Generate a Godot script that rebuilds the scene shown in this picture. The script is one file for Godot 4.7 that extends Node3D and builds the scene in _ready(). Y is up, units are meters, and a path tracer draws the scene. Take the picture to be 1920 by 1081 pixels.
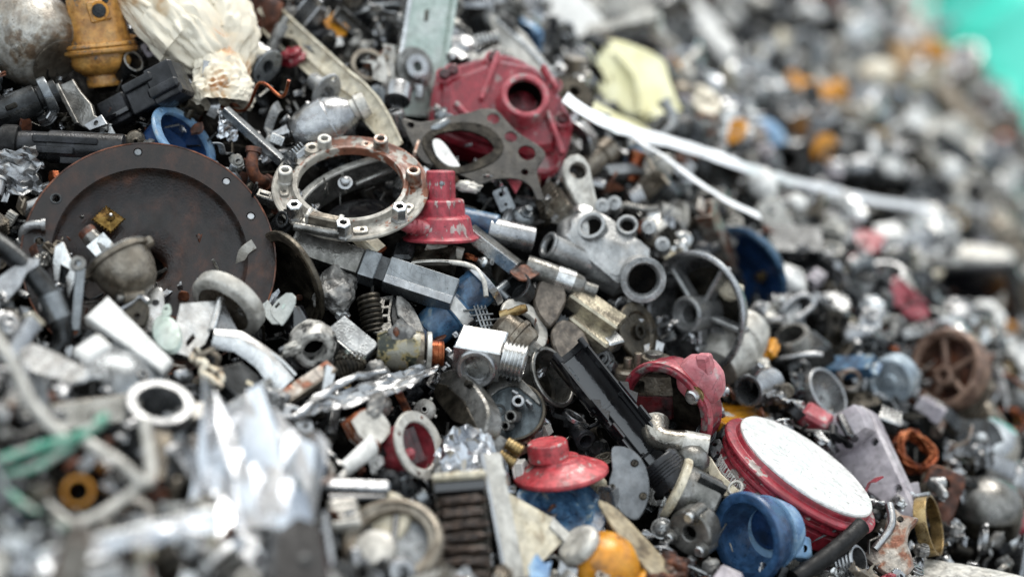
extends Node3D
# A heap of scrap metal castings, pipes and fittings, seen close with a wide-open lens.
const F := 3072.0            # focal length in pixels of a 1920 pixel wide picture
const CX := 960.0
const CY := 540.5
const LIFT := 0.32
var eye := Vector3(0, 1.5, 0)
var ax := Vector3.RIGHT
var ay: Vector3
var az: Vector3
var rng := RandomNumberGenerator.new()
var names := {}
var M := {}
var keep := []               # [px, py, r, short name, depth] of the larger pieces
var LL := 0.0                # length of the last bar
var control := PackedVector3Array()
var bumpy := FastNoiseLite.new()

# ---------------------------------------------------------------- shapes
class Form:
	var p := PackedVector3Array()
	var uv := PackedVector2Array()
	func tri(a: Vector3, b: Vector3, c: Vector3, ua := Vector2.ZERO, ub := Vector2.ZERO, uc := Vector2.ZERO) -> void:
		if (b - a).cross(c - a).length_squared() < 1e-12:
			return
		p.append(a); p.append(b); p.append(c)
		uv.append(ua); uv.append(ub); uv.append(uc)
	func quad(a: Vector3, b: Vector3, c: Vector3, d: Vector3, ua := Vector2.ZERO, ub := Vector2.ZERO, uc := Vector2.ZERO, ud := Vector2.ZERO) -> void:
		tri(a, b, c, ua, ub, uc)
		tri(a, c, d, ua, uc, ud)
	func fix() -> Form:
		var v := 0.0
		for i in range(0, p.size(), 3):
			v += p[i].dot(p[i + 1].cross(p[i + 2]))
		if v < 0.0:
			for i in range(0, p.size(), 3):
				var t := p[i + 1]; p[i + 1] = p[i + 2]; p[i + 2] = t
				var u := uv[i + 1]; uv[i + 1] = uv[i + 2]; uv[i + 2] = u
		return self
	func add(o: Form, t := Transform3D.IDENTITY) -> Form:
		p.append_array(t * o.p)
		uv.append_array(o.uv)
		return self
	func moved(t: Transform3D) -> Form:
		p = t * p
		return self
	func warp(n: FastNoiseLite, amp: float, freq: float, off := 0.0) -> Form:
		for i in p.size():
			var q := p[i] * freq + Vector3(off, off * 1.7, off * 0.6)
			p[i] += Vector3(n.get_noise_3dv(q), n.get_noise_3dv(q + Vector3(91, 7, 3)), n.get_noise_3dv(q + Vector3(17, 53, 131))) * amp
		return self

func v2s(a: Array) -> PackedVector2Array:
	var r := PackedVector2Array()
	for i in range(0, a.size(), 2):
		r.append(Vector2(a[i], a[i + 1]))
	return r

func chamfer(q: PackedVector2Array, c: float, closed: bool) -> PackedVector2Array:
	var r := PackedVector2Array()
	var n := q.size()
	for i in n:
		if not closed and (i == 0 or i == n - 1):
			r.append(q[i]); continue
		var a := q[(i + n - 1) % n]
		var b := q[i]
		var d := q[(i + 1) % n]
		var e := (a - b).normalized()
		var f := (d - b).normalized()
		if e.dot(f) < -0.8:
			r.append(b); continue
		var k := minf(c, minf(a.distance_to(b), d.distance_to(b)) * 0.4)
		r.append(b + e * k)
		r.append(b + (e + f) * k * 0.3)
		r.append(b + f * k)
	return r

func lathe(pr, n := 32, closed := false, cham := 0.0, arc := TAU) -> Form:
	var q: PackedVector2Array = pr if pr is PackedVector2Array else v2s(pr)
	if cham > 0.0:
		q = chamfer(q, cham, closed)
	var f := Form.new()
	var m := q.size()
	var total := 0.0
	var at := [0.0]
	for j in (m if closed else m - 1):
		total += q[j].distance_to(q[(j + 1) % m])
		at.append(total)
	for i in n:
		var a := arc * i / n
		var b := arc * (i + 1) / n if i < n - 1 or arc < TAU - 0.01 else 0.0
		var ca := cos(a); var sa := sin(a); var cb := cos(b); var sb := sin(b)
		var u0 := float(i) / n; var u1 := float(i + 1) / n
		for j in (m if closed else m - 1):
			var s := q[j]
			var t := q[(j + 1) % m]
			var v0: float = at[j] / total
			var v1: float = at[j + 1] / total
			f.quad(Vector3(s.x * ca, s.y, s.x * sa), Vector3(t.x * ca, t.y, t.x * sa), Vector3(t.x * cb, t.y, t.x * sb), Vector3(s.x * cb, s.y, s.x * sb), Vector2(u0, v0), Vector2(u0, v1), Vector2(u1, v1), Vector2(u1, v0))
	if arc < TAU - 0.01:
		var ix := Geometry2D.triangulate_polygon(q)
		for side in 2:
			var a2 := arc * side
			for k in range(0, ix.size(), 3):
				var w := []
				for l in 3:
					var s2 := q[ix[k + l]]
					w.append(Vector3(s2.x * cos(a2), s2.y, s2.x * sin(a2)))
				var out := Vector3(-sin(a2), 0, cos(a2)) * (1.0 if side else -1.0)
				var turned: bool = (w[1] - w[0]).cross(w[2] - w[0]).dot(out) < 0
				# the walls run inward or outward by the way the profile turns
				if Geometry2D.is_polygon_clockwise(q):
					turned = not turned
				if turned: f.tri(w[0], w[2], w[1])
				else: f.tri(w[0], w[1], w[2])
	return f.fix()

func tube(ro: float, ri: float, h: float, n := 28, c := 1.5) -> Form:      # its mouth at y 0
	return lathe([ro, -h, ro, 0, ri, 0, ri, -h], n, true, c)

func cyl(r: float, h: float, n := 28, c := 1.5) -> Form:                   # its top at y 0
	return lathe([0, -h, r, -h, r, 0, 0, 0], n, false, c)

func thread(r: float, ri: float, h: float, turns: int, n := 24) -> Form:   # rounded ridges along a tube, mouth at y 0
	var pr := [ri, -h]
	for k in turns:
		var y0 := -h + h * k / turns
		var st := h / turns
		pr.append_array([r * 0.9, y0 + st * 0.05, r, y0 + st * 0.35, r, y0 + st * 0.6, r * 0.9, y0 + st * 0.95])
	pr.append_array([r * 0.88, 0, ri, 0])
	return lathe(pr, n, true)

func ngon(r: float, n: int, turn := 0.0) -> PackedVector2Array:
	var q := PackedVector2Array()
	for i in n:
		q.append(Vector2.from_angle(TAU * i / n + turn) * r)
	return q

func circle(x: float, y: float, r: float, n := 16) -> PackedVector2Array:
	var q := PackedVector2Array()
	for i in n:
		q.append(Vector2(x, y) + Vector2.from_angle(TAU * i / n) * r)
	return q

func inset(q: PackedVector2Array, d: float) -> PackedVector2Array:         # d > 0 moves to the left of the way round
	var r := PackedVector2Array()
	var n := q.size()
	for i in n:
		var e := (q[i] - q[(i + n - 1) % n]).normalized()
		var f := (q[(i + 1) % n] - q[i]).normalized()
		var m := Vector2(-e.y, e.x) + Vector2(-f.y, f.x)
		m = m / maxf(m.length_squared() * 0.5, 0.5)
		r.append(q[i] + m * d)
	return r

# A plate with holes: outline and holes in the plane, thickness along y, its upper face at y 0. (x, y) goes to (x, 0, -y).
func plate(outer: PackedVector2Array, holes: Array, t: float, bev := 0.0) -> Form:
	var f := Form.new()
	if Geometry2D.is_polygon_clockwise(outer):
		outer.reverse()
	var loops := [outer]
	for h in holes:
		if not Geometry2D.is_polygon_clockwise(h):
			h.reverse()
		loops.append(h)
	var tops := []
	for k in loops.size():                                                     # a hair of unevenness keeps the cutting well defined
		var l: PackedVector2Array = loops[k]
		for i in l.size(): l[i] += Vector2(sin(i * 7.3 + k), cos(i * 5.1 + k * 3.0)) * 0.0004 * outer[0].distance_to(outer[outer.size() / 2])
		loops[k] = l
		tops.append(inset(l, bev if k == 0 else bev * 0.3) if bev > 0.0 else l)
	var lift := func(v: Vector2, y: float) -> Vector3: return Vector3(v.x, y, -v.y)
	for k in loops.size():
		var l: PackedVector2Array = loops[k]
		var s: PackedVector2Array = tops[k]
		var n := l.size()
		for i in n:
			var j := (i + 1) % n
			if bev > 0.0:
				f.quad(lift.call(s[i], 0.0), lift.call(l[i], -bev), lift.call(l[j], -bev), lift.call(s[j], 0.0))
				f.quad(lift.call(l[i], -t + bev), lift.call(s[i], -t), lift.call(s[j], -t), lift.call(l[j], -t + bev))
			f.quad(lift.call(l[i], -bev), lift.call(l[i], -t + bev), lift.call(l[j], -t + bev), lift.call(l[j], -bev))
	# join the holes to the outline by bridges, then cut into triangles
	var poly: PackedVector2Array = tops[0].duplicate()
	var rest := tops.slice(1)
	rest.sort_custom(func(a, b): return maxx(a) > maxx(b))
	for h in rest:
		var hi := 0
		for i in h.size():
			if h[i].x > h[hi].x: hi = i
		var best := -1
		var bd := INF
		for i in poly.size():
			var dd: float = poly[i].distance_squared_to(h[hi])
			if dd >= bd: continue
			var ok := true
			for l in [poly] + rest:
				for j in l.size():
					var j2: int = (j + 1) % l.size()
					if l[j].is_equal_approx(poly[i]) or l[j2].is_equal_approx(poly[i]) or l[j].is_equal_approx(h[hi]) or l[j2].is_equal_approx(h[hi]): continue
					if Geometry2D.segment_intersects_segment(poly[i], h[hi], l[j], l[j2]) != null:
						ok = false; break
				if not ok: break
			if ok:
				bd = dd; best = i
		if best < 0: continue
		var joined := PackedVector2Array()
		for i in best + 1: joined.append(poly[i])
		for i in h.size() + 1: joined.append(h[(hi + i) % h.size()])
		for i in range(best, poly.size()): joined.append(poly[i])
		poly = joined
	var ix := Geometry2D.triangulate_polygon(poly)
	if ix.is_empty():
		print("outline not cut ", get_stack()[1], outer.size(), " ", holes.size())
	for k in range(0, ix.size(), 3):
		var a := poly[ix[k]]; var b := poly[ix[k + 1]]; var c := poly[ix[k + 2]]
		if (b - a).cross(c - a) < 0:
			var sw := b; b = c; c = sw
		f.tri(lift.call(a, 0.0), lift.call(b, 0.0), lift.call(c, 0.0))
		f.tri(lift.call(a, -t), lift.call(c, -t), lift.call(b, -t))
	# walls above were laid for an anticlockwise outline
	return f

func maxx(q: PackedVector2Array) -> float:
	var m := -INF
	for v in q: m = maxf(m, v.x)
	return m

func box(x: float, y: float, z: float, b := 1.0) -> Form:                  # centred
	var q := v2s([-x / 2, -z / 2, x / 2, -z / 2, x / 2, z / 2, -x / 2, z / 2])
	if b > 0.0: q = chamfer(q, b, true)
	return plate(q, [], y, b).moved(Transform3D(Basis.IDENTITY, Vector3(0, y / 2, 0))).fix()

# A section swept along a path. scales: one number per point, or empty.
func sweep(path: PackedVector3Array, section: PackedVector2Array, scales := [], up := Vector3.UP, ring := false, twist := 0.0) -> Form:
	var f := Form.new()
	var n := path.size()
	var rows := []
	var side := Vector3.ZERO
	for i in n:
		var d: Vector3
		if ring: d = path[(i + 1) % n] - path[(i + n - 1) % n]
		else: d = path[mini(i + 1, n - 1)] - path[maxi(i - 1, 0)]
		d = d.normalized()
		if i == 0:
			side = up.cross(d)
			if side.length() < 0.05: side = Vector3(0.3, 0.5, 0.8).cross(d)
		side = (side - d * side.dot(d)).normalized()
		var w := d.cross(side)
		var k: float = scales[i] if scales.size() > i else 1.0
		var tw := twist * i / maxf(n - 1, 1)
		var row := PackedVector3Array()
		for v in section:
			var u := v.rotated(tw) * k
			row.append(path[i] + side * u.x + w * u.y)
		rows.append(row)
	var m := section.size()
	for i in (n if ring else n - 1):
		for j in m:
			var r0: PackedVector3Array = rows[i]
			var r1: PackedVector3Array = rows[(i + 1) % n]
			f.quad(r0[j], r0[(j + 1) % m], r1[(j + 1) % m], r1[j], Vector2(float(i) / n, float(j) / m), Vector2(float(i) / n, float(j + 1) / m), Vector2(float(i + 1) / n, float(j + 1) / m), Vector2(float(i + 1) / n, float(j) / m))
	if not ring:
		var ix := Geometry2D.triangulate_polygon(section)
		var r0: PackedVector3Array = rows[0]
		var r1: PackedVector3Array = rows[n - 1]
		var cw := Geometry2D.is_polygon_clockwise(section)
		for k in range(0, ix.size(), 3):
			var a := ix[k]; var b := ix[k + 1]; var c := ix[k + 2]
			if ((section[b] - section[a]).cross(section[c] - section[a]) < 0) != cw:
				var sw := b; b = c; c = sw
			f.tri(r0[a], r0[c], r0[b])
			f.tri(r1[a], r1[b], r1[c])
	return f.fix()

func rod(path: PackedVector3Array, r: float, n := 10, scales := []) -> Form:
	return sweep(path, ngon(r, n), scales)

func curve(pts: Array, n := 6) -> PackedVector3Array:                      # a smooth line through points
	var r := PackedVector3Array()
	var k := pts.size()
	for i in k - 1:
		for j in n:
			r.append(pts[i].cubic_interpolate(pts[i + 1], pts[maxi(i - 1, 0)], pts[mini(i + 2, k - 1)], float(j) / n))
	r.append(pts[k - 1])
	return r

func helix(r: float, wire: float, h: float, turns: float, n := 10) -> Form:
	var q := PackedVector3Array()
	for i in int(turns * n) + 1:
		var a := TAU * i / n
		q.append(Vector3(cos(a) * r, -h * i / (turns * n), sin(a) * r))
	return rod(q, wire, 6)

# A ball of n x n faces on each side of a cube, pushed in and out by noise; squared > 0 keeps it boxy.
func lump(size: Vector3, n: int, amp: float, freq: float, seed_at: float, squared := 0.0, ridged := false) -> Form:
	var f := Form.new()
	var at := func(face: int, i: int, j: int) -> Vector3:
		var u := 2.0 * i / n - 1.0
		var v := 2.0 * j / n - 1.0
		var q: Vector3 = [Vector3(u, v, 1), Vector3(-u, v, -1), Vector3(1, v, -u), Vector3(-1, v, u), Vector3(u, 1, -v), Vector3(u, -1, v)][face]
		q = q.normalized().lerp(q, squared)
		var s := q.normalized() * freq + Vector3(seed_at, seed_at * 0.3, -seed_at)
		var k := bumpy.get_noise_3dv(s * 40.0) + 0.5 * bumpy.get_noise_3dv(s * 95.0)
		if ridged: k = 0.6 - 2.2 * absf(k)
		return q * (1.0 + amp * k) * size
	for face in 6:
		for i in n:
			for j in n:
				f.quad(at.call(face, i, j), at.call(face, i + 1, j), at.call(face, i + 1, j + 1), at.call(face, i, j + 1))
	return f.fix()

# A sheet over a grid of points with a thickness, so that it has edges.
func sheet(nx: int, ny: int, at: Callable, t: float) -> Form:
	var f := Form.new()
	var g := []
	for i in nx + 1:
		var row := PackedVector3Array()
		for j in ny + 1: row.append(at.call(float(i) / nx, float(j) / ny))
		g.append(row)
	var b := []
	for i in nx + 1:
		var row := PackedVector3Array()
		for j in ny + 1:
			var du: Vector3 = g[mini(i + 1, nx)][j] - g[maxi(i - 1, 0)][j]
			var dv: Vector3 = g[i][mini(j + 1, ny)] - g[i][maxi(j - 1, 0)]
			row.append(g[i][j] - du.cross(dv).normalized() * t)
		b.append(row)
	for i in nx:
		for j in ny:
			f.quad(g[i][j], g[i + 1][j], g[i + 1][j + 1], g[i][j + 1])
			f.quad(b[i][j], b[i][j + 1], b[i + 1][j + 1], b[i + 1][j])
	for i in nx:
		f.quad(g[i][0], b[i][0], b[i + 1][0], g[i + 1][0])
		f.quad(g[i][ny], g[i + 1][ny], b[i + 1][ny], b[i][ny])
	for j in ny:
		f.quad(g[0][j], g[0][j + 1], b[0][j + 1], b[0][j])
		f.quad(g[nx][j], b[nx][j], b[nx][j + 1], g[nx][j + 1])
	return f

# Triangles to a mesh, smooth across edges that bend less than the angle.
func mesh(f: Form, angle := 38.0) -> ArrayMesh:
	var n := f.p.size()
	var fn := PackedVector3Array()
	var at := {}
	var keys := []
	keys.resize(n)
	var ext := 1e-6
	for v in f.p: ext = maxf(ext, maxf(absf(v.x), maxf(absf(v.y), absf(v.z))))
	var q := 20000.0 / ext
	for i in range(0, n, 3):
		var a := f.p[i]
		fn.append((f.p[i + 1] - a).cross(f.p[i + 2] - a))
	for i in n:
		var v := f.p[i] * q
		var key := Vector3i(roundi(v.x), roundi(v.y), roundi(v.z))
		keys[i] = key
		if at.has(key): at[key].append(i / 3)
		else: at[key] = [i / 3]
	var nor := PackedVector3Array()
	nor.resize(n)
	var unit := PackedVector3Array()
	for v in fn: unit.append(v.normalized())
	var limit := cos(deg_to_rad(angle))
	var pos := PackedVector3Array(); pos.resize(n)
	var uvs := PackedVector2Array(); uvs.resize(n)
	for i in n:
		var t := i / 3
		var u := unit[t]
		var s := Vector3.ZERO
		for o in at[keys[i]]:
			if unit[o].dot(u) > limit: s += fn[o]
		var to: int = i - i % 3 + [0, 2, 1][i % 3]
		nor[to] = s.normalized() if s.length_squared() > 0 else u
		pos[to] = f.p[i]
		uvs[to] = f.uv[i]
	var arr := []
	arr.resize(Mesh.ARRAY_MAX)
	arr[Mesh.ARRAY_VERTEX] = pos
	arr[Mesh.ARRAY_NORMAL] = nor
	arr[Mesh.ARRAY_TEX_UV] = uvs
	var m := ArrayMesh.new()
	m.add_surface_from_arrays(Mesh.PRIMITIVE_TRIANGLES, arr)
	return m

func X(x := 0.0, y := 0.0, z := 0.0, rx := 0.0, ry := 0.0, rz := 0.0) -> Transform3D:
	return Transform3D(Basis.from_euler(Vector3(deg_to_rad(rx), deg_to_rad(ry), deg_to_rad(rz))), Vector3(x, y, z))

# ---------------------------------------------------------------- where things stand
func ray(px: float, py: float) -> Vector3:
	return ax * ((px - CX) / F) - ay * ((py - CY) / F) - az

func pt(px: float, py: float, d: float) -> Vector3:
	return eye + ray(px, py) * d

func pixel(w: Vector3) -> Vector3:                                         # px, py, depth
	var v := w - eye
	var d := -v.dot(az)
	return Vector3(CX + v.dot(ax) / d * F, CY - v.dot(ay) / d * F, d)

func heap(x: float, z: float) -> float:                                    # height of the heap
	var s := 0.004
	var r := 0.0
	for c in control:
		var k := exp(-((x - c.x) * (x - c.x) + (z - c.z) * (z - c.z)) / 0.02)
		s += k
		r += k * c.y
	var y := 0.674 - 0.476 * x - 0.146 * z + r / s
	var e := maxf(0.0, x - 0.8 + 0.25 * (z + 3.2))
	y -= 2.0 * e * e
	var g := maxf(0.0, -z - 3.7)
	y -= 0.55 * g * g
	var l := maxf(0.0, -x - 0.9)
	y -= 0.6 * l * l
	var n := maxf(0.0, z + 0.75)
	y -= 1.5 * n * n
	return maxf(y, 0.0)

func dep(px: float, py: float) -> float:
	var d := 0.7
	var r := ray(px, py)
	while d < 6.5:
		var w := eye + r * d
		if w.y < heap(w.x, w.z): break
		d += 0.03
	var lo := d - 0.03
	var hi := d
	for i in 7:
		var m := (lo + hi) / 2
		var w2 := eye + r * m
		if w2.y < heap(w2.x, w2.z): hi = m
		else: lo = m
	return lo

func frame(px: float, py: float) -> Basis:                                 # right, up, towards the eye, seen from there
	var b := -ray(px, py).normalized()
	var r := ay.cross(b).normalized()
	return Basis(r, b.cross(r), b)

# Axes of a thing whose y axis leans to the direction e (degrees, 90 is up) and shows the share ratio of its face.
func facing(px: float, py: float, e: float, ratio: float, roll := 0.0) -> Basis:
	var fr := frame(px, py)
	var a := deg_to_rad(e)
	var s := sqrt(maxf(0.0, 1.0 - ratio * ratio))
	var n := fr.x * (cos(a) * s) + fr.y * (sin(a) * s) + fr.z * ratio
	var x := fr.x * sin(a) - fr.y * cos(a)
	return Basis(x, n, x.cross(n)).rotated(n, deg_to_rad(roll))

func numbered(n: String) -> String:
	var k: int = names.get(n, 0)
	names[n] = k + 1
	return n if k == 0 else "%s_%03d" % [n, k]

func tag(o: Node3D, label: String, category: String, group := "", kind := "") -> Node3D:
	o.set_meta("label", label)
	if category != "": o.set_meta("category", category)
	if group != "": o.set_meta("group", group)
	if kind != "": o.set_meta("kind", kind)
	return o

func base(called: String, label: String, category: String, t: Transform3D) -> Node3D:
	var o := Node3D.new()
	o.name = numbered(called)
	add_child(o, true)
	o.transform = t
	return tag(o, label, category)

func note(px: float, py: float, r: float, called: String, d: float) -> void:
	keep.append([px, py, r, called.replace("_", " "), d])

# A thing at a picture place, one unit long per pixel at its distance. lift: metres towards the eye from the heap's skin.
func H(called: String, label: String, category: String, px: float, py: float, e: float, ratio: float, r: float, lift := 0.0, roll := 0.0) -> Node3D:
	var d := dep(px, py) - lift * LIFT
	note(px, py, r, called, d)
	return base(called, label, category, Transform3D(facing(px, py, e, ratio, roll).scaled(Vector3.ONE * d / F), pt(px, py, d)))

# A thing whose y axis runs from one picture place to another; its z axis turns to the eye, then rolls.
func B(called: String, label: String, category: String, x0: float, y0: float, x1: float, y1: float, w: float, l0 := 0.0, l1 := 0.0, roll := 0.0, lie := 0.35) -> Node3D:
	var d0 := dep(x0, y0)
	var d1 := dep(x1, y1)
	var dm := (d0 + d1) / 2
	d0 = lerpf(dm, d0, lie) - l0 * LIFT
	d1 = lerpf(dm, d1, lie) - l1 * LIFT
	var p0 := pt(x0, y0, d0)
	var p1 := pt(x1, y1, d1)
	var mx := (x0 + x1) / 2
	var my := (y0 + y1) / 2
	var s := (d0 + d1) / 2 / F
	LL = p0.distance_to(p1) / s
	var y := (p1 - p0).normalized()
	var b := frame(mx, my).z
	var z := (b - y * b.dot(y)).normalized()
	var bs := Basis(y.cross(z), y, z).rotated(y, deg_to_rad(roll))
	var n := int(ceil(Vector2(x1 - x0, y1 - y0).length() / maxf(w, 10.0)))
	for i in n:
		var k := (i + 0.5) / n
		note(lerpf(x0, x1, k), lerpf(y0, y1, k), w * 0.6, called, (d0 + d1) / 2)
	return base(called, label, category, Transform3D(bs.scaled(Vector3.ONE * s), (p0 + p1) / 2))

# Picture points laid onto a thing's own plane y = 0.
func onto(t: Node3D, a: Array) -> PackedVector2Array:
	var inv := t.transform.affine_inverse()
	var o := inv * eye
	var r := PackedVector2Array()
	for i in range(0, a.size(), 2):
		var v: Vector3 = inv.basis * ray(a[i], a[i + 1])
		var q := o - v * (o.y / v.y)
		r.append(Vector2(q.x, -q.z))
	return r

func spot(t: Node3D, px: float, py: float) -> Vector3:
	var v := onto(t, [px, py])[0]
	return Vector3(v.x, 0, -v.y)

func hole(t: Node3D, px: float, py: float, r: float, n := 14) -> PackedVector2Array:
	var v := onto(t, [px, py])[0]
	return circle(v.x, v.y, r, n)

func P(t: Node3D, called: String, f: Form, m, x := Transform3D.IDENTITY, angle := 38.0) -> MeshInstance3D:
	var o := MeshInstance3D.new()
	o.name = called
	o.mesh = mesh(f, angle)
	o.material_override = M[m] if m is String else m
	o.transform = x
	t.add_child(o, true)
	return o

func smooth_loop(a: PackedVector2Array, n := 3) -> PackedVector2Array:     # rounds an outline
	var r := PackedVector2Array()
	var k := a.size()
	for i in k:
		for j in n:
			r.append(a[i].cubic_interpolate(a[(i + 1) % k], a[(i + k - 1) % k], a[(i + 2) % k], float(j) / n))
	return r

# ---------------------------------------------------------------- materials
func noise(seed_at: int, freq: float, octaves := 4, kind := FastNoiseLite.TYPE_SIMPLEX_SMOOTH) -> FastNoiseLite:
	var n := FastNoiseLite.new()
	n.seed = seed_at
	n.noise_type = kind
	n.frequency = freq
	n.fractal_type = FastNoiseLite.FRACTAL_FBM
	n.fractal_octaves = octaves
	n.fractal_gain = 0.6
	return n

func ramp(cols: Array, offs: Array) -> Gradient:
	var g := Gradient.new()
	var c := PackedColorArray()
	for h in cols: c.append(Color(h))
	g.colors = c
	g.offsets = PackedFloat32Array(offs)
	return g

func noise_tex(n: FastNoiseLite, g: Gradient, size := 512) -> NoiseTexture2D:
	var t := NoiseTexture2D.new()
	t.width = size; t.height = size
	t.seamless = true
	t.seamless_blend_skirt = 0.2
	t.noise = n
	if g: t.color_ramp = g
	return t

var worn_tex: ImageTexture
var dusty_tex: ImageTexture
var rough_tex: NoiseTexture2D
var fine_tex: NoiseTexture2D
var cast_tex: NoiseTexture2D

func streaks(seed_at: int, lines: int, dots: int, lo: float, hi: float, dark: float) -> ImageTexture:
	var r := RandomNumberGenerator.new()
	r.seed = seed_at
	var im := noise(seed_at, 0.03, 5).get_seamless_image(512, 512, false, false, 0.2)
	im.convert(Image.FORMAT_RGB8)
	for y in 512:
		for x in 512:
			var v := lerpf(lo, hi, smoothstep(0.2, 0.75, im.get_pixel(x, y).r))
			im.set_pixel(x, y, Color(v, v * 0.99, v * 0.97))
	for i in lines:
		var p := Vector2(r.randf() * 512, r.randf() * 512)
		var d := Vector2.from_angle(r.randf() * TAU)
		var bend := r.randfn() * 0.01
		var v := 1.0 if r.randf() < 0.72 else 0.45
		for k in r.randi_range(6, 60):
			im.set_pixel(posmod(int(p.x), 512), posmod(int(p.y), 512), Color(v, v, v))
			p += d
			d = d.rotated(bend)
	for i in dots:
		var c := Vector2(r.randf() * 512, r.randf() * 512)
		var rad := r.randf() * r.randf() * 4.0 + 0.6
		var v := dark * r.randf_range(0.6, 1.5)
		for y in range(-5, 6):
			for x in range(-5, 6):
				if Vector2(x, y).length() + r.randf() * 1.2 < rad:
					im.set_pixel(posmod(int(c.x) + x, 512), posmod(int(c.y) + y, 512), Color(v, v * 0.93, v * 0.85))
	return ImageTexture.create_from_image(im)

var mat_count := 0
# key, colours of the patches, where they meet, size of the patches, metal, roughness, relief in cm, detail
func stuffed(key: String, cols: Array, offs: Array, freq: float, metal: float, rough: float, relief: float, detail := "worn", scale_at := 4.0) -> StandardMaterial3D:
	mat_count += 1
	var m := StandardMaterial3D.new()
	m.resource_name = key
	m.albedo_texture = noise_tex(noise(100 + mat_count * 7, freq, 5), ramp(cols, offs))
	m.metallic = metal
	m.roughness = rough
	m.roughness_texture = rough_tex
	m.uv1_triplanar = true
	m.uv1_world_triplanar = true
	m.uv1_scale = Vector3.ONE * scale_at
	m.uv1_offset = Vector3(mat_count * 0.37, mat_count * 0.21, mat_count * 0.13)
	m.uv1_triplanar_sharpness = 4.0
	if relief > 0.0:
		m.heightmap_enabled = true
		m.heightmap_texture = cast_tex if relief > 0.035 else fine_tex
		m.heightmap_scale = relief
	if detail != "":
		m.detail_enabled = true
		m.detail_albedo = worn_tex if detail == "worn" else dusty_tex
		m.detail_blend_mode = BaseMaterial3D.BLEND_MODE_MUL
		m.detail_uv_layer = BaseMaterial3D.DETAIL_UV_2
		m.uv2_triplanar = true
		m.uv2_world_triplanar = true
		m.uv2_scale = Vector3.ONE * 5.3
	M[key] = m
	return m

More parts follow.
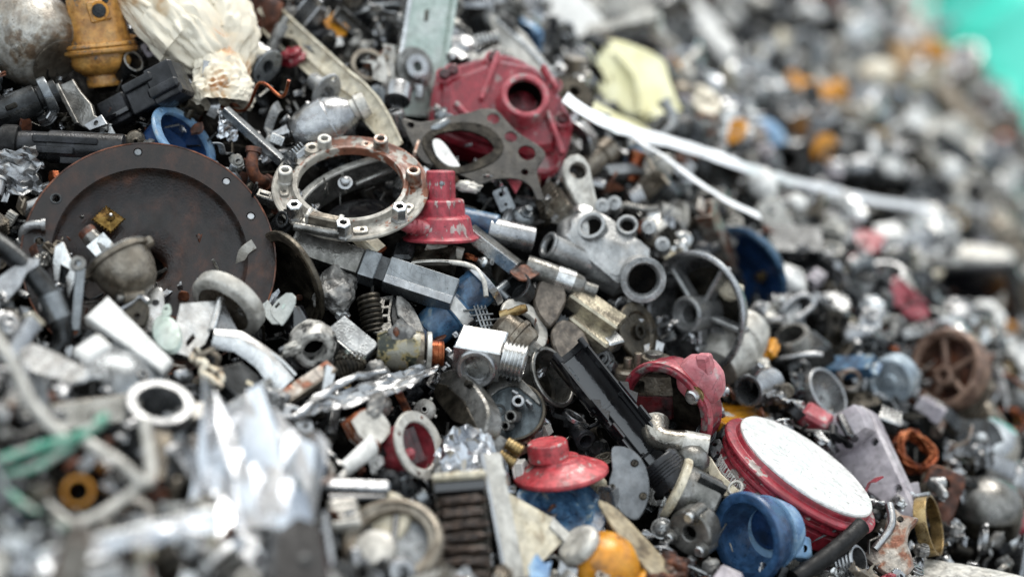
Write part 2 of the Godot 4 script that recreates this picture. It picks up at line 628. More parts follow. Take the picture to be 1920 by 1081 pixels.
func make_materials() -> void:
	worn_tex = streaks(5, 700, 120, 0.82, 0.97, 0.42)
	dusty_tex = streaks(9, 160, 420, 0.74, 1.0, 0.45)
	rough_tex = noise_tex(noise(3, 0.03, 5), ramp(["6a6a6a", "ffffff"], [0.25, 0.75]))
	fine_tex = noise_tex(noise(4, 0.16, 3), null)
	cast_tex = noise_tex(noise(6, 0.07, 5), null)
	# metals
	stuffed("alu", ["8e9094", "a7a9ad", "bdbfc2"], [0.25, 0.5, 0.8], 0.012, 0.9, 0.42, 0.02)
	stuffed("bright", ["b9bbbe", "d6d8da", "e6e7e8"], [0.25, 0.5, 0.8], 0.012, 0.95, 0.36, 0.012)
	stuffed("chalky", ["a5a29c", "bebcb7", "d0cec9"], [0.22, 0.42, 0.75], 0.016, 0.25, 0.6, 0.03, "dusty")
	stuffed("cast_alu", ["87898b", "a0a2a4", "b4b5b7"], [0.25, 0.5, 0.8], 0.016, 0.6, 0.48, 0.035)
	stuffed("gasket", ["211f1c", "36332f", "4b4741"], [0.25, 0.5, 0.8], 0.016, 0.2, 0.6, 0.03, "dusty")
	stuffed("pewter", ["76787b", "8f9194", "a8aaad"], [0.25, 0.5, 0.8], 0.014, 0.75, 0.44, 0.03)
	stuffed("zinc", ["686c70", "80858a", "989da2"], [0.25, 0.5, 0.8], 0.012, 0.75, 0.46, 0.02)
	stuffed("grey", ["62625f", "7e7d7b", "949391"], [0.25, 0.5, 0.78], 0.016, 0.75, 0.47, 0.03, "dusty")
	stuffed("warm", ["62594e", "7f776c", "9c958a"], [0.25, 0.48, 0.78], 0.016, 0.6, 0.5, 0.035, "dusty")
	stuffed("stony", ["525150", "747372", "9a9997"], [0.3, 0.5, 0.72], 0.03, 0.3, 0.65, 0.07, "dusty")
	stuffed("steel", ["232425", "3c3e40", "585a5c"], [0.25, 0.5, 0.8], 0.014, 0.7, 0.42, 0.02)
	stuffed("oily", ["15130f", "2c2924", "4b463e"], [0.25, 0.5, 0.8], 0.02, 0.4, 0.5, 0.04, "dusty")
	stuffed("oily_grey", ["24221f", "35322e", "45423d"], [0.25, 0.5, 0.8], 0.02, 0.4, 0.5, 0.04, "dusty")
	stuffed("bronze", ["2c2822", "4a443a", "625b4f"], [0.25, 0.5, 0.8], 0.016, 0.6, 0.5, 0.03, "dusty")
	stuffed("brass", ["6a5636", "9a8257", "b8a27a"], [0.25, 0.5, 0.8], 0.014, 0.8, 0.4, 0.02)
	stuffed("gold", ["33240f", "6e5529", "967c4c"], [0.25, 0.5, 0.8], 0.03, 0.9, 0.35, 0.0)
	stuffed("copper", ["5a2a18", "8f4a2c", "b2714c"], [0.25, 0.5, 0.8], 0.02, 0.8, 0.42, 0.02)
	stuffed("rust", ["2c1a12", "5c3422", "8a5234"], [0.25, 0.5, 0.8], 0.02, 0.1, 0.85, 0.06, "dusty")
	stuffed("rusty", ["7a4630", "8f8279", "a9a5a0", "96928c"], [0.28, 0.42, 0.55, 0.8], 0.012, 0.5, 0.58, 0.04, "dusty")
	stuffed("chrome", ["c8cacc", "dcdedf"], [0.3, 0.7], 0.01, 1.0, 0.16, 0.008)
	# paint and plastic
	stuffed("red", ["a09894", "96303c", "861d2c", "741824"], [0.2, 0.26, 0.55, 0.8], 0.018, 0.0, 0.5, 0.02, "dusty")
	stuffed("pink", ["aaa29f", "b8646d", "a9454f", "96343f"], [0.24, 0.34, 0.55, 0.8], 0.018, 0.0, 0.52, 0.025, "dusty")
	stuffed("maroon", ["1f1010", "4a1a1e", "6b2026"], [0.25, 0.5, 0.8], 0.016, 0.0, 0.55, 0.02, "dusty")
	stuffed("blue", ["20324a", "345575", "4f7495", "9aa4a8"], [0.2, 0.4, 0.68, 0.8], 0.016, 0.0, 0.45, 0.02, "dusty")
	stuffed("navy", ["14233a", "1e3962", "274674"], [0.25, 0.5, 0.8], 0.01, 0.0, 0.5, 0.01)
	stuffed("sky", ["5d83ad", "7da2c6", "94b4d0", "c3c8ca"], [0.25, 0.5, 0.72, 0.84], 0.016, 0.0, 0.45, 0.02)
	stuffed("yellow", ["6f665a", "ae783a", "c48f4a", "cf9f5c"], [0.2, 0.27, 0.5, 0.8], 0.02, 0.0, 0.5, 0.03, "dusty")
	stuffed("orange", ["8a5a1c", "d28a1e", "dc9c34"], [0.2, 0.4, 0.8], 0.016, 0.0, 0.45, 0.02)
	stuffed("black", ["08080a", "101012", "19191b"], [0.25, 0.5, 0.8], 0.012, 0.0, 0.2, 0.008, "")
	stuffed("plastic", ["17181a", "232427", "34353a"], [0.25, 0.5, 0.8], 0.016, 0.0, 0.5, 0.02, "dusty")
	stuffed("rubber", ["121212", "1e1e1f", "303030"], [0.25, 0.5, 0.8], 0.02, 0.0, 0.75, 0.03, "dusty")
	stuffed("mauve", ["97919a", "aaa4ac", "b5b0b6"], [0.25, 0.5, 0.8], 0.01, 0.0, 0.55, 0.012, "dusty")
	stuffed("cream", ["8a7a60", "c9c0aa", "d8d1c0"], [0.2, 0.36, 0.75], 0.02, 0.0, 0.55, 0.02, "dusty")
	stuffed("white", ["d6d6d6", "e6e6e5", "ededec"], [0.15, 0.3, 0.75], 0.016, 0.0, 0.5, 0.02)
	stuffed("lid_face", ["5d5a56", "d0d1d2", "d8d9da", "dcdddd"], [0.13, 0.16, 0.4, 0.8], 0.05, 0.0, 0.5, 0.0)
	stuffed("burnt", ["141312", "8d8b88", "c2c0bc", "d0ceca"], [0.26, 0.36, 0.5, 0.8], 0.03, 0.2, 0.6, 0.05, "dusty")
	stuffed("strap_white", ["e0e0e0", "eaeaea", "f0f0f0"], [0.2, 0.5, 0.8], 0.01, 0.0, 0.7, 0.02, "")
	stuffed("frost", ["a2a6a4", "b2b6b4", "c0c3c1"], [0.25, 0.5, 0.8], 0.016, 0.3, 0.5, 0.02)
	stuffed("mint", ["a9bbb4", "b9c6c1", "c6cfcc"], [0.25, 0.5, 0.8], 0.016, 0.35, 0.5, 0.02)
	stuffed("olive", ["1b2018", "3a3b2c", "8a7a50", "7d7a6e"], [0.3, 0.44, 0.47, 0.6], 0.018, 0.3, 0.5, 0.03, "")
	stuffed("foam", ["c9c190", "dfd9ae", "ebe6c4"], [0.2, 0.5, 0.8], 0.012, 0.0, 0.9, 0.06, "")
	stuffed("cloth", ["a8703c", "c2ae90", "d0c6b2", "d8d0be"], [0.14, 0.3, 0.46, 0.8], 0.004, 0.0, 0.75, 0.03, "")
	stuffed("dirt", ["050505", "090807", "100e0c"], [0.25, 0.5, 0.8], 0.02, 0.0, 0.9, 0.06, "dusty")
	stuffed("iron", ["17110e", "221814", "321f17", "4a2d1e"], [0.25, 0.5, 0.7, 0.86], 0.014, 0.0, 0.52, 0.03, "dusty")
	stuffed("mottled", ["6d5a48", "8d857a", "b4b2ad", "9b968e"], [0.28, 0.42, 0.56, 0.75], 0.014, 0.35, 0.55, 0.03, "dusty")
	stuffed("teal", ["3cc9b0", "52d6be", "68e0ca"], [0.25, 0.5, 0.8], 0.006, 0.0, 0.5, 0.0, "", 0.7)
	stuffed("wood", ["8b6a44", "b08d62", "c4a57c"], [0.25, 0.5, 0.8], 0.02, 0.0, 0.7, 0.03, "dusty")
	stuffed("ground", ["6b6963", "87857e", "9b9992"], [0.25, 0.5, 0.8], 0.02, 0.0, 0.9, 0.05, "dusty", 0.6)
	stuffed("ring_white", ["87837c", "a6a29b", "bab7b0"], [0.25, 0.45, 0.8], 0.016, 0.45, 0.52, 0.03, "dusty")
	stuffed("bronze_stone", ["3a332d", "5f574f", "857c72"], [0.25, 0.5, 0.8], 0.03, 0.2, 0.65, 0.07, "dusty")
	stuffed("brass_grey", ["6b655a", "a39c8c", "c4bda8"], [0.25, 0.5, 0.8], 0.014, 0.7, 0.4, 0.02)
	stuffed("zinc_dark", ["2c3236", "454d52", "606a6f"], [0.25, 0.5, 0.8], 0.014, 0.4, 0.45, 0.02, "dusty")
	stuffed("bristle", ["241a14", "43342a", "5f4c3e"], [0.25, 0.5, 0.8], 0.05, 0.0, 0.8, 0.07, "dusty")
	stuffed("cream_dirty", ["5a4c38", "9a8c72", "b8ac94"], [0.25, 0.45, 0.8], 0.016, 0.1, 0.6, 0.03, "dusty")
	stuffed("red_grey", ["6e6a68", "5a2a30", "8f2c3a", "9a4a52"], [0.3, 0.4, 0.55, 0.8], 0.016, 0.1, 0.5, 0.02)
	stuffed("warm_alu", ["77736c", "a5a19a", "bdb9b2"], [0.25, 0.5, 0.8], 0.014, 0.85, 0.4, 0.03)
	stuffed("slate", ["4a4d51", "666a6f", "7d8186"], [0.25, 0.5, 0.8], 0.016, 0.35, 0.5, 0.02)
	stuffed("blue_cup", ["22395a", "35577f", "486c96"], [0.25, 0.5, 0.8], 0.012, 0.0, 0.42, 0.012, "dusty")
	stuffed("rust_pale", ["5a4338", "85695a", "a38c7e"], [0.25, 0.5, 0.8], 0.016, 0.2, 0.7, 0.05, "dusty")
	stuffed("sky_grey", ["7f8c98", "a3b0bb", "bcc6ce"], [0.25, 0.5, 0.8], 0.012, 0.4, 0.45, 0.012)
	stuffed("faded", ["b5aeac", "c98a90", "c0747c", "b8636c"], [0.18, 0.3, 0.55, 0.8], 0.016, 0.0, 0.55, 0.02)
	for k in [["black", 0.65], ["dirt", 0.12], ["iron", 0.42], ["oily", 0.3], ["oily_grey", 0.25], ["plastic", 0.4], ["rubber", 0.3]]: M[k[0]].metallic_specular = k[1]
	# see-through film
	var film := StandardMaterial3D.new()
	film.resource_name = "film"
	film.albedo_color = Color(0.93, 0.95, 0.97, 0.55)
	film.transparency = BaseMaterial3D.TRANSPARENCY_ALPHA
	film.roughness = 0.3
	film.metallic_specular = 0.8
	M["film"] = film
	var foil := stuffed("foil", ["a6a9ae", "c2c4c7", "dadcde"], [0.2, 0.5, 0.8], 0.006, 0.95, 0.3, 0.0, "")
	foil.backlight_enabled = true
	foil.backlight = Color(0.25, 0.25, 0.26)
	M["teal"].backlight_enabled = true
	M["teal"].backlight = Color(0.3, 0.4, 0.38)
	M["cloth"].backlight_enabled = true
	M["cloth"].backlight = Color(0.3, 0.28, 0.24)

# Paint along a turned shape: v runs along its profile. edges: [v, width] where the paint has chipped to the metal.
func chipped(key: String, paint: Array, chip: Array, edges: Array, seed_at: int, rough: float, loose := 0.78, arc := [0.0, 0.0], w := 1024, h := 256) -> StandardMaterial3D:
	var n := noise(seed_at, 0.02, 5)
	var n2 := noise(seed_at + 1, 0.006, 4)
	var im := Image.create(w, h, false, Image.FORMAT_RGB8)
	for y in h:
		var v := float(y) / h
		var e := 0.0
		for d in edges: e = maxf(e, 1.0 - absf(v - d[0]) / (d[1] * 1.6))
		for x in w:
			var a := TAU * x / w
			var q := Vector3(cos(a) * 160.0, y * 1.1, sin(a) * 160.0)
			var k := n.get_noise_3dv(q) * 0.5 + 0.5
			var k2 := n2.get_noise_3dv(q) * 0.5 + 0.5
			var c: Color = Color(paint[0]).lerp(Color(paint[1]), smoothstep(0.3, 0.7, k2))
			c = c.lerp(Color("4a3a34"), smoothstep(0.52, 0.8, k) * 0.5)
			var turn := absf(wrapf(float(x) / w - arc[0], -0.5, 0.5))
			if k + e * lerpf(0.04, 0.42, smoothstep(0.35, 0.7, k2)) * 0.8 + (0.3 * smoothstep(arc[1], arc[1] * 0.4, turn) if arc[1] > 0.0 else 0.0) > loose:
				c = Color(chip[0]).lerp(Color(chip[1]), k2)
			im.set_pixel(x, y, c)
	var m := StandardMaterial3D.new()
	m.resource_name = key
	m.albedo_texture = ImageTexture.create_from_image(im)
	m.roughness = minf(1.0, rough * 1.25)
	m.roughness_texture = rough_tex
	m.metallic_specular = 0.5
	m.detail_enabled = true
	m.detail_albedo = dusty_tex
	m.detail_blend_mode = BaseMaterial3D.BLEND_MODE_MUL
	m.detail_uv_layer = BaseMaterial3D.DETAIL_UV_2
	m.uv2_triplanar = true
	m.uv2_world_triplanar = true
	m.uv2_scale = Vector3.ONE * 6.1
	M[key] = m
	return m

# ---------------------------------------------------------------- the scene
func _ready() -> void:
	var cam := Camera3D.new()
	cam.name = "camera"
	cam.position = eye
	cam.rotation_degrees = Vector3(-20, 0, 0)
	cam.fov = rad_to_deg(2.0 * atan(540.5 / F))
	cam.near = 0.05
	cam.far = 200.0
	var lens := CameraAttributesPhysical.new()
	lens.frustum_focal_length = 68.2
	lens.frustum_focus_distance = 1.6
	lens.exposure_aperture = 1.75
	cam.attributes = lens
	add_child(cam)
	cam.current = true
	var env := Environment.new()
	env.background_mode = Environment.BG_SKY
	var sky := ProceduralSkyMaterial.new()
	sky.sky_top_color = Color(0.93, 0.97, 1.0)
	sky.sky_horizon_color = Color(0.53, 0.58, 0.64)
	sky.sky_curve = 0.25
	sky.sky_energy_multiplier = 1.0
	sky.ground_horizon_color = Color(0.25, 0.25, 0.25)
	sky.ground_bottom_color = Color(0.16, 0.16, 0.16)
	sky.ground_energy_multiplier = 1.0
	env.sky = Sky.new()
	env.sky.sky_material = sky
	env.tonemap_mode = Environment.TONE_MAPPER_LINEAR
	env.tonemap_exposure = 2.1
	env.sdfgi_enabled = true
	env.ssao_enabled = true
	env.ssil_enabled = true
	var we := WorldEnvironment.new()
	we.name = "world"
	we.environment = env
	add_child(we)
	var sun := DirectionalLight3D.new()
	sun.name = "sun"
	sun.light_energy = 0.48
	sun.light_angular_distance = 38.0
	sun.light_color = Color(1.0, 0.99, 0.97)
	sun.shadow_enabled = true
	sun.rotation_degrees = Vector3(-62, 160, 0)
	add_child(sun)

	ay = cam.basis.y
	az = cam.basis.z
	rng.seed = 4711
	bumpy.seed = 12
	bumpy.frequency = 0.02
	bumpy.fractal_octaves = 3
	# how far the heap's skin lies from the lens at places spread over it: picture place and nearness
	var blur := [[180, 80, 5], [450, 90, 9], [640, 100, 13], [800, 80, 16], [950, 200, 12], [1170, 150, 28], [700, 320, 2], [550, 230, 8], [1100, 450, 9], [1300, 590, 7], [1400, 700, 11], [1650, 450, 36], [1800, 680, 22], [1900, 950, 14], [1600, 850, 8], [1700, 1000, 5], [1480, 900, 0], [1400, 1000, -2], [1150, 780, 0], [900, 650, 0], [600, 640, 0], [250, 400, 0], [30, 200, 2], [200, 600, -5], [150, 700, -16], [300, 760, -25], [100, 900, -33], [450, 900, -34], [700, 980, -15], [900, 950, -10], [1100, 1030, -9], [1300, 1000, -3], [750, 830, -3], [1450, 100, 55], [1750, 100, 62], [1000, 880, -1], [860, 920, -7], [300, 1050, -38], [850, 330, 4], [1250, 250, 26], [1500, 500, 24], [1850, 300, 55], [60, 450, 0], [300, 5, 8], [900, 5, 19]]
	for b in blur:
		var w := pt(b[0], b[1], 1.0 / (0.625 - b[2] / 171.0))
		control.append(Vector3(w.x, w.y - (0.674 - 0.476 * w.x - 0.146 * w.z), w.z))
	make_materials()
	setting()
	upper_left()
	left_middle()
	lower_left()
	centre()
	upper_right()
	lower_right()
	fill()

func setting() -> void:
	# the ground round the heap
	var g := MeshInstance3D.new()
	g.name = "ground"
	var pm := PlaneMesh.new()
	pm.size = Vector2(400, 400)
	g.mesh = pm
	g.material_override = M["ground"]
	g.position = Vector3(0, 0, -20)
	add_child(g)
	tag(g, "pale dusty concrete ground of the yard round the heap", "", "", "structure")
	# the body of the heap, a hand's breadth under its skin
	var f := Form.new()
	var nx := 90
	var nz := 90
	var pts := []
	for i in nx + 1:
		var row := []
		for j in nz + 1:
			var x := -1.9 + 4.9 * i / nx
			var z := -0.2 - 5.6 * j / nz
			row.append(Vector3(x, heap(x, z) - 0.07 + 0.02 * bumpy.get_noise_3d(x * 900, 0, z * 900), z))
		pts.append(row)
	for i in nx:
		for j in nz:
			f.quad(pts[i][j], pts[i][j + 1], pts[i + 1][j + 1], pts[i + 1][j])
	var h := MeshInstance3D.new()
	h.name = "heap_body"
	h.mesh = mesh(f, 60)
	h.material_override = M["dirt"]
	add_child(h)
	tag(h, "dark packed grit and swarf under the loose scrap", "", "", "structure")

func upper_left() -> void:
	var t: Node3D
	# canister
	t = H("dented_canister", "grey brown mottled round ended metal canister at the upper left corner", "canister", 102, 114, 315, 0.62, 60, 0.0)
	note(50, 60, 100, "dented canister", 1.8)
	P(t, "shell", lathe([0, -200, 50, -198, 72, -160, 79, -110, 80, -60, 72, -24, 62, -8, 52, -1, 44, 0, 36, -2, 0, -4], 48).warp(bumpy, 3.0, 0.5), "mottled", Transform3D(Basis.from_scale(Vector3.ONE * 1.12), Vector3.ZERO), 60)
	P(t, "end_face", lathe([0, -2, 36, -2, 42, 0.5, 40, 2, 34, 2.4, 0, 1], 40).moved(X().scaled(Vector3.ONE * 1.12)), "warm")
	# yellow regulator
	t = B("yellow_regulator", "worn yellow regulator body with wide flange and square bolted pad", "regulator", 196, 162, 168, -40, 90, 0.04, 0.1, 0.0, 0.0)
	var o := -LL / 2
	P(t, "body", lathe([0, o + 58, 60, o + 60, 62, o + 74, 58, o + 90, 54, o + 130, 50, o + 150, 48, o + 210, 0, o + 210], 48).warp(bumpy, 1.0, 0.6), "yellow")
	P(t, "flange", lathe([40, o + 60, 66, o + 60, 71, o + 64, 71, o + 70, 66, o + 72, 70, o + 75, 68, o + 81, 40, o + 84], 56, true, 1.0), "yellow")
	P(t, "cone", lathe([0, o + 22, 34, o + 22, 50, o + 34, 56, o + 44, 56, o + 62, 0, o + 62], 48, false, 2.0).warp(bumpy, 0.8, 0.6), "yellow")
	P(t, "spout", lathe([0, o, 30, o, 32, o + 6, 30, o + 26, 0, o + 26], 40, false, 2.0), "yellow")
	P(t, "pad", box(40, 40, 12, 3), "yellow", X(8, o + 140, 52, 0, 10, 8))
	var bolt := P(t, "bolt", cyl(13, 10, 24, 2), "steel", X(8, o + 140, 64, 90))
	P(bolt, "collar", tube(18, 12, 6, 24, 1), "orange", X(0, -4, 0))
	P(t, "screw", cyl(6, 8, 12), "steel", X(22, o + 158, 58, 90))
	# pipe with a bright cut mouth
	t = H("cut_pipe", "dark pipe with a bright cut rim beside the yellow regulator", "pipe", 250, 114, 40, 0.72, 28, 0.02)
	P(t, "wall", tube(21, 17, 90, 32, 1), "steel")
	P(t, "rim", tube(21.4, 16.8, 2, 32, 0.6), "bright", X(0, 0.8, 0))
	# bracket
	t = H("ribbed_bracket", "grey cast bracket arm with a groove, under the mottled canister", "bracket", 152, 198, 150, 0.75, 50, 0.06)
	P(t, "arm", plate(onto(t, [105, 162, 135, 148, 150, 172, 170, 195, 175, 215, 200, 228, 198, 242, 160, 240, 142, 232]), [], 10, 1.5), "grey")
	P(t, "rib", plate(onto(t, [105, 162, 112, 158, 150, 232, 142, 234]), [], 8, 1), "grey", X(0, 7, 0))
	P(t, "foot", plate(onto(t, [158, 236, 192, 216, 203, 234, 170, 246]), [hole(t, 182, 232, 5)], 6, 1), "alu", X(0, 5, 0))
	# black ribbed cylinder at the left edge
	t = B("black_cylinder", "black and silver cylinder with end ring at the left edge under the canister", "cylinder", -25, 225, 108, 170, 50, 0.03, 0.03)
	P(t, "barrel", lathe([0, -LL / 2, 30, -LL / 2, 31, -10, 29, 30, 24, 32, 24, LL / 2, 0, LL / 2], 40, false, 2), "steel")
	P(t, "end_ring", tube(36, 20, 18, 36, 4), "zinc", X(0, LL / 2 - 12, 0))
	P(t, "lug", box(10, 22, 9, 2), "oily", X(-6, -20, 32))
	t = H("curved_strap", "dark curved metal strap at the left edge under the canister", "strap", 20, 165, 70, 0.55, 30, 0.1)
	P(t, "strap", lathe([38, -12, 44, -12, 44, 12, 38, 12], 20, true, 1.5, 2.6), "steel", X(0, 0, 0, 90, 0, 200))
	# black plug body at left
	t = B("plug_body", "black ribbed plastic plug body lying level at the left edge", "plug", -20, 268, 232, 282, 60, 0.03, 0.05)
	P(t, "barrel", cyl(31, LL * 0.56, 36, 3).warp(bumpy, 0.6, 1.0), "plastic", X(0, LL / 2, 0, 0, 0, 0))
	P(t, "neck", cyl(27, LL * 0.3, 36, 3), "plastic", X(0, -10, 0))
	P(t, "collar", cyl(37, 34, 36, 6), "rubber", X(0, -LL / 2 + 55, 0))
	P(t, "collar", cyl(33, 18, 36, 4), "rubber", X(0, -LL / 2 + 18, 0))
	for k in 3:
		P(t, "rib", box(13, [120, 95, 60][k], 12, 2), "plastic", X([-14, 6, 24][k], [20, -10, 40][k], [28, 31, 20][k]))
	# boxy dark connector
	t = B("square_connector", "charcoal square electric connector with stepped ribs beside the cut pipe", "connector", 195, 222, 345, 142, 70, 0.02, 0.08, -20, 0.0)
	P(t, "head", box(72, 62, 64, 6), "plastic", X(0, LL / 2 - 34, 0))
	P(t, "mid", box(60, 64, 56, 5), "plastic", X(2, 8, 0))
	P(t, "mid_rib", box(18, 66, 16, 4), "plastic", X(-20, 10, 28))
	P(t, "head_rib", box(20, 64, 16, 5), "plastic", X(14, LL / 2 - 34, 34))
	P(t, "tail", box(54, 60, 40, 4), "plastic", X(0, -LL / 2 + 30, -4))
	P(t, "latch", box(10, 56, 8, 2), "black", X(12, -LL / 2 + 34, 20))
	# blue dish behind the disc
	t = H("blue_flange_cup", "blue enamelled cup with pale worn flange behind the brown disc", "cup", 346, 260, 42, 0.5, 60, 0.0)
	P(t, "flange", plate(circle(0, 0, 62, 48), [circle(0, 0, 48, 40), circle(0, 55, 3.5, 10), circle(55, 4, 3.5, 10), circle(-55, 0, 3.5, 10)], 8, 2), "sky", X(0, 2, 0).scaled(Vector3.ONE * 1.22), 50)
	P(t, "bowl", lathe([49, 0, 50, -4, 44, -30, 0, -36, 0, -42, 50, -36, 54, -4], 40), "navy", X().scaled(Vector3.ONE * 1.22))
	# cloth bundle
	var lab := "crumpled cream plastic bag with an orange brown stain, stuffed between the pieces"
	t = H("plastic_bag", lab, "bag", 385, 80, 60, 0.8, 100, 0.1)
	var nb := noise(31, 0.9, 3)
	var pleated := func(line: PackedVector3Array, wide: Array, flat: float, folds: int, off: float) -> Form:
		return sheet(120, 34, func(u, v):
			var k: float = v * (line.size() - 1.001)
			var i := int(k)
			var c: Vector3 = line[i].lerp(line[i + 1], k - i)
			var d: Vector3 = (line[i + 1] - line[i]).normalized()
			var side := Vector3.UP.cross(d).normalized()
			var w: float = v * (wide.size() - 1.001)
			var r: float = lerpf(wide[int(w)], wide[int(w) + 1], w - int(w))
			var a: float = u * TAU
			var n: float = nb.get_noise_3d(cos(a) * 1.4 + off, sin(a) * 1.4, v * 2.2)
			var pleat: float = absf(sin(a * folds * 0.5 + 3.4 * n + v * 1.5))
			var band: float = absf(sin(v * 11.0 + 4.0 * nb.get_noise_3d(cos(a) + off, sin(a), v * 3.0)))
			r *= 0.84 + 0.2 * pleat * (0.4 + 0.6 * absf(nb.get_noise_2d(v * 3.0 + off, 5))) + 0.07 * band + 0.24 * n
			return c + side * cos(a) * r + Vector3.UP * sin(a) * r * flat, 0.8)
	var lines := [[[215, -40], [290, 10], [350, 60], [395, 105], [420, 130]], [[400, -40], [425, 20], [430, 70], [425, 120], [415, 165]], [[398, 100], [408, 140], [412, 175], [415, 205]], [[440, 60], [470, 90], [505, 102]]]
	for k in 4:
		var pts := PackedVector3Array()
		for q in lines[k]: pts.append(spot(t, q[0], q[1]) + Vector3(0, [0, -6, 14, 0][k], 0))
		P(t, ["belly", "belly", "skirt", "ear"][k], pleated.call(pts, [[30, 62, 74, 58, 20], [40, 62, 66, 48, 30], [34, 50, 58, 60, 52], [26, 14, 3]][k], [0.75, 0.75, 0.6, 0.4][k], [9, 11, 7, 6][k], k * 13.0), "cloth", Transform3D.IDENTITY, 45)
	# rod under the bag
	t = B("square_rod", "grey square rod slanting down from under the cream bag", "rod", 420, 205, 530, 305, 22, 0.03, 0.03, 30)
	P(t, "rod", box(17, LL, 17, 2.5), "zinc")
	P(t, "edge_strip", box(4, LL - 4, 3, 0.8), "bright", X(-7, 0, 9))
	# cream channel
	lab = "long cream enamelled channel bent at its lower end, with black scuffs"
	t = H("cream_channel", lab, "channel", 620, 130, 130, 0.72, 40, 0.07)
	for q in [[540, 40], [580, 90], [620, 130], [660, 170], [700, 215]]: note(q[0], q[1], 28, "cream channel", 1.7)
	var line := onto(t, [490, 18, 540, 66, 590, 112, 640, 158, 668, 178, 692, 200, 715, 232, 742, 275])
	var path := PackedVector3Array()
	for v in line: path.append(Vector3(v.x, 0, -v.y))
	P(t, "channel", sweep(path, v2s([-30, -8, 30, -8, 30, 9, 25, 9, 25, -3, -25, -3, -25, 9, -30, 9]), [1, 1, 1, 1, 0.95, 0.85, 0.72, 0.5], Vector3(0, 1, 0)), "cream")
	P(t, "rail", sweep(path.slice(0, 5), v2s([-8, -6, 4, -6, 4, 7, -8, 7]), [], Vector3(0, 1, 0)), "cream")
	for k in 4:
		P(t, "scuff", box([26, 14, 9, 12][k], 1.0, 5, 0.4), "oily", Transform3D(Basis(Vector3.UP, -0.75), spot(t, [535, 575, 660, 672][k], [60, 103, 186, 191][k]) + Vector3(0, -2.4, 0)))
	# rusty thing behind the channel
	t = H("rusty_plate", "rusty brown bent plate behind the top of the cream channel", "plate", 492, 30, 160, 0.5, 40, -0.03)
	P(t, "plate", lump(Vector3(36, 8, 56), 10, 0.25, 0.7, 2.0, 0.6), "rust")
	# silver canister
	t = B("silver_canister", "pale silver rounded canister with a small rusty stem, behind the flange ring", "canister", 555, 262, 665, 205, 70, 0.03, 0.03, 0.0, 0.0)
	P(t, "shell", lathe([0, -LL / 2 - 4, 34, -LL / 2, 46, -44, 50, -20, 50, 12, 47, 14, 47, 20, 40, 40, 24, 58, 0, 62], 40, false, 1.5), "alu", Transform3D.IDENTITY, 50)
	P(t, "stem", cyl(6, 40, 12), "rust", X(-40, 6, 0, 0, 0, 70))
	P(t, "neck", lathe([0, 50, 22, 50, 20, 66, 26, 70, 22, 88, 0, 88], 24), "chalky")
	# galvanised bracket
	t = H("galvanised_strut", "tall pale galvanised strut with a slot, a round washer and a greenish tint", "strut", 800, 110, 20, 0.84, 45, 0.05)
	for q in [[810, 30], [795, 190]]: note(q[0], q[1], 40, "galvanised strut", 1.8)
	P(t, "web", plate(onto(t, [766, -30, 850, -30, 838, 60, 826, 140, 812, 220, 752, 216, 742, 120]), [onto(t, [797, 18, 805, 18, 803, 40, 795, 40])], 5, 1), "mint")
	P(t, "rim", plate(onto(t, [850, -30, 858, -28, 846, 60, 834, 140, 818, 222, 810, 220, 824, 140, 838, 60]), [], 14, 1), "mint", X(0, 8, 0))
	P(t, "rim", plate(onto(t, [766, -30, 774, -30, 750, 118, 742, 120]), [], 14, 1), "bright", X(0, 8, 0))
	var sp := spot(t, 774, 128)
	P(t, "washer", tube(40, 14, 10, 36, 2), "grey", X(sp.x, 9, sp.z))
	P(t, "hub", tube(24, 9, 12, 30, 2), "alu", X(sp.x, 19, sp.z))
	# little things between
	t = H("orange_tag", "small orange and white torn tag above the cream channel", "tag", 632, 48, 60, 0.8, 24, 0.05)
	P(t, "tag", plate(onto(t, [606, 40, 628, 20, 655, 52, 648, 66, 622, 70]), [hole(t, 630, 42, 3)], 3, 0.6), "orange")
	P(t, "backing", plate(onto(t, [612, 62, 640, 66, 645, 84, 625, 86]), [], 3, 0.6), "white", X(0, -1, 0))
	t = H("end_plug", "grey round cap with a dark mouth beside the galvanised strut", "cap", 744, 190, 260, 0.6, 26, 0.05)
	P(t, "cap", lathe([0, -40, 22, -38, 25, -30, 25, 0, 17, 0, 16, -22, 0, -24], 32, false, 1.5), "alu")

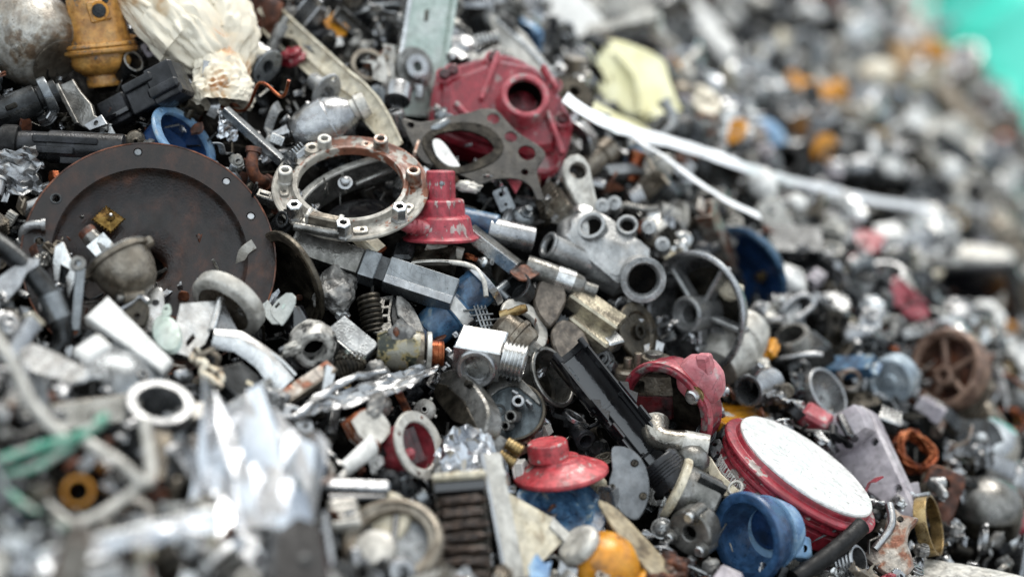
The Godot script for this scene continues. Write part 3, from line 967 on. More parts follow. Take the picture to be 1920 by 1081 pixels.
func left_middle() -> void:
	var t: Node3D
	# the big brown disc
	chipped("disc_iron", ["1f1715", "2a1f1c"], ["5a2e1c", "7a4428"], [[0.49, 0.018], [0.505, 0.02]], 40, 0.62, 0.8)
	t = H("cone_disc", "large dark brown metal disc with rusty rim, bolt holes and sunken centre", "disc", 282, 480, 84, 0.93, 190, 0.06)
	note(200, 330, 60, "cone disc", 1.5); note(400, 380, 70, "cone disc", 1.5)
	var holes := []
	var angs := [[258, 285], [424, 340], [470, 405], [104, 372], [73, 452], [180, 660], [410, 655]]
	for a in angs: holes.append(hole(t, a[0], a[1], 8.5, 16))
	P(t, "rim", plate(circle(0, 0, 233, 96), [circle(0, 0, 181, 72)] + holes, 5, 1.2), "iron", Transform3D.IDENTITY, 50)
	P(t, "lip", lathe([232, -4, 234.5, -4, 235.5, -1, 234.5, 1.2, 232, 0.6], 96, true), "rust")
	M["iron_dish"] = M["iron"]
	P(t, "dish", lathe([28, -74, 30, -58, 36, -52, 48, -46, 66, -38, 80, -36, 92, -37, 120, -35, 150, -26, 168, -15, 175, -11, 179, -3, 183, -0.5, 183, -4, 178, -8, 172, -16, 150, -31, 92, -42, 48, -51, 36, -60, 34, -74], 96, true).warp(bumpy, 1.0, 0.3), "iron", Transform3D.IDENTITY, 50)
	for k in [0, 1, 2]:
		var sp := spot(t, angs[k][0], angs[k][1])
		P(t, "rivet", lathe([0, -6, 7.5, -6, 7.5, -2, 6, -0.5, 0, 0.2], 18), "alu" if k else "zinc", X(sp.x, 1.0, sp.z))
	for k in [3, 4]:
		var sp := spot(t, angs[k][0], angs[k][1])
		P(t, "eyelet", tube(11, 7.5, 4, 18, 1), "steel", X(sp.x, 1.5, sp.z))
	# gold square ornament
	t = H("gold_stud", "small square gold filigree stud with beaded edge stuck on the brown disc", "stud", 203, 410, 75, 0.8, 26, 0.085, 12)
	t.transform.basis = t.transform.basis.scaled(Vector3.ONE * 0.76)
	P(t, "plate", lathe([0, -4, 40, -4, 38, 0, 8, 9, 0, 9], 4, false), "gold", X(0, 0, 0, 0, 8, 0), 20)
	P(t, "boss", lathe([0, 4, 11, 5, 12, 9, 8, 13, 0, 15], 16), "gold", X(2, 2, 2))
	P(t, "tip", lathe([0, 14, 4, 14, 5, 17, 3, 20, 0, 21], 12), "chrome", X(2, 2, 2))
	for side in 4:
		for k in 6:
			var a := Vector2(28, -28 + 56.0 * k / 6).rotated(side * PI / 2 + PI / 4 - 0.14)
			P(t, "bead", lathe([0, -3, 3, 0, 0, 3], 6), "gold", X(a.x, -2, a.y))
	# carburettor bowl
	t = B("float_bowl", "grey brown bell shaped float bowl with flange, lying on the brown disc", "bowl", 262, 552, 207, 463, 70, 0.17, 0.14, 0.0, 0.0)
	P(t, "bowl", lathe([0, -52, 16, -51, 34, -44, 48, -28, 56, -4, 60, 26, 0, 26], 44, false, 1).warp(bumpy, 1.2, 0.5), "warm", X(0, -6, 0), 50)
	P(t, "flange", lathe([0, 18, 66, 18, 67, 20, 67, 27, 66, 28, 0, 28], 44, false, 1), "warm", X(0, 2, 0))
	P(t, "gasket", lathe([0, 28, 64, 28, 64, 32, 0, 32], 44, false, 1), "grey", X(0, 3, 0))
	P(t, "lug", box(26, 16, 22, 4), "warm", X(-62, 26, 16))
	P(t, "lug", box(24, 20, 18, 4), "warm", X(62, 22, 10))
	var noz := P(t, "nozzle", cyl(13, 40, 20, 3), "warm", X(-30, -52, 28, 60, 0, 60))
	P(noz, "tip", tube(8, 3, 14, 16, 1.5), "grey", X(0, 12, 0))
	# small scorched stud
	t = B("scorched_stud", "small rusty capped stud with peeling silver skin, leaning on the brown disc", "stud", 160, 432, 205, 482, 24, 0.1, 0.1)
	P(t, "cap", cyl(17, 16, 20, 3), "rust", X(0, -LL / 2 + 14, 0))
	P(t, "body", lathe([0, -LL / 2 + 12, 18, -LL / 2 + 12, 19, 0, 21, LL / 2, 0, LL / 2], 20).warp(bumpy, 3, 1.2), "grey")
	P(t, "skin", sheet(6, 6, func(u, v): return Vector3(lerpf(-22, 18, u), lerpf(-4, LL / 2 + 14, v), 20 + 5 * sin(u * 9) * v), 1.0), "chrome")
	# silver torn clip
	t = H("folded_clip", "bright folded metal clip standing on the left part of the brown disc", "clip", 122, 500, 150, 0.85, 28, 0.12)
	P(t, "leaf", plate(onto(t, [102, 462, 117, 452, 128, 478, 141, 500, 137, 530, 127, 558, 122, 520, 130, 505, 112, 495, 108, 530, 100, 525, 98, 490]), [], 5, 1), "bright")
	P(t, "back", plate(onto(t, [102, 462, 117, 455, 124, 490, 115, 530, 104, 528]), [], 4, 1), "steel", X(0, -8, 0, 0, 0, 8))
	# curved dark pipe
	t = H("bent_pipe", "dark grey bent pipe curving down at the left edge below the disc", "pipe", 80, 545, 90, 0.95, 30, 0.1)
	note(30, 470, 25, "bent pipe", 1.5); note(118, 600, 28, "bent pipe", 1.5)
	var line := []
	for q in [[-30, 440, 4], [20, 478, 8], [60, 515, 8], [92, 555, 6], [112, 600, 0], [116, 640, -10], [90, 670, -20]]:
		var v := spot(t, q[0], q[1]); line.append(Vector3(v.x, q[2], v.z))
	P(t, "pipe", rod(curve(line, 7), 20, 16), "steel", Transform3D.IDENTITY, 50)
	P(t, "sleeve", rod(curve(line.slice(3, 5), 6), 23, 16), "zinc", Transform3D.IDENTITY, 50)
	# pale torn leaf at the left edge
	t = H("torn_leaf", "pale torn aluminium leaf lying over the bent pipe at the left edge", "shard", 25, 525, 120, 0.8, 40, 0.14)
	P(t, "leaf", plate(onto(t, [-20, 530, 20, 500, 50, 483, 72, 482, 70, 495, 48, 510, 36, 535, 10, 565, -5, 572, -20, 560]), [], 7, 2).warp(bumpy, 3, 1.0), "alu", Transform3D.IDENTITY, 50)
	# lugs between disc and wedge
	t = B("flat_lever", "dull grey flat lever between the bent pipe and the float bowl", "lever", 152, 490, 140, 620, 22, 0.12, 0.08)
	P(t, "bar", box(17, LL, 8, 2), "zinc")
	P(t, "eye", tube(15, 6, 12, 20, 2), "grey", X(6, -LL / 2 + 6, 6, 90))
	t = H("eyed_link", "white metal link with a dark round hole between float bowl and lid", "link", 288, 565, 100, 0.85, 30, 0.1)
	P(t, "plate", plate(smooth_loop(onto(t, [272, 560, 285, 540, 302, 540, 307, 560, 308, 590, 300, 625, 278, 620, 270, 595])), [hole(t, 291, 567, 7)], 5, 1), "bright", Transform3D.IDENTITY, 50)
	P(t, "plug", cyl(7, 2, 14, 0.3), "steel", X(spot(t, 291, 567).x, -2, spot(t, 291, 567).z))
	t = H("shadowed_lug", "dark brown triangular lug with a bolt hole beside the white link", "lug", 258, 585, 130, 0.8, 24, 0.12)
	P(t, "lug", plate(smooth_loop(onto(t, [225, 592, 262, 560, 276, 575, 270, 605, 256, 612])), [hole(t, 256, 592, 6)], 12, 2), "bronze")
	P(t, "rim", sweep(curve([spot(t, 216, 586), spot(t, 240, 572), spot(t, 262, 556), spot(t, 278, 566)], 5), ngon(6, 8), [], Vector3.UP), "alu")
	# white wedge
	t = B("white_wedge", "white painted wedge shaped slab with rusty specks at the left", "slab", 178, 580, 318, 692, 46, 0.13, 0.13, -25)
	P(t, "slab", plate(v2s([-32, -LL / 2, 30, -LL / 2 + 4, 20, LL / 2, -12, LL / 2 - 4]), [], 26, 3.5).moved(X(0, 0, 14, 90)).warp(bumpy, 1.2, 0.6), "white")
	P(t, "underside", plate(v2s([-30, -LL / 2 + 4, 28, -LL / 2 + 8, 18, LL / 2 - 4, -10, LL / 2 - 8]), [], 10, 2).moved(X(0, 0, -12, 90)), "rusty")
	# greenish oval and small tab
	t = H("greenish_cover", "greenish grey oval cover next to the folded alloy sheet", "cover", 312, 625, 110, 0.75, 30, 0.1)
	P(t, "cover", lathe([0, -8, 30, -8, 34, -3, 30, 3, 0, 7], 30).moved(Transform3D(Basis.from_scale(Vector3(0.8, 1, 1.5)), Vector3.ZERO)), "mint")
	P(t, "tab", plate(smooth_loop(v2s([-8, 40, 2, 66, 14, 64, 10, 40])), [circle(5, 56, 3, 8)], 4, 1), "mint", X(10, 4, 0))
	# folded alloy sheet
	t = H("folded_sheet", "scratched alloy sheet with a rolled edge below the round lid", "sheet", 365, 612, 60, 0.85, 46, 0.13)
	P(t, "sheet", plate(onto(t, [336, 568, 404, 562, 398, 612, 385, 645, 352, 668, 330, 660, 326, 620]), [onto(t, [348, 640, 362, 625, 366, 634, 352, 650])], 4, 1).warp(bumpy, 3, 0.8), "bright")
	P(t, "roll", rod(curve([spot(t, 414, 560), spot(t, 406, 590), spot(t, 396, 620)], 5), 8, 12), "bright", Transform3D.IDENTITY, 50)
	P(t, "flap", plate(onto(t, [410, 562, 420, 562, 444, 610, 458, 632, 445, 638, 402, 612]), [], 4, 1), "alu", X(0, -6, 0))
	# round lid
	t = H("drum_cover", "chalky white round lid lying face down on the lower edge of the disc", "lid", 424, 574, 232, 0.5, 60, 0.1)
	P(t, "rim", lathe([54, -1, 62, -1, 70, -4, 74, -10, 74, -32, 60, -36, 0, -38, 0, -30, 52, -28], 56, false, 2), "chalky", X(0, 12, 0), 45)
	P(t, "face", lathe([0, -6, 40, -6, 46, -2, 56, -2, 58, -8, 58, -12, 0, -12], 56, false, 1), "warm", X(0, 10, 0))
	P(t, "boss", tube(11, 6, 14, 20, 2), "grey", X(-30, 8, 28))
	# frosted bracket
	t = H("frosted_bracket", "frosted pale angle bracket with a green mark beside the round lid", "bracket", 525, 580, 130, 0.8, 34, 0.1)
	P(t, "leaf", plate(smooth_loop(onto(t, [522, 605, 505, 580, 536, 548, 554, 556, 548, 580, 530, 608]), 2), [onto(t, [514, 574, 522, 566, 525, 570, 517, 578])], 4, 1), "frost")
	P(t, "foot", plate(onto(t, [490, 568, 500, 560, 520, 590, 522, 606, 508, 606, 494, 590]), [], 4, 1), "frost", X(0, -3, 0))
	P(t, "green_mark", box(10, 0.6, 5, 0.2), "mint", Transform3D(Basis(Vector3.UP, 0.5), spot(t, 531, 574) + Vector3(0, 0.4, 0)))
	# bottle-like dark cap behind
	t = B("black_knurled_knob", "small black knurled knob behind the frosted bracket", "knob", 545, 585, 562, 622, 26, 0.03, 0.03)
	var g := lathe([0, -24, 24, -24, 26, -20, 26, 20, 22, 24, 0, 24], 36)
	P(t, "knob", g, "black")
	# dark ring lid behind the bar
	t = H("dark_ring_cover", "dark oily ring lid standing on edge right of the brown disc", "lid", 545, 525, 205, 0.45, 70, 0.0)
	P(t, "rim", lathe([84, -8, 96, -8, 99, -3, 99, 3, 94, 5, 88, 2, 80, 2, 80, -6], 64, true, 0.8), "bronze")
	P(t, "dish", lathe([0, -26, 50, -24, 74, -10, 82, 0, 82, -5, 74, -15, 50, -29, 0, -31], 56), "oily")
	P(t, "stud", lathe([0, -26, 6, -26, 6, -20, 0, -18], 12), "bronze", X(40, 4, 30))

func lower_left() -> void:
	var t: Node3D
	# hand-made rag knot
	t = H("wire_knot", "twisted knot of tan wire and rag below the folded sheet", "knot", 392, 690, 90, 0.9, 40, 0.13)
	for k in 5:
		var a := []
		for j in 6: a.append(Vector3(rng.randf_range(-32, 32), rng.randf_range(-6, 14), lerpf(-38, 44, j / 5.0)))
		P(t, "strand", rod(curve(a, 6), [7, 5, 6, 4, 5][k], 8), ["cloth", "warm", "cloth", "bronze", "warm"][k], Transform3D.IDENTITY, 60)
	# curved alloy sheet with dark block
	t = H("curved_sheet", "smooth curved alloy sheet sweeping down right of the wire knot", "sheet", 472, 668, 60, 0.85, 50, 0.13)
	note(520, 700, 30, "curved sheet", 1.45)
	var aa := onto(t, [402, 620, 450, 628, 500, 660, 548, 712])
	var bb := onto(t, [395, 650, 440, 660, 480, 690, 520, 738])
	P(t, "sheet", sheet(12, 5, func(u, v):
		var k := minf(u * 3.0, 2.999)
		var i := int(k)
		var q: Vector2 = aa[i].lerp(aa[i + 1], k - i).lerp(bb[i].lerp(bb[i + 1], k - i), v)
		return Vector3(q.x, 10 * sin(u * 3.0) - 8 * v * v + 6 * sin(v * 3.0), -q.y), 4.0), "bright", Transform3D.IDENTITY, 60)
	P(t, "crease", rod(curve([spot(t, 500, 662) + Vector3(0, 10, 0), spot(t, 525, 680) + Vector3(0, 9, 0), spot(t, 552, 705) + Vector3(0, 4, 0)], 4), 4, 8), "bright")
	t = H("black_hex_block", "black six sided block tucked under the curved alloy sheet", "block", 452, 712, 50, 0.75, 34, 0.12)
	P(t, "block", cyl(42, 40, 6, 3), "steel", Transform3D.IDENTITY, 10)
	P(t, "label_chip", box(14, 1, 10, 0.3), "cream", X(16, 1, -6, 0, 20, 0))
	# rusty strip and alloy bar
	t = B("rusty_strip", "cream strip with rust along its edge leaning below the burnt fitting", "strip", 520, 752, 622, 684, 26, 0.12, 0.1, -30)
	P(t, "strip", box(28, LL, 8, 2).warp(bumpy, 1, 1), "rusty")
	P(t, "flange", box(5, LL, 18, 1.5), "warm", X(15, 0, -6))
	t = B("alloy_bar", "short bright square alloy bar standing next to the rusty strip", "bar", 604, 760, 615, 688, 26, 0.13, 0.12, 30)
	P(t, "bar", box(22, LL, 22, 2), "bright")
	# burnt fitting
	t = H("burnt_fitting", "white burnt fitting with a black round bore and broken prongs", "fitting", 590, 658, 290, 0.86, 46, 0.1)
	P(t, "sleeve", lathe([22, -44, 44, -44, 46, -26, 42, -10, 38, 0, 30, 4, 23, 2, 22, -6], 40, true, 1.5).warp(bumpy, 2.5, 1.6), "burnt", Transform3D.IDENTITY, 50)
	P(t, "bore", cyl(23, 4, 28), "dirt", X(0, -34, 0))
	P(t, "crust", lump(Vector3(22, 12, 14), 8, 0.4, 1.0, 4.0), "chalky", X(38, -2, 20))
	P(t, "prong", box(17, 74, 14, 3), "grey", X(-38, -30, -22, 70, 20, 20))
	P(t, "prong", box(16, 72, 12, 3), "alu", X(48, -16, -6, 72, -10, -22))
	P(t, "bridge", box(70, 14, 16, 4).warp(bumpy, 3, 1), "stony", X(4, -34, -46, 0, -12, 0))
	# grey rect block
	t = B("milled_block", "grey milled rectangular block with a bright top edge", "block", 625, 612, 692, 668, 40, 0.06, 0.08, -35)
	P(t, "block", box(52, LL, 30, 2), "zinc")
	P(t, "top_edge", box(4, LL - 3, 27, 1), "bright", X(27, 0, 0))
	# filigree bead
	t = B("filigree_bead", "small dark brass filigree bead with looped crown", "bead", 650, 718, 662, 650, 34, 0.1, 0.1)
	P(t, "bell", lathe([0, -34, 8, -32, 20, -18, 25, -2, 25, 4, 0, 4], 24), "oily")
	for k in 18:
		var a := TAU * k / 18
		var w := []
		for j in 6: w.append(Vector3(cos(a + j * 0.16) * [9, 17, 22, 25.5, 26.5, 25][j], [-33, -24, -14, -6, 0, 4][j], sin(a + j * 0.16) * [9, 17, 22, 25.5, 26.5, 25][j]))
		P(t, "wire", rod(curve(w, 3), 1.2, 5), "bronze")
	for k in 16:
		var a := TAU * k / 16
		P(t, "petal", lathe([0, -5, 3.6, -2, 3.6, 3, 0, 7], 8), "bronze", X(cos(a) * 26, 8, sin(a) * 26))
		P(t, "loop", sweep(circle3(4.2, 10), ngon(1.1, 5), [], Vector3.UP, true), "mint" if k % 5 == 0 else "bronze", Transform3D(Basis.from_euler(Vector3(0, -a, 0.5)), Vector3(cos(a) * 23, 18, sin(a) * 23)))
	P(t, "ring", sweep(circle3(7, 14), ngon(1.8, 6), [], Vector3.UP, true), "brass", X(0, -40, 2, 70))
	# camouflaged solenoid
	t = B("patchy_solenoid", "olive and cream patched solenoid housing with a bare copper coil end", "solenoid", 706, 655, 822, 660, 60, 0.1, 0.08, 0.0, 0.0)
	P(t, "housing", lathe([0, -LL / 2 + 2, 30, -LL / 2, 37, -LL / 2 + 12, 40, -18, 38, 22, 0, 22], 36, false, 1.5).warp(bumpy, 2.0, 1.0), "olive")
	P(t, "sleeve", lathe([0, 0, 36, 0, 38, 20, 36, 32, 0, 32], 36, false, 1.5), "warm", X(0, -2, 0))
	P(t, "end_plate", cyl(38, 9, 36, 2), "chalky", X(0, 44, 0))
	P(t, "coil", helix(22, 3, 22, 6, 14), "copper", X(2, 66, 0))
	P(t, "core", cyl(18, 20, 20), "rust", X(2, 66, 0))
	P(t, "crust", lump(Vector3(30, 26, 12), 10, 0.4, 0.9, 6.0), "stony", X(-26, -12, 20))
	P(t, "rust_knob", lump(Vector3(9, 7, 7), 6, 0.3, 0.9, 2.0), "rust", X(-34, -24, 30))
	t = H("white_nugget", "rough white and black nugget under the olive solenoid", "nugget", 706, 700, 60, 0.8, 28, 0.1)
	P(t, "nugget", lump(Vector3(26, 22, 24), 12, 0.35, 0.9, 12.0), "stony", Transform3D.IDENTITY, 25)
	# torn shard
	t = H("torn_shard", "long torn aluminium shard with a ragged folded edge lying across the centre", "shard", 690, 728, 70, 0.62, 30, 0.13)
	for q in [[600, 752], [650, 738], [740, 712], [790, 690]]: note(q[0], q[1], 26, "torn shard", 1.45)
	var s0 := onto(t, [548, 780, 610, 748, 680, 722, 750, 700, 822, 668])
	var s1 := onto(t, [590, 782, 650, 772, 712, 756, 770, 734, 818, 700])
	var nn := noise(8, 0.03, 3)
	P(t, "blade", sheet(30, 9, func(u, v):
		var k := minf(u * 4.0, 3.999)
		var i := int(k)
		var q: Vector2 = s0[i].lerp(s0[i + 1], k - i).lerp(s1[i].lerp(s1[i + 1], k - i), v)
		return Vector3(q.x, 16.0 * absf(v - 0.35) + 9 * nn.get_noise_2d(u * 420, v * 60), -q.y + 11 * nn.get_noise_2d(u * 900 + 99, v * 40) * absf(v - 0.5) * 2.0), 3.0), "alu", Transform3D.IDENTITY, 24)
	P(t, "fold", rod(curve([spot(t, 548, 786) + Vector3(0, 4, 0), spot(t, 600, 752) + Vector3(0, 16, 0), spot(t, 660, 724) + Vector3(0, 22, 0), spot(t, 722, 706) + Vector3(0, 14, 0)], 6), 8, 7, [0.5, 0.6, 0.7, 0.8, 0.9, 1, 1.1, 1, 1.1, 1, 0.9, 1, 0.9, 0.9, 0.8, 0.7, 0.6, 0.5, 0.4]).warp(bumpy, 6, 1.5), "alu", Transform3D.IDENTITY, 30)
	# things at the near left, out of focus
	t = H("white_bracket", "bright white bent bracket near the left edge, blurred", "bracket", 120, 690, 110, 0.75, 70, 0.04)
	P(t, "slab", plate(onto(t, [30, 655, 60, 640, 110, 660, 165, 690, 160, 712, 130, 720, 60, 700, 40, 685]), [], 14, 4), "bright")
	P(t, "tail", box(60, 20, 50, 8), "white", X(60, 0, -20, 0, 20, 0))
	P(t, "wall", box(100, 60, 12, 5), "bright", X(10, -34, 24, 0, -20, 0))
	t = H("arched_cover", "grey arched cover plate with a bolt hole, under the white wedge", "cover", 235, 690, 70, 0.7, 60, 0.02)
	P(t, "cover", lathe([0, 12, 30, 10, 74, -6, 80, -12, 76, -14, 30, 3, 0, 5], 48), "zinc")
	P(t, "rim", tube(84, 76, 10, 56, 2), "steel", X(0, -4, 0))
	P(t, "eye", tube(12, 6, 10, 18, 2), "steel", X(34, 12, 12))
	t = B("square_peg", "pale square peg sticking up at the left edge, blurred", "peg", 0, 690, 62, 600, 34, 0.02, 0.04, 20)
	P(t, "peg", box(34, LL, 30, 6), "alu")
	P(t, "cap", box(36, 8, 32, 3), "cream", X(0, LL / 2, 0))
	# upright tube
	t = H("upright_tube", "thick walled grey tube end facing up in the blurred left foreground", "tube", 300, 752, 80, 0.66, 70, 0.12)
	P(t, "tube", tube(64, 43, 150, 48, 4), "pewter")
	P(t, "arm", box(170, 26, 60, 6), "warm_alu", X(-112, -44, 14, 30, 22, 8))
	P(t, "arm", box(40, 24, 150, 6), "zinc", X(40, -50, 70, 20, 10, 0))
	P(t, "arm", box(90, 20, 50, 6), "grey", X(80, -30, -20, 0, 30, 0))
	# plates running behind the tube
	t = B("flat_bar", "wide grey flat bar behind the upright tube in the left foreground", "bar", 110, 780, 430, 745, 60, -0.35, -0.35, 10)
	P(t, "bar", box(70, LL, 14, 4), "pewter")
	# green and grey wire cage
	t = H("wire_cage", "bent cage of grey rods with flaking green paint in the left foreground", "cage", 150, 850, 90, 0.93, 120, 0.14)
	note(60, 900, 60, "wire cage", 1.0); note(250, 880, 60, "wire cage", 1.0)
	var rods := [[[-40, 600, 12], [20, 680, 10], [60, 760, 4], [130, 830, 0]], [[-50, 885, 4], [50, 850, 10], [150, 820, 12], [200, 780, 0]], [[-50, 900, -10], [60, 880, 4], [140, 830, 4]], [[150, 820, 0], [220, 870, 14], [280, 905, 6], [270, 780, -16]], [[-40, 880, 0], [40, 950, 14], [100, 985, 10], [150, 990, 0]], [[275, 900, 0], [200, 960, 6], [140, 985, 6]], [[60, 905, -20], [100, 950, -10], [140, 985, -4]], [[-30, 1060, 0], [50, 1040, 10], [110, 1000, 6]]]
	var rad := [12, 11, 9, 11, 10, 11, 7, 13]
	var mats := ["chalky", "teal_grey", "teal_grey", "chalky", "teal_grey", "chalky", "chalky", "alu"]
	stuffed("teal_grey", ["3f8f78", "57a58c", "9fa8a2", "b4b2ac"], [0.3, 0.45, 0.55, 0.8], 0.03, 0.1, 0.55, 0.02)
	for k in rods.size():
		var a := []
		for q in rods[k]:
			var v := spot(t, q[0], q[1]); a.append(v + Vector3(0, q[2], 0))
		P(t, "rod", rod(curve(a, 7), rad[k], 12), mats[k], Transform3D.IDENTITY, 60)
	# oval ring and rusty bits under the cage
	t = H("oval_ring", "flat grey oval ring beneath the wire cage", "ring", 240, 965, 60, 0.7, 50, -0.02)
	var oval := PackedVector2Array()
	var oval2 := PackedVector2Array()
	for k in 40:
		oval.append(Vector2(cos(TAU * k / 40) * 46, sin(TAU * k / 40) * 66).rotated(-0.5))
		oval2.append(Vector2(cos(TAU * k / 40) * 25, sin(TAU * k / 40) * 44).rotated(-0.5))
	P(t, "ring", plate(oval, [oval2], 16, 4), "grey", Transform3D.IDENTITY, 50)
	t = H("orange_pipe_piece", "rusty orange pipe piece in the shadow beneath the wire cage", "pipe", 130, 930, 30, 0.5, 40, -0.03)
	P(t, "pipe", tube(30, 22, 120, 24, 3), "orange", X(0, 20, 0, 60))
	# crumpled foil
	t = H("crumpled_foil", "large crumpled bright white foil sheet in the left foreground", "foil", 490, 920, 80, 0.8, 130, 0.08)
	note(450, 800, 60, "crumpled foil", 1.0); note(430, 1040, 90, "crumpled foil", 1.0); note(560, 870, 50, "crumpled foil", 1.0)
	var nf := noise(77, 0.008, 4)
	nf.fractal_type = FastNoiseLite.FRACTAL_RIDGED
	nf.fractal_octaves = 2
	var fo := onto(t, [375, 745, 500, 760, 618, 850, 615, 920, 330, 1190, 380, 940, 560, 1120, 560, 960])
	var rf := RandomNumberGenerator.new()
	rf.seed = 5
	var crush := func(nx: int, ny: int, high: float) -> Array:                # random heights of a crushed sheet, in long diagonal folds
		var g := []
		for i in nx + 1:
			var row := []
			for j in ny + 1: row.append(Vector3(rf.randf_range(-0.4, 0.4), rf.randf_range(-1, 1) * high * 0.4 + high * absf(fmod((i * 1.0 + j * 0.35) * 0.5, 2.0) - 1.0), rf.randf_range(-0.4, 0.4)))
			g.append(row)
		return g
	var h1: Array = crush.call(9, 7, 50.0)
	P(t, "sheet", sheet(9, 7, func(u, v):
		var q: Vector2 = fo[0].lerp(fo[1], minf(u * 2, 1)).lerp(fo[2], maxf(u * 2 - 1, 0)).lerp(fo[4].lerp(fo[6], u), v)
		var h: Vector3 = h1[roundi(u * 9)][roundi(v * 7)]
		return Vector3(q.x + h.x * 14, h.y, -q.y + h.z * 14), 1.5), "foil", Transform3D.IDENTITY, 24)
	t = H("foil_strip", "long bright metal strip across the bottom left corner, blurred", "strip", 180, 1012, 98, 0.6, 80, 0.1)
	note(60, 1050, 60, "foil strip", 0.95); note(320, 1010, 60, "foil strip", 0.95)
	var h2: Array = crush.call(22, 4, 16.0)
	P(t, "strip", sheet(22, 4, func(u, v):
		var h: Vector3 = h2[roundi(u * 22)][roundi(v * 4)]
		return Vector3(lerpf(-300, 230, u), h.y, lerpf(-16, 40, v) - 60 * u + 60 + h.z * 8), 3.0), "foil", Transform3D.IDENTITY, 24)
	P(t, "hem", rod(curve([Vector3(-300, 8, 46), Vector3(-100, 10, 24), Vector3(60, 10, 4), Vector3(230, 8, -14)], 6), 9, 10), "bright", Transform3D.IDENTITY, 60)
	# black box corner at the bottom
	t = H("black_box", "black plastic box corner with a rivet right of the crumpled foil", "box", 575, 1020, 60, 0.8, 60, 0.2)
	P(t, "box", plate(onto(t, [510, 1000, 560, 965, 605, 985, 625, 1100, 505, 1110]), [], 60, 5), "black")
	P(t, "rivet", lathe([0, 0, 13, 0, 11, 5, 0, 8], 20), "steel", X(spot(t, 572, 1050).x, 0, spot(t, 572, 1050).z))
	t = B("thin_rail", "thin pale metal rail standing right of the black box corner", "rail", 630, 1100, 608, 960, 18, 0.03, 0.05)
	P(t, "rail", box(10, LL, 16, 2), "alu")

func circle3(r: float, n: int) -> PackedVector3Array:
	var q := PackedVector3Array()
	for i in n: q.append(Vector3(cos(TAU * i / n) * r, 0, sin(TAU * i / n) * r))
	return q

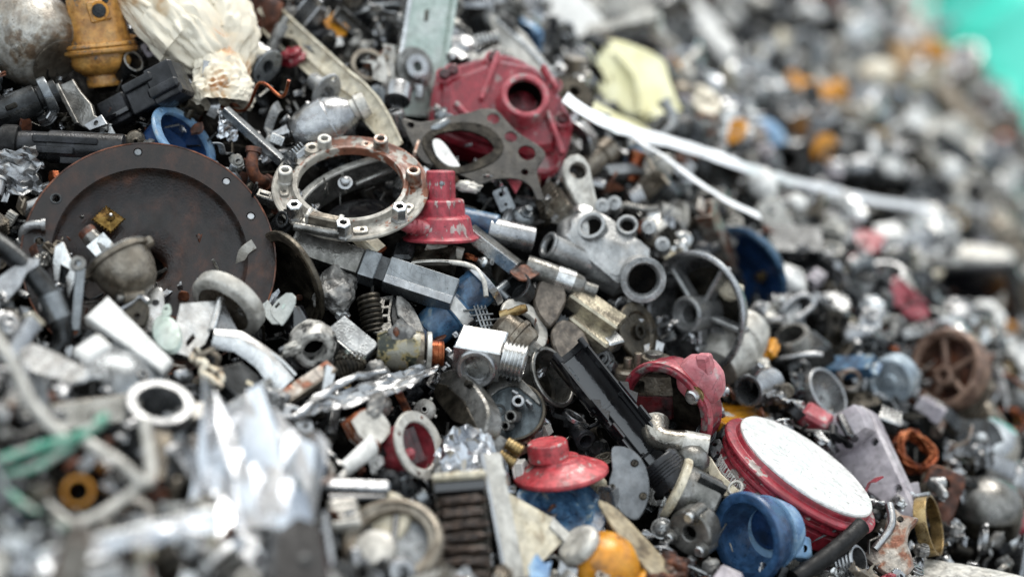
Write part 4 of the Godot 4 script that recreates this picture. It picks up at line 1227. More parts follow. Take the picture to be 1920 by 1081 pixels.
func centre() -> void:
	var t: Node3D
	# flange ring with posts
	chipped("ring_rust", ["948f87", "aeaaa2"], ["6e4030", "93634c"], [], 61, 0.55, 0.68, [0.86, 0.24])
	t = H("flange_ring", "white alloy flange ring with seven threaded standoffs, rust along its far right side", "ring", 657, 350, 91, 0.66, 120, 0.09)
	P(t, "plate", lathe([100, -6, 142, -6, 147, -3, 147, 2, 143, 4, 139, 2, 134, 0, 112, 0, 110, 3, 108, 12, 100, 13, 98, 10, 98, -4], 96, true, 0.6), "ring_rust")
	var posts := [[114, 118], [60, 118], [4, 118], [-46, 128], [-96, 134], [-141, 132], [172, 122]]
	for k in posts.size():
		var a: float = deg_to_rad(posts[k][0])
		var x: float = cos(a) * posts[k][1]
		var z: float = -sin(a) * posts[k][1]
		var hex: bool = k in [3, 4, 5]
		var po := P(t, "standoff", lathe([6.5, 6, 6.5, 30, 8, 33, 12.5, 33, 14.5, 31, 14.5, 8, 17, 4, 17, 0, 8, 0], 6 if hex else 28, true), "bright" if hex else ("rusty" if k in [1, 2] else "chalky"), X(x, 0, z, 0, k * 25.0, 0), 25)
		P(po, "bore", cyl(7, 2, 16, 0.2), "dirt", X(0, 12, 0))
		if k in [0, 6]: po.scale = Vector3(0.95, 0.9, 0.95)
		var b := a + 0.24
		P(t, "pad", plate(smooth_loop(v2s([-11, -8, 11, -8, 14, 0, 11, 8, -11, 8, -14, 0])), [circle(3, 0, 4, 10)], 5, 1), "ring_white" if k > 2 else "rusty", X(cos(b) * 124, 5, -sin(b) * 124, 0, rad_to_deg(b) + 90, 0))
	P(t, "boss", lathe([0, 0, 17, 0, 15, 14, 7, 15, 7, 6, 0, 6], 24), "ring_white", X(cos(2.2) * 122, 0, -sin(2.2) * 122))
	P(t, "clamp", box(58, 24, 22, 3), "warm", X(-48, 16, 112, -14, -18, 0))
	P(t, "clamp_pin", cyl(9, 86, 18, 2).moved(X(43, 0, 0, 0, 0, -90)), "grey", X(-62, 9, 128, 0, -16, 0))
	P(t, "clamp_ear", box(10, 30, 26, 3), "chalky", X(-76, 14, 98, 0, -18, 0))
	P(t, "clamp_ear", box(10, 30, 26, 3), "chalky", X(-20, 14, 118, 0, -18, 0))
	# plates seen through the ring
	t = H("curved_casting", "dull grey curved casting with a round bolt seen through the flange ring", "casting", 690, 335, 100, 0.55, 70, 0.02)
	var band := []
	for q in [[545, 412], [575, 368], [615, 338], [660, 318], [710, 304], [765, 298]]: band.append(spot(t, q[0], q[1]))
	P(t, "arc", sweep(curve(band, 6), chamfer(v2s([-5, -44, 5, -44, 5, 8, -5, 8]), 2, true), [], Vector3(0, 1, 0)), "grey", Transform3D.IDENTITY, 50)
	P(t, "rim", sweep(curve(band, 6), chamfer(v2s([-9, 6, 7, 6, 7, 13, -9, 13]), 2, true), [], Vector3(0, 1, 0)), "chalky", Transform3D.IDENTITY, 50)
	P(t, "bolt", lathe([0, 0, 14, 0, 14, 5, 9, 6, 9, 14, 6, 17, 0, 18], 24), "alu", Transform3D(Basis.from_euler(Vector3(0.5, 0, 0)), spot(t, 648, 346) + Vector3(0, 6, 6)))
	P(t, "rib", box(100, 10, 12, 3), "grey", X(20, -8, -20, 0, 22, 0))
	t = H("black_rubber_disc", "black shiny rubber disc seen through the lower part of the flange ring", "disc", 672, 400, 100, 0.5, 60, 0.0)
	P(t, "disc", lathe([0, 6, 30, 4, 44, 8, 62, 4, 72, -4, 70, -14, 0, -16], 48), "black", X(0, -8, 0))
	# machined bar
	t = B("machined_bar", "long grey machined bar with a bright grooved step, running under the flange ring", "bar", 548, 455, 854, 556, 60, 0.05, 0.06, -22, 0.0)
	var l := LL
	P(t, "dark_half", box(52, l * 0.42, 44, 2), "grey", X(0, -l * 0.29, 0))
	P(t, "collar", box(55, l * 0.1, 47, 2), "zinc", X(0, -l * 0.028, 0))
	P(t, "groove", box(48, l * 0.06, 42, 1), "steel", X(0, l * 0.05, 0))
	P(t, "bright_half", box(55, l * 0.42, 48, 2), "zinc", X(0, l * 0.285, 0))
	P(t, "top_strip", box(16, l * 0.41, 3, 0.8), "alu", X(19, l * 0.285, 24.5))
	# yellowed block under ring
	t = H("stained_block", "yellowed translucent block with an orange stain under the flange ring's right side", "block", 690, 455, 60, 0.7, 26, 0.05)
	P(t, "block", box(60, 26, 34, 4), "cream", X(0, 0, 0, 0, -18, 0))
	P(t, "stain", box(8, 22, 35, 3), "copper", X(27, 0, 9, 0, -18, 0))
	# rusty white roll + dark boxes behind bar
	t = H("dark_housing", "dark housing with a rounded pale edge, behind the machined bar", "housing", 800, 490, 100, 0.6, 40, 0.02)
	P(t, "body", box(110, 40, 60, 6), "oily", X(0, 0, 0, 0, -16, 0))
	P(t, "edge", rod(curve([Vector3(-55, 14, 10), Vector3(20, 16, 28), Vector3(75, 12, 50), Vector3(96, 0, 80), Vector3(96, -20, 110)], 6), 5, 8), "chalky", Transform3D.IDENTITY, 60)
	P(t, "lid", box(40, 44, 50, 6), "steel", X(-40, 12, -8, 0, -16, 0))
	t = B("rusty_roll", "white roll with rust brown stains lying behind the machined bar", "roll", 798, 458, 868, 478, 26, 0.05, 0.05)
	P(t, "roll", lathe([0, -LL / 2, 14, -LL / 2, 15, 0, 14, LL / 2, 0, LL / 2], 16).warp(bumpy, 5, 1.4), "ring_rust", Transform3D.IDENTITY, 50)
	# spring and lattice plate
	t = B("coil_spring", "dark steel coil spring below the machined bar", "spring", 700, 620, 690, 555, 36, 0.03, 0.03)
	P(t, "coil", helix(19, 4.5, LL + 10, 8, 16), "oily", X(0, LL / 2, 0))
	P(t, "core", cyl(13, LL, 14), "dirt", X(0, LL / 2, 0))
	t = H("lattice_plate", "grey cast lattice plate with square windows, right of the coil spring", "plate", 752, 592, 70, 0.8, 40, 0.05)
	P(t, "web", plate(onto(t, [712, 556, 738, 552, 732, 590, 735, 610, 760, 628, 750, 640, 700, 622]), [onto(t, [722, 562, 731, 560, 729, 572, 720, 573]), onto(t, [719, 578, 728, 577, 727, 588, 717, 589]), onto(t, [714, 594, 726, 593, 727, 604, 713, 606])], 9, 1.5), "grey")
	P(t, "fin", plate(smooth_loop(onto(t, [742, 555, 765, 565, 785, 595, 795, 630, 780, 640, 768, 615, 745, 590]), 2), [], 6, 1.5).warp(bumpy, 3, 1), "stony", X(0, 3, 0))
	P(t, "fin_inner", plate(onto(t, [738, 552, 750, 566, 775, 610, 770, 632, 738, 610, 734, 590]), [], 4, 1), "steel", X(0, -4, 0))
	# stony chunk
	t = H("broken_stone_chunk", "rough grey broken casting chunk right of the dark ring lid", "casting", 628, 545, 60, 0.7, 34, 0.02)
	P(t, "chunk", lump(Vector3(36, 30, 46), 14, 0.3, 0.9, 21.0, 0.3), "stony", Transform3D.IDENTITY, 25)
	# blue white cylinders right of bar
	t = B("blue_white_motor", "blue and white chipped cylinder lying right of the machined bar's end", "cylinder", 800, 625, 908, 530, 60, 0.0, 0.02)
	P(t, "barrel", lathe([0, -LL / 2, 36, -LL / 2, 40, -30, 40, -20, 44, -18, 44, 10, 38, 14, 38, LL / 2, 0, LL / 2], 40, false, 1.5), "blue")
	P(t, "band", lathe([41, -16, 45.5, -15, 45.5, 8, 41, 9], 40, true), "white")
	P(t, "bezel", tube(50, 42, 16, 44, 3), "alu", X(0, LL / 2 + 4, 0))
	P(t, "cap", cyl(33, 26, 36, 5), "navy", X(0, -LL / 2 + 8, 0))
	# cube elbow
	t = H("cube_elbow", "bright square cube elbow fitting with one threaded socket and one threaded spigot", "fitting", 898, 668, 86, 0.55, 50, 0.13, -10)
	P(t, "cube", plate(v2s([-42, -38, 46, -38, 46, 40, -42, 40]), [], 66, 3).fix(), "bright", X(0, 40, 0))
	var so := P(t, "socket", lathe([20, -34, 27, -34, 36, -4, 37, 0, 34, 3, 28, 3, 26, 0, 25, -8, 24, -10, 25, -13, 23, -16, 24, -19, 22, -22, 21, -30, 0, -30, 0, -34], 40), "alu", X(4, 2, 48, 78, 0, 0))
	P(so, "bore", cyl(21, 2, 24, 0.2), "bronze", X(0, -26, 0))
	P(t, "spigot", thread(35, 22, 46, 6, 36), "bright", X(90, 6, 8, 0, 0, -96))
	# valve cap with hex nut and brass nozzle
	t = B("hex_ended_valve", "dusty grey valve with a hexagon end and a brass hose nozzle, behind the cube elbow", "valve", 930, 604, 1000, 660, 44, 0.07, 0.09)
	P(t, "body", lathe([0, -LL / 2, 22, -LL / 2 + 2, 34, -LL / 2 + 14, 36, -4, 40, -2, 40, 8, 36, 10, 35, 26, 30, 34, 0, 36], 40, false, 1), "warm")
	P(t, "hex", cyl(19, 20, 6, 2), "grey", X(0, 52, 0), 15)
	P(t, "hex_dome", lathe([0, 0, 14, 0, 10, 3, 0, 4], 20), "grey", X(0, 52, 0))
	var nz := P(t, "nozzle", lathe([4, -4, 10, -4, 10, 10, 8, 12, 8, 24, 9, 26, 9, 40, 7, 48, 4, 48], 20, true), "brass", X(-18, -42, 10, 10, 0, 55))
	P(nz, "bore", cyl(5, 2, 12, 0.2), "dirt", X(0, 44, 0))
	# white ring plate
	t = H("white_ring_plate", "chalk white oval ring plate with a dark opening behind the hexagon ended valve", "ring", 985, 606, 40, 0.6, 44, 0.03)
	P(t, "ring", plate(circle(0, 0, 56, 44), [circle(4, 0, 29, 32)], 10, 3), "chalky", Transform3D.IDENTITY, 50)
	# wire lattice
	t = H("plastic_lattice", "little grey plastic lattice of thin bars above the cube elbow", "lattice", 905, 595, 50, 0.7, 16, 0.08)
	for k in 4:
		P(t, "bar", box(70, 4, 4, 1), "zinc", X(0, k * 1.5, -18 + k * 12, 0, -40, 0))
		P(t, "bar", box(54, 4, 4, 1), "zinc", X(-20 + k * 15, 3, 0, 0, 55, 0))
	# stones
	t = H("pitted_slab", "pitted brown grey slab with a waisted outline, standing behind the valve", "slab", 1032, 578, 70, 0.85, 30, 0.03)
	P(t, "slab", plate(smooth_loop(onto(t, [1000, 560, 1012, 528, 1035, 518, 1055, 530, 1062, 560, 1050, 590, 1035, 610, 1020, 600, 1005, 580])), [], 14, 3).warp(bumpy, 3, 1.2), "bronze_stone")
	t = H("pitted_slab", "pitted grey slab leaning left of the black half shell's upper end", "slab", 1080, 640, 60, 0.85, 34, 0.03)
	P(t, "slab", plate(smooth_loop(onto(t, [1035, 618, 1050, 600, 1080, 606, 1102, 632, 1110, 670, 1100, 690, 1060, 680, 1040, 650])), [], 14, 3).warp(bumpy, 3, 1.2), "bronze_stone")
	# stepped golden grey block
	t = H("stepped_block", "pale brass coloured stepped block with bright cut faces behind the half shell", "block", 1112, 600, 60, 0.6, 44, 0.02)
	P(t, "step", box(110, 34, 50, 4), "brass_grey", X(-4, 10, -14, 0, -8, 0))
	P(t, "step", box(92, 40, 44, 4), "brass_grey", X(8, -16, 22, 0, -14, 0))
	P(t, "chip", box(22, 30, 40, 3), "bright", X(52, -10, 22, 0, -30, 0))
	t = H("brown_half_disc", "brown oily disc standing on edge left of the spoked pulley", "disc", 1198, 622, 15, 0.6, 44, 0.0)
	P(t, "disc", lathe([0, -8, 56, -8, 58, 0, 54, 3, 40, 3, 36, -2, 0, -2], 48, false, 1), "bronze")
	P(t, "hub", tube(16, 8, 14, 24, 2), "oily", X(0, 6, 0))
	# wedge drum half
	t = H("half_drum", "grey cast half drum wedge with a bolt stub, left of the round port plate", "casting", 852, 752, 150, 0.62, 54, 0.08)
	P(t, "drum", plate(smooth_loop(onto(t, [818, 702, 850, 690, 875, 705, 905, 742, 916, 775, 905, 812, 870, 800, 830, 760, 802, 720]), 3), [], 40, 4), "grey")
	P(t, "inner", plate(onto(t, [812, 716, 840, 722, 872, 752, 898, 806, 850, 790, 815, 745]), [], 30, 2), "oily", X(0, 3, 0))
	P(t, "bolt_stub", cyl(7, 14, 14, 2), "oily", X(spot(t, 882, 722).x, 12, spot(t, 882, 722).z))
	P(t, "torn_edge", lump(Vector3(12, 6, 8), 6, 0.5, 1.0, 5.0), "alu", X(spot(t, 822, 712).x, 6, spot(t, 822, 712).z))
	# meter plate
	t = H("round_port_plate", "round grey back plate with three tube ports and a bolted corner above", "plate", 962, 770, 105, 0.9, 62, 0.1)
	P(t, "disc", lathe([0, -6, 52, -6, 54, -2, 56, -2, 58, -6, 60, -6, 60, -14, 0, -14], 56, false), "zinc_dark")
	P(t, "rim", lathe([55, -12, 61, -12, 62, -4, 60, 0, 56, 0, 54, -3], 60, true, 0.8), "bronze")
	P(t, "corner_plate", plate(smooth_loop(onto(t, [906, 755, 918, 720, 955, 700, 980, 712, 1005, 740, 1012, 760, 970, 725, 935, 730]), 2), [hole(t, 956, 712, 6)], 8, 1.5), "grey", X(0, 1, 0))
	P(t, "corner_bolt", lathe([0, -3, 6, -3, 6, 2, 4, 4, 0, 4], 14), "steel", X(spot(t, 956, 712).x, 3, spot(t, 956, 712).z))
	var p1 := P(t, "port", tube(12, 7, 46, 24, 2), "grey", X(-8, 34, 26, 22, 0, 14))
	P(p1, "bore", cyl(7.5, 2, 14, 0.2), "dirt", X(0, -16, 0))
	var p2 := P(t, "port", tube(9, 5.5, 40, 22, 2), "grey", X(-22, 30, 40, 22, 0, 14))
	P(p2, "bore", cyl(6, 2, 14, 0.2), "dirt", X(0, -14, 0))
	var p3 := P(t, "port", tube(12, 6, 34, 24, 2), "alu", X(14, 24, -6, 10, 0, -8))
	P(p3, "bore", cyl(6.5, 2, 14, 0.2), "dirt", X(0, -14, 0))
	P(t, "tab", box(7, 24, 14, 2), "alu", X(12, 12, -26, 0, 40, 0))
	P(t, "tab", box(7, 24, 16, 2), "alu", X(32, 12, 2, 0, 30, 0))
	P(t, "ring_mark", tube(13, 8, 3, 20, 0.8), "steel", X(-26, -4, -12))
	# collar
	t = H("round_collar", "grey cast collar with a wide round mouth, left of the black half shell", "collar", 1036, 706, 25, 0.55, 60, 0.06)
	P(t, "collar", lathe([50, -50, 56, -50, 58, -6, 61, -4, 61, 2, 58, 4, 53, 4, 51, 0], 52, true, 1), "grey", X(0, 0, 0))
	P(t, "throat", lathe([0, -50, 40, -50, 44, -40, 51, -36, 51, -46, 40, -70, 0, -70], 40), "oily")
	P(t, "body", box(90, 60, 70, 8), "warm", X(0, -70, 36, 0, 20, 0))
	P(t, "fin", box(16, 70, 50, 4), "grey", X(50, -70, 60, 0, 20, 0))
	P(t, "fin", box(16, 70, 50, 4), "zinc", X(76, -66, 50, 0, 20, 0))
	# the black half shell
	black_shell()
	# red disc with knob
	t = H("red_knobbed_disc", "bright red dished disc with a raised round knob, pale worn rim", "disc", 1050, 878, 97, 0.3, 70, 0.08)
	chipped("red_disc", ["b23c44", "c15459"], ["8f8884", "cbc4c0"], [[0.42, 0.03], [0.66, 0.05]], 71, 0.46, 0.78)
	P(t, "disc", lathe([0, -12, 60, -14, 88, -16, 91, -12, 90, -6, 66, 6, 42, 16, 38, 22, 0, 22], 64, false, 1), "red_disc", Transform3D.IDENTITY, 30)
	P(t, "knob", lathe([0, 20, 38, 20, 39, 24, 38, 52, 36, 55, 0, 55], 48, false, 1), "red_disc", X(-18, 0, 0))
	# blue disc behind/below it
	t = H("blue_dished_disc", "dusty blue dished disc lying under the red knobbed disc", "disc", 1052, 952, 70, 0.75, 66, 0.03)
	P(t, "disc", lathe([0, -10, 52, -8, 58, -2, 66, 0, 86, 0, 88, -4, 86, -8, 0, -18], 60, false, 0.8), "blue")
	P(t, "hub", lathe([0, -10, 22, -10, 20, -6, 0, -4], 30), "blue")
	for k in 4: P(t, "rivet", lathe([0, 0, 5, 0, 4, 2, 0, 3], 12), "sky", X(cos(0.7 + k * 1.57) * 76, 0, -sin(0.7 + k * 1.57) * 76))
	# brass nozzle block
	t = B("twin_nozzle_block", "speckled grey block with two brass screw nozzles, under the round port plate", "nozzle", 905, 815, 960, 848, 26, 0.12, 0.13)
	P(t, "block", box(44, LL, 34, 4), "stony", X(6, -6, -6))
	for k in 2:
		var z := P(t, "nozzle", thread(13, 5, 34, 5, 20), "brass", X(-10 + k * 26, LL / 2 + 16, 8))
		P(z, "bore", cyl(5.5, 2, 12, 0.2), "dirt", X(0, -6, 0))
	# red cup with white flange
	t = H("red_flanged_cup", "red cup casting with a worn white flange rim, fins inside, opening to the right", "cup", 785, 835, 20, 0.62, 66, 0.1)
	P(t, "flange", lathe([46, -4, 66, -4, 68, 0, 66, 4, 48, 4, 45, 1], 56, true, 1), "chalky")
	for k in 4: P(t, "screw_hole", cyl(4, 5, 12, 0.3), "rust", X(cos(k * 1.57 + 0.6) * 58, 4.6, sin(k * 1.57 + 0.6) * 58))
	P(t, "bowl", lathe([45, 0, 46, -4, 56, -6, 50, -50, 40, -76, 20, -88, 0, -90, 0, -84, 18, -82, 35, -72, 44, -48], 48), "pink")
	for k in 3: P(t, "fin", box(70, 5, 22, 1.5), "maroon", X(-4, -22, -18 + k * 18, 30, 0, 0))
	P(t, "stub", lump(Vector3(12, 22, 12), 8, 0.2, 0.8, 3.0), "pink", X(10, -10, 34))
	# crumpled white sheet
	t = H("crumpled_white_sheet", "crumpled white grey thin metal sheet behind the brush", "sheet", 880, 868, 80, 0.8, 60, 0.1)
	var n2 := noise(123, 0.016, 4)
	n2.fractal_type = FastNoiseLite.FRACTAL_RIDGED
	var a0 := onto(t, [815, 850, 850, 812, 905, 815, 945, 880])
	var a1 := onto(t, [815, 920, 860, 930, 905, 925, 965, 930])
	P(t, "sheet", sheet(13, 10, func(u, v):
		var k := minf(u * 3.0, 2.999)
		var i := int(k)
		var q: Vector2 = a0[i].lerp(a0[i + 1], k - i).lerp(a1[i].lerp(a1[i + 1], k - i), v)
		return Vector3(q.x, 44 * n2.get_noise_2d(q.x * 1.4, q.y * 1.4) + 10 * sin(u * 3.1), -q.y + 10 * n2.get_noise_2d(q.y * 2 + 70, q.x * 2)), 1.5), "foil", Transform3D.IDENTITY, 28)
	# brush and its strip
	t = B("brown_brush", "dark brown layered brush block with a cream top, out of focus at the bottom", "brush", 875, 1080, 862, 905, 80, 0.09, 0.1)
	P(t, "back", box(96, LL, 40, 4), "oily", X(0, 0, -10))
	P(t, "top", box(104, 16, 60, 5), "cream", X(0, LL / 2 + 6, 0))
	P(t, "band", box(98, 22, 52, 3), "black", X(0, LL / 2 - 16, 2))
	for k in 7:
		P(t, "bristle_row", lump(Vector3(44, 8.5, 16), 9, 0.28, 1.2, 3.0 + k, 0.5), "bristle", X(0, LL / 2 - 42 - k * 24, 14, 0, 0, rng.randf_range(-5, 5)))
	t = B("pale_strip", "long pale metal strip leaning against the brown brush", "strip", 965, 1090, 918, 850, 40, 0.1, 0.12, 25)
	P(t, "strip", box(44, LL, 10, 3), "chalky")
	P(t, "lip", box(8, LL, 20, 2), "alu", X(-22, 0, 4))
	# cream angle plate
	t = H("cream_angle_plate", "cream folded angle plate standing right of the pale strip", "plate", 1000, 985, 45, 0.85, 56, 0.08)
	P(t, "face", plate(onto(t, [935, 912, 1040, 972, 1070, 1000, 1000, 1070, 985, 1090, 962, 1000]), [], 5, 1), "cream")
	P(t, "fold", plate(onto(t, [1036, 970, 1080, 1015, 1070, 1030, 1028, 988]), [], 10, 2), "chalky", X(0, 5, 0))
	t = H("sky_blue_scrap", "small folded sky blue metal scrap at the bottom right of the angle plate", "scrap", 1015, 1050, 60, 0.8, 20, 0.1)
	P(t, "scrap", plate(onto(t, [990, 1060, 1005, 1035, 1022, 1055, 1036, 1050, 1030, 1085, 995, 1085]), [], 4, 1).warp(bumpy, 4, 1), "sky")
	# yellow dome and diagonal plate
	t = H("yellow_dome", "rounded chipped yellow dome with a grey cap at the bottom edge", "dome", 1128, 1045, 110, 0.6, 60, 0.06)
	P(t, "dome", lathe([0, -50, 62, -50, 66, -30, 62, 0, 46, 26, 20, 38, 0, 40], 48), "orange")
	P(t, "flange", lathe([58, -54, 74, -54, 76, -50, 74, -44, 58, -44], 48, true, 1), "orange")
	P(t, "cap", lathe([0, 0, 44, 0, 44, 12, 36, 20, 0, 24], 40, false, 2), "chalky", X(-30, 30, -10, 0, 0, 20))
	t = H("curved_diagonal_plate", "dirty cream curved plate edge slanting across the bottom right of the yellow dome", "plate", 1195, 1010, 45, 0.55, 40, 0.11)
	note(1150, 970, 25, "curved plate", 1.3); note(1240, 1060, 25, "curved plate", 1.3)
	P(t, "plate", plate(smooth_loop(onto(t, [1125, 935, 1160, 955, 1215, 1010, 1262, 1065, 1290, 1110, 1260, 1110, 1210, 1060, 1165, 1005, 1135, 960]), 2), [], 8, 2).warp(bumpy, 2, 0.6), "cream_dirty")
	# blurred ring assembly
	t = H("ring_housing", "grey and cream ring housing with a round white knob inside, blurred at the bottom", "housing", 735, 1015, 100, 0.85, 100, 0.04)
	P(t, "ring", lathe([66, -30, 92, -30, 97, -24, 97, 0, 92, 6, 84, 8, 80, 2, 68, 0], 60, true, 2), "warm")
	P(t, "inner", lathe([0, -30, 66, -30, 66, -22, 0, -22], 40), "zinc")
	P(t, "knob", lathe([0, -30, 40, -30, 42, 10, 36, 22, 0, 26], 40, false, 3), "chalky", X(-34, 12, 24))
	P(t, "stem", lathe([0, -20, 30, -20, 30, 30, 24, 40, 12, 40, 12, 20, 0, 20], 32, false, 3), "alu", X(-4, 6, 74, 30, 0, -20))
	P(t, "strut", box(12, 20, 90, 4), "alu", X(6, -16, -20, 0, -14, 0))
	P(t, "cover", lathe([0, 0, 60, 0, 64, -8, 64, -30, 0, -30], 40, false, 3), "cream", X(-20, -20, -70, 0, 0, 10))
	# clamps at the bottom middle
	t = H("clamp_block", "silver clamp block with dark slots above the blurred ring housing", "clamp", 665, 935, 90, 0.7, 55, 0.05)
	P(t, "jaw", box(130, 20, 26, 4), "alu", X(0, 12, -20, 0, -4, 0))
	P(t, "slot", box(110, 24, 14, 3), "black", X(4, 0, 2))
	P(t, "jaw", box(56, 26, 70, 5), "chalky", X(-20, -2, 40, 0, 8, 0))
	for k in 3: P(t, "tooth", box(50, 6, 8, 2), "grey", X(-20, 12, 24 + k * 18, 0, 8, 0))
	# white curl and orange piece
	t = H("white_curl", "curled white sheet scrap with a rusty top edge left of the red flanged cup", "scrap", 662, 850, 30, 0.8, 36, 0.1)
	P(t, "curl", sheet(14, 8, func(u, v):
		var a := lerpf(-1.2, 2.2, u)
		return Vector3(cos(a) * (26 - 8 * v) + v * 14, sin(a) * 20, lerpf(-46, 46, v)), 3.0), "white", Transform3D.IDENTITY, 50)
	P(t, "edge", rod(curve([Vector3(-6, 12, -46), Vector3(10, 18, -48), Vector3(24, 6, -44)], 5), 3.5, 8), "copper")
	t = H("copper_lamination", "orange brown laminated copper stack with a torn grey end", "lamination", 690, 800, 40, 0.75, 34, 0.12)
	for k in 12:
		P(t, "sheet", plate(smooth_loop(v2s([-30 - k * 0.6, -30, 30, -34, 34 + k * 0.5, 20, 10, 36, -24, 30]), 2), [], 2.2, 0.4), "copper" if k % 3 else "chalky", X(rng.randf_range(-2, 2), 14 - k * 3.2, rng.randf_range(-2, 2), rng.randf_range(-3, 3), 0, rng.randf_range(-3, 3)))
	P(t, "torn_end", lump(Vector3(16, 14, 30), 9, 0.4, 1.0, 14.0), "stony", X(-22, 12, -38, 0, 20, 0), 30)

func black_shell() -> void:
	var t := B("black_half_shell", "long black plastic half shell, open to the front, with lugs and a threaded end ring", "shell", 1262, 905, 1062, 655, 70, 0.13, 0.1, 38)
	var l := LL
	t.transform.basis = t.transform.basis * Basis.from_scale(Vector3(0.8, 1, 0.85))
	var half := func(ro: float, ri: float, y0: float, y1: float) -> Form:   # the open side faces +z
		return lathe([ri, y0, ro, y0, ro, y1, ri, y1], 28, true, 1.2, PI).moved(Transform3D(Basis(Vector3.UP, 0), Vector3.ZERO).scaled(Vector3(1, 1, -1))).fix()
	P(t, "upper_trough", half.call(50, 45, l * 0.1, l * 0.5), "black")
	P(t, "lower_trough", half.call(45, 40, -l * 0.36, l * 0.105), "black")
	P(t, "step", half.call(52, 38, l * 0.09, l * 0.115), "black")
	for s in [-1, 1]:
		P(t, "rim", box(6, l * 0.88, 18, 1.5), "black", X(s * 47, l * 0.06, 6))
		P(t, "boss", tube(8, 3.5, 22, 18, 1), "plastic", X(s * 44, l * 0.5 + 3, 10))
		P(t, "lug", plate(v2s([-26, 0, 26, 0, 16, 20, 2, 8, -12, 22]), [], 6, 1).moved(X(0, 0, 0, -90, 0, 0)), "black", X(s * 50, l * 0.08, 14, 0, 0, 90))
		P(t, "clip", box(7, 34, 26, 1.5), "black", X(s * 48, -l * 0.08, 14))
	P(t, "fillet", half.call(44, 41, l * 0.46, l * 0.5), "plastic")
	for k in 2: P(t, "inner_rib", box(2.5, l * 0.44, 8, 0.6), "plastic", X(-3 + k * 9, -l * 0.13, -38 + k))
	for k in 2: P(t, "slot", cyl(8, 2, 16, 0.4), "zinc", X(10 - k * 4, l * (0.4 - 0.055 * k), -43.5, 90))
	for k in 2: P(t, "rim_slot", box(2, 24, 8, 0.4), "zinc", X([51, -50][k], -l * [0.16, 0.06][k], 10))
	P(t, "cross_rib", box(60, 3, 20, 1), "plastic", X(0, -l * 0.27, -30))
	P(t, "peg", cyl(3.5, 16, 10, 0.8), "plastic", X(4, -l * 0.26, -22, 90))
	var ring := P(t, "end_ring", lathe([40, -34, 52, -34, 53, -30, 53, 20, 50, 24, 44, 24, 42, 0], 44, true, 1), "plastic", X(0, -l * 0.42, 0))
	for k in 5: P(ring, "thread", lathe([52, 0, 54.5, 1.5, 52, 3], 44, true), "black", X(0, -14 + k * 6, 0))
	P(ring, "notch", box(16, 30, 8, 2), "black", X(10, 12, 46))
	P(t, "end_barrel", lathe([30, -60, 47, -60, 48, 0, 36, 0], 40, true, 1.5), "black", X(0, -l * 0.46, 0))

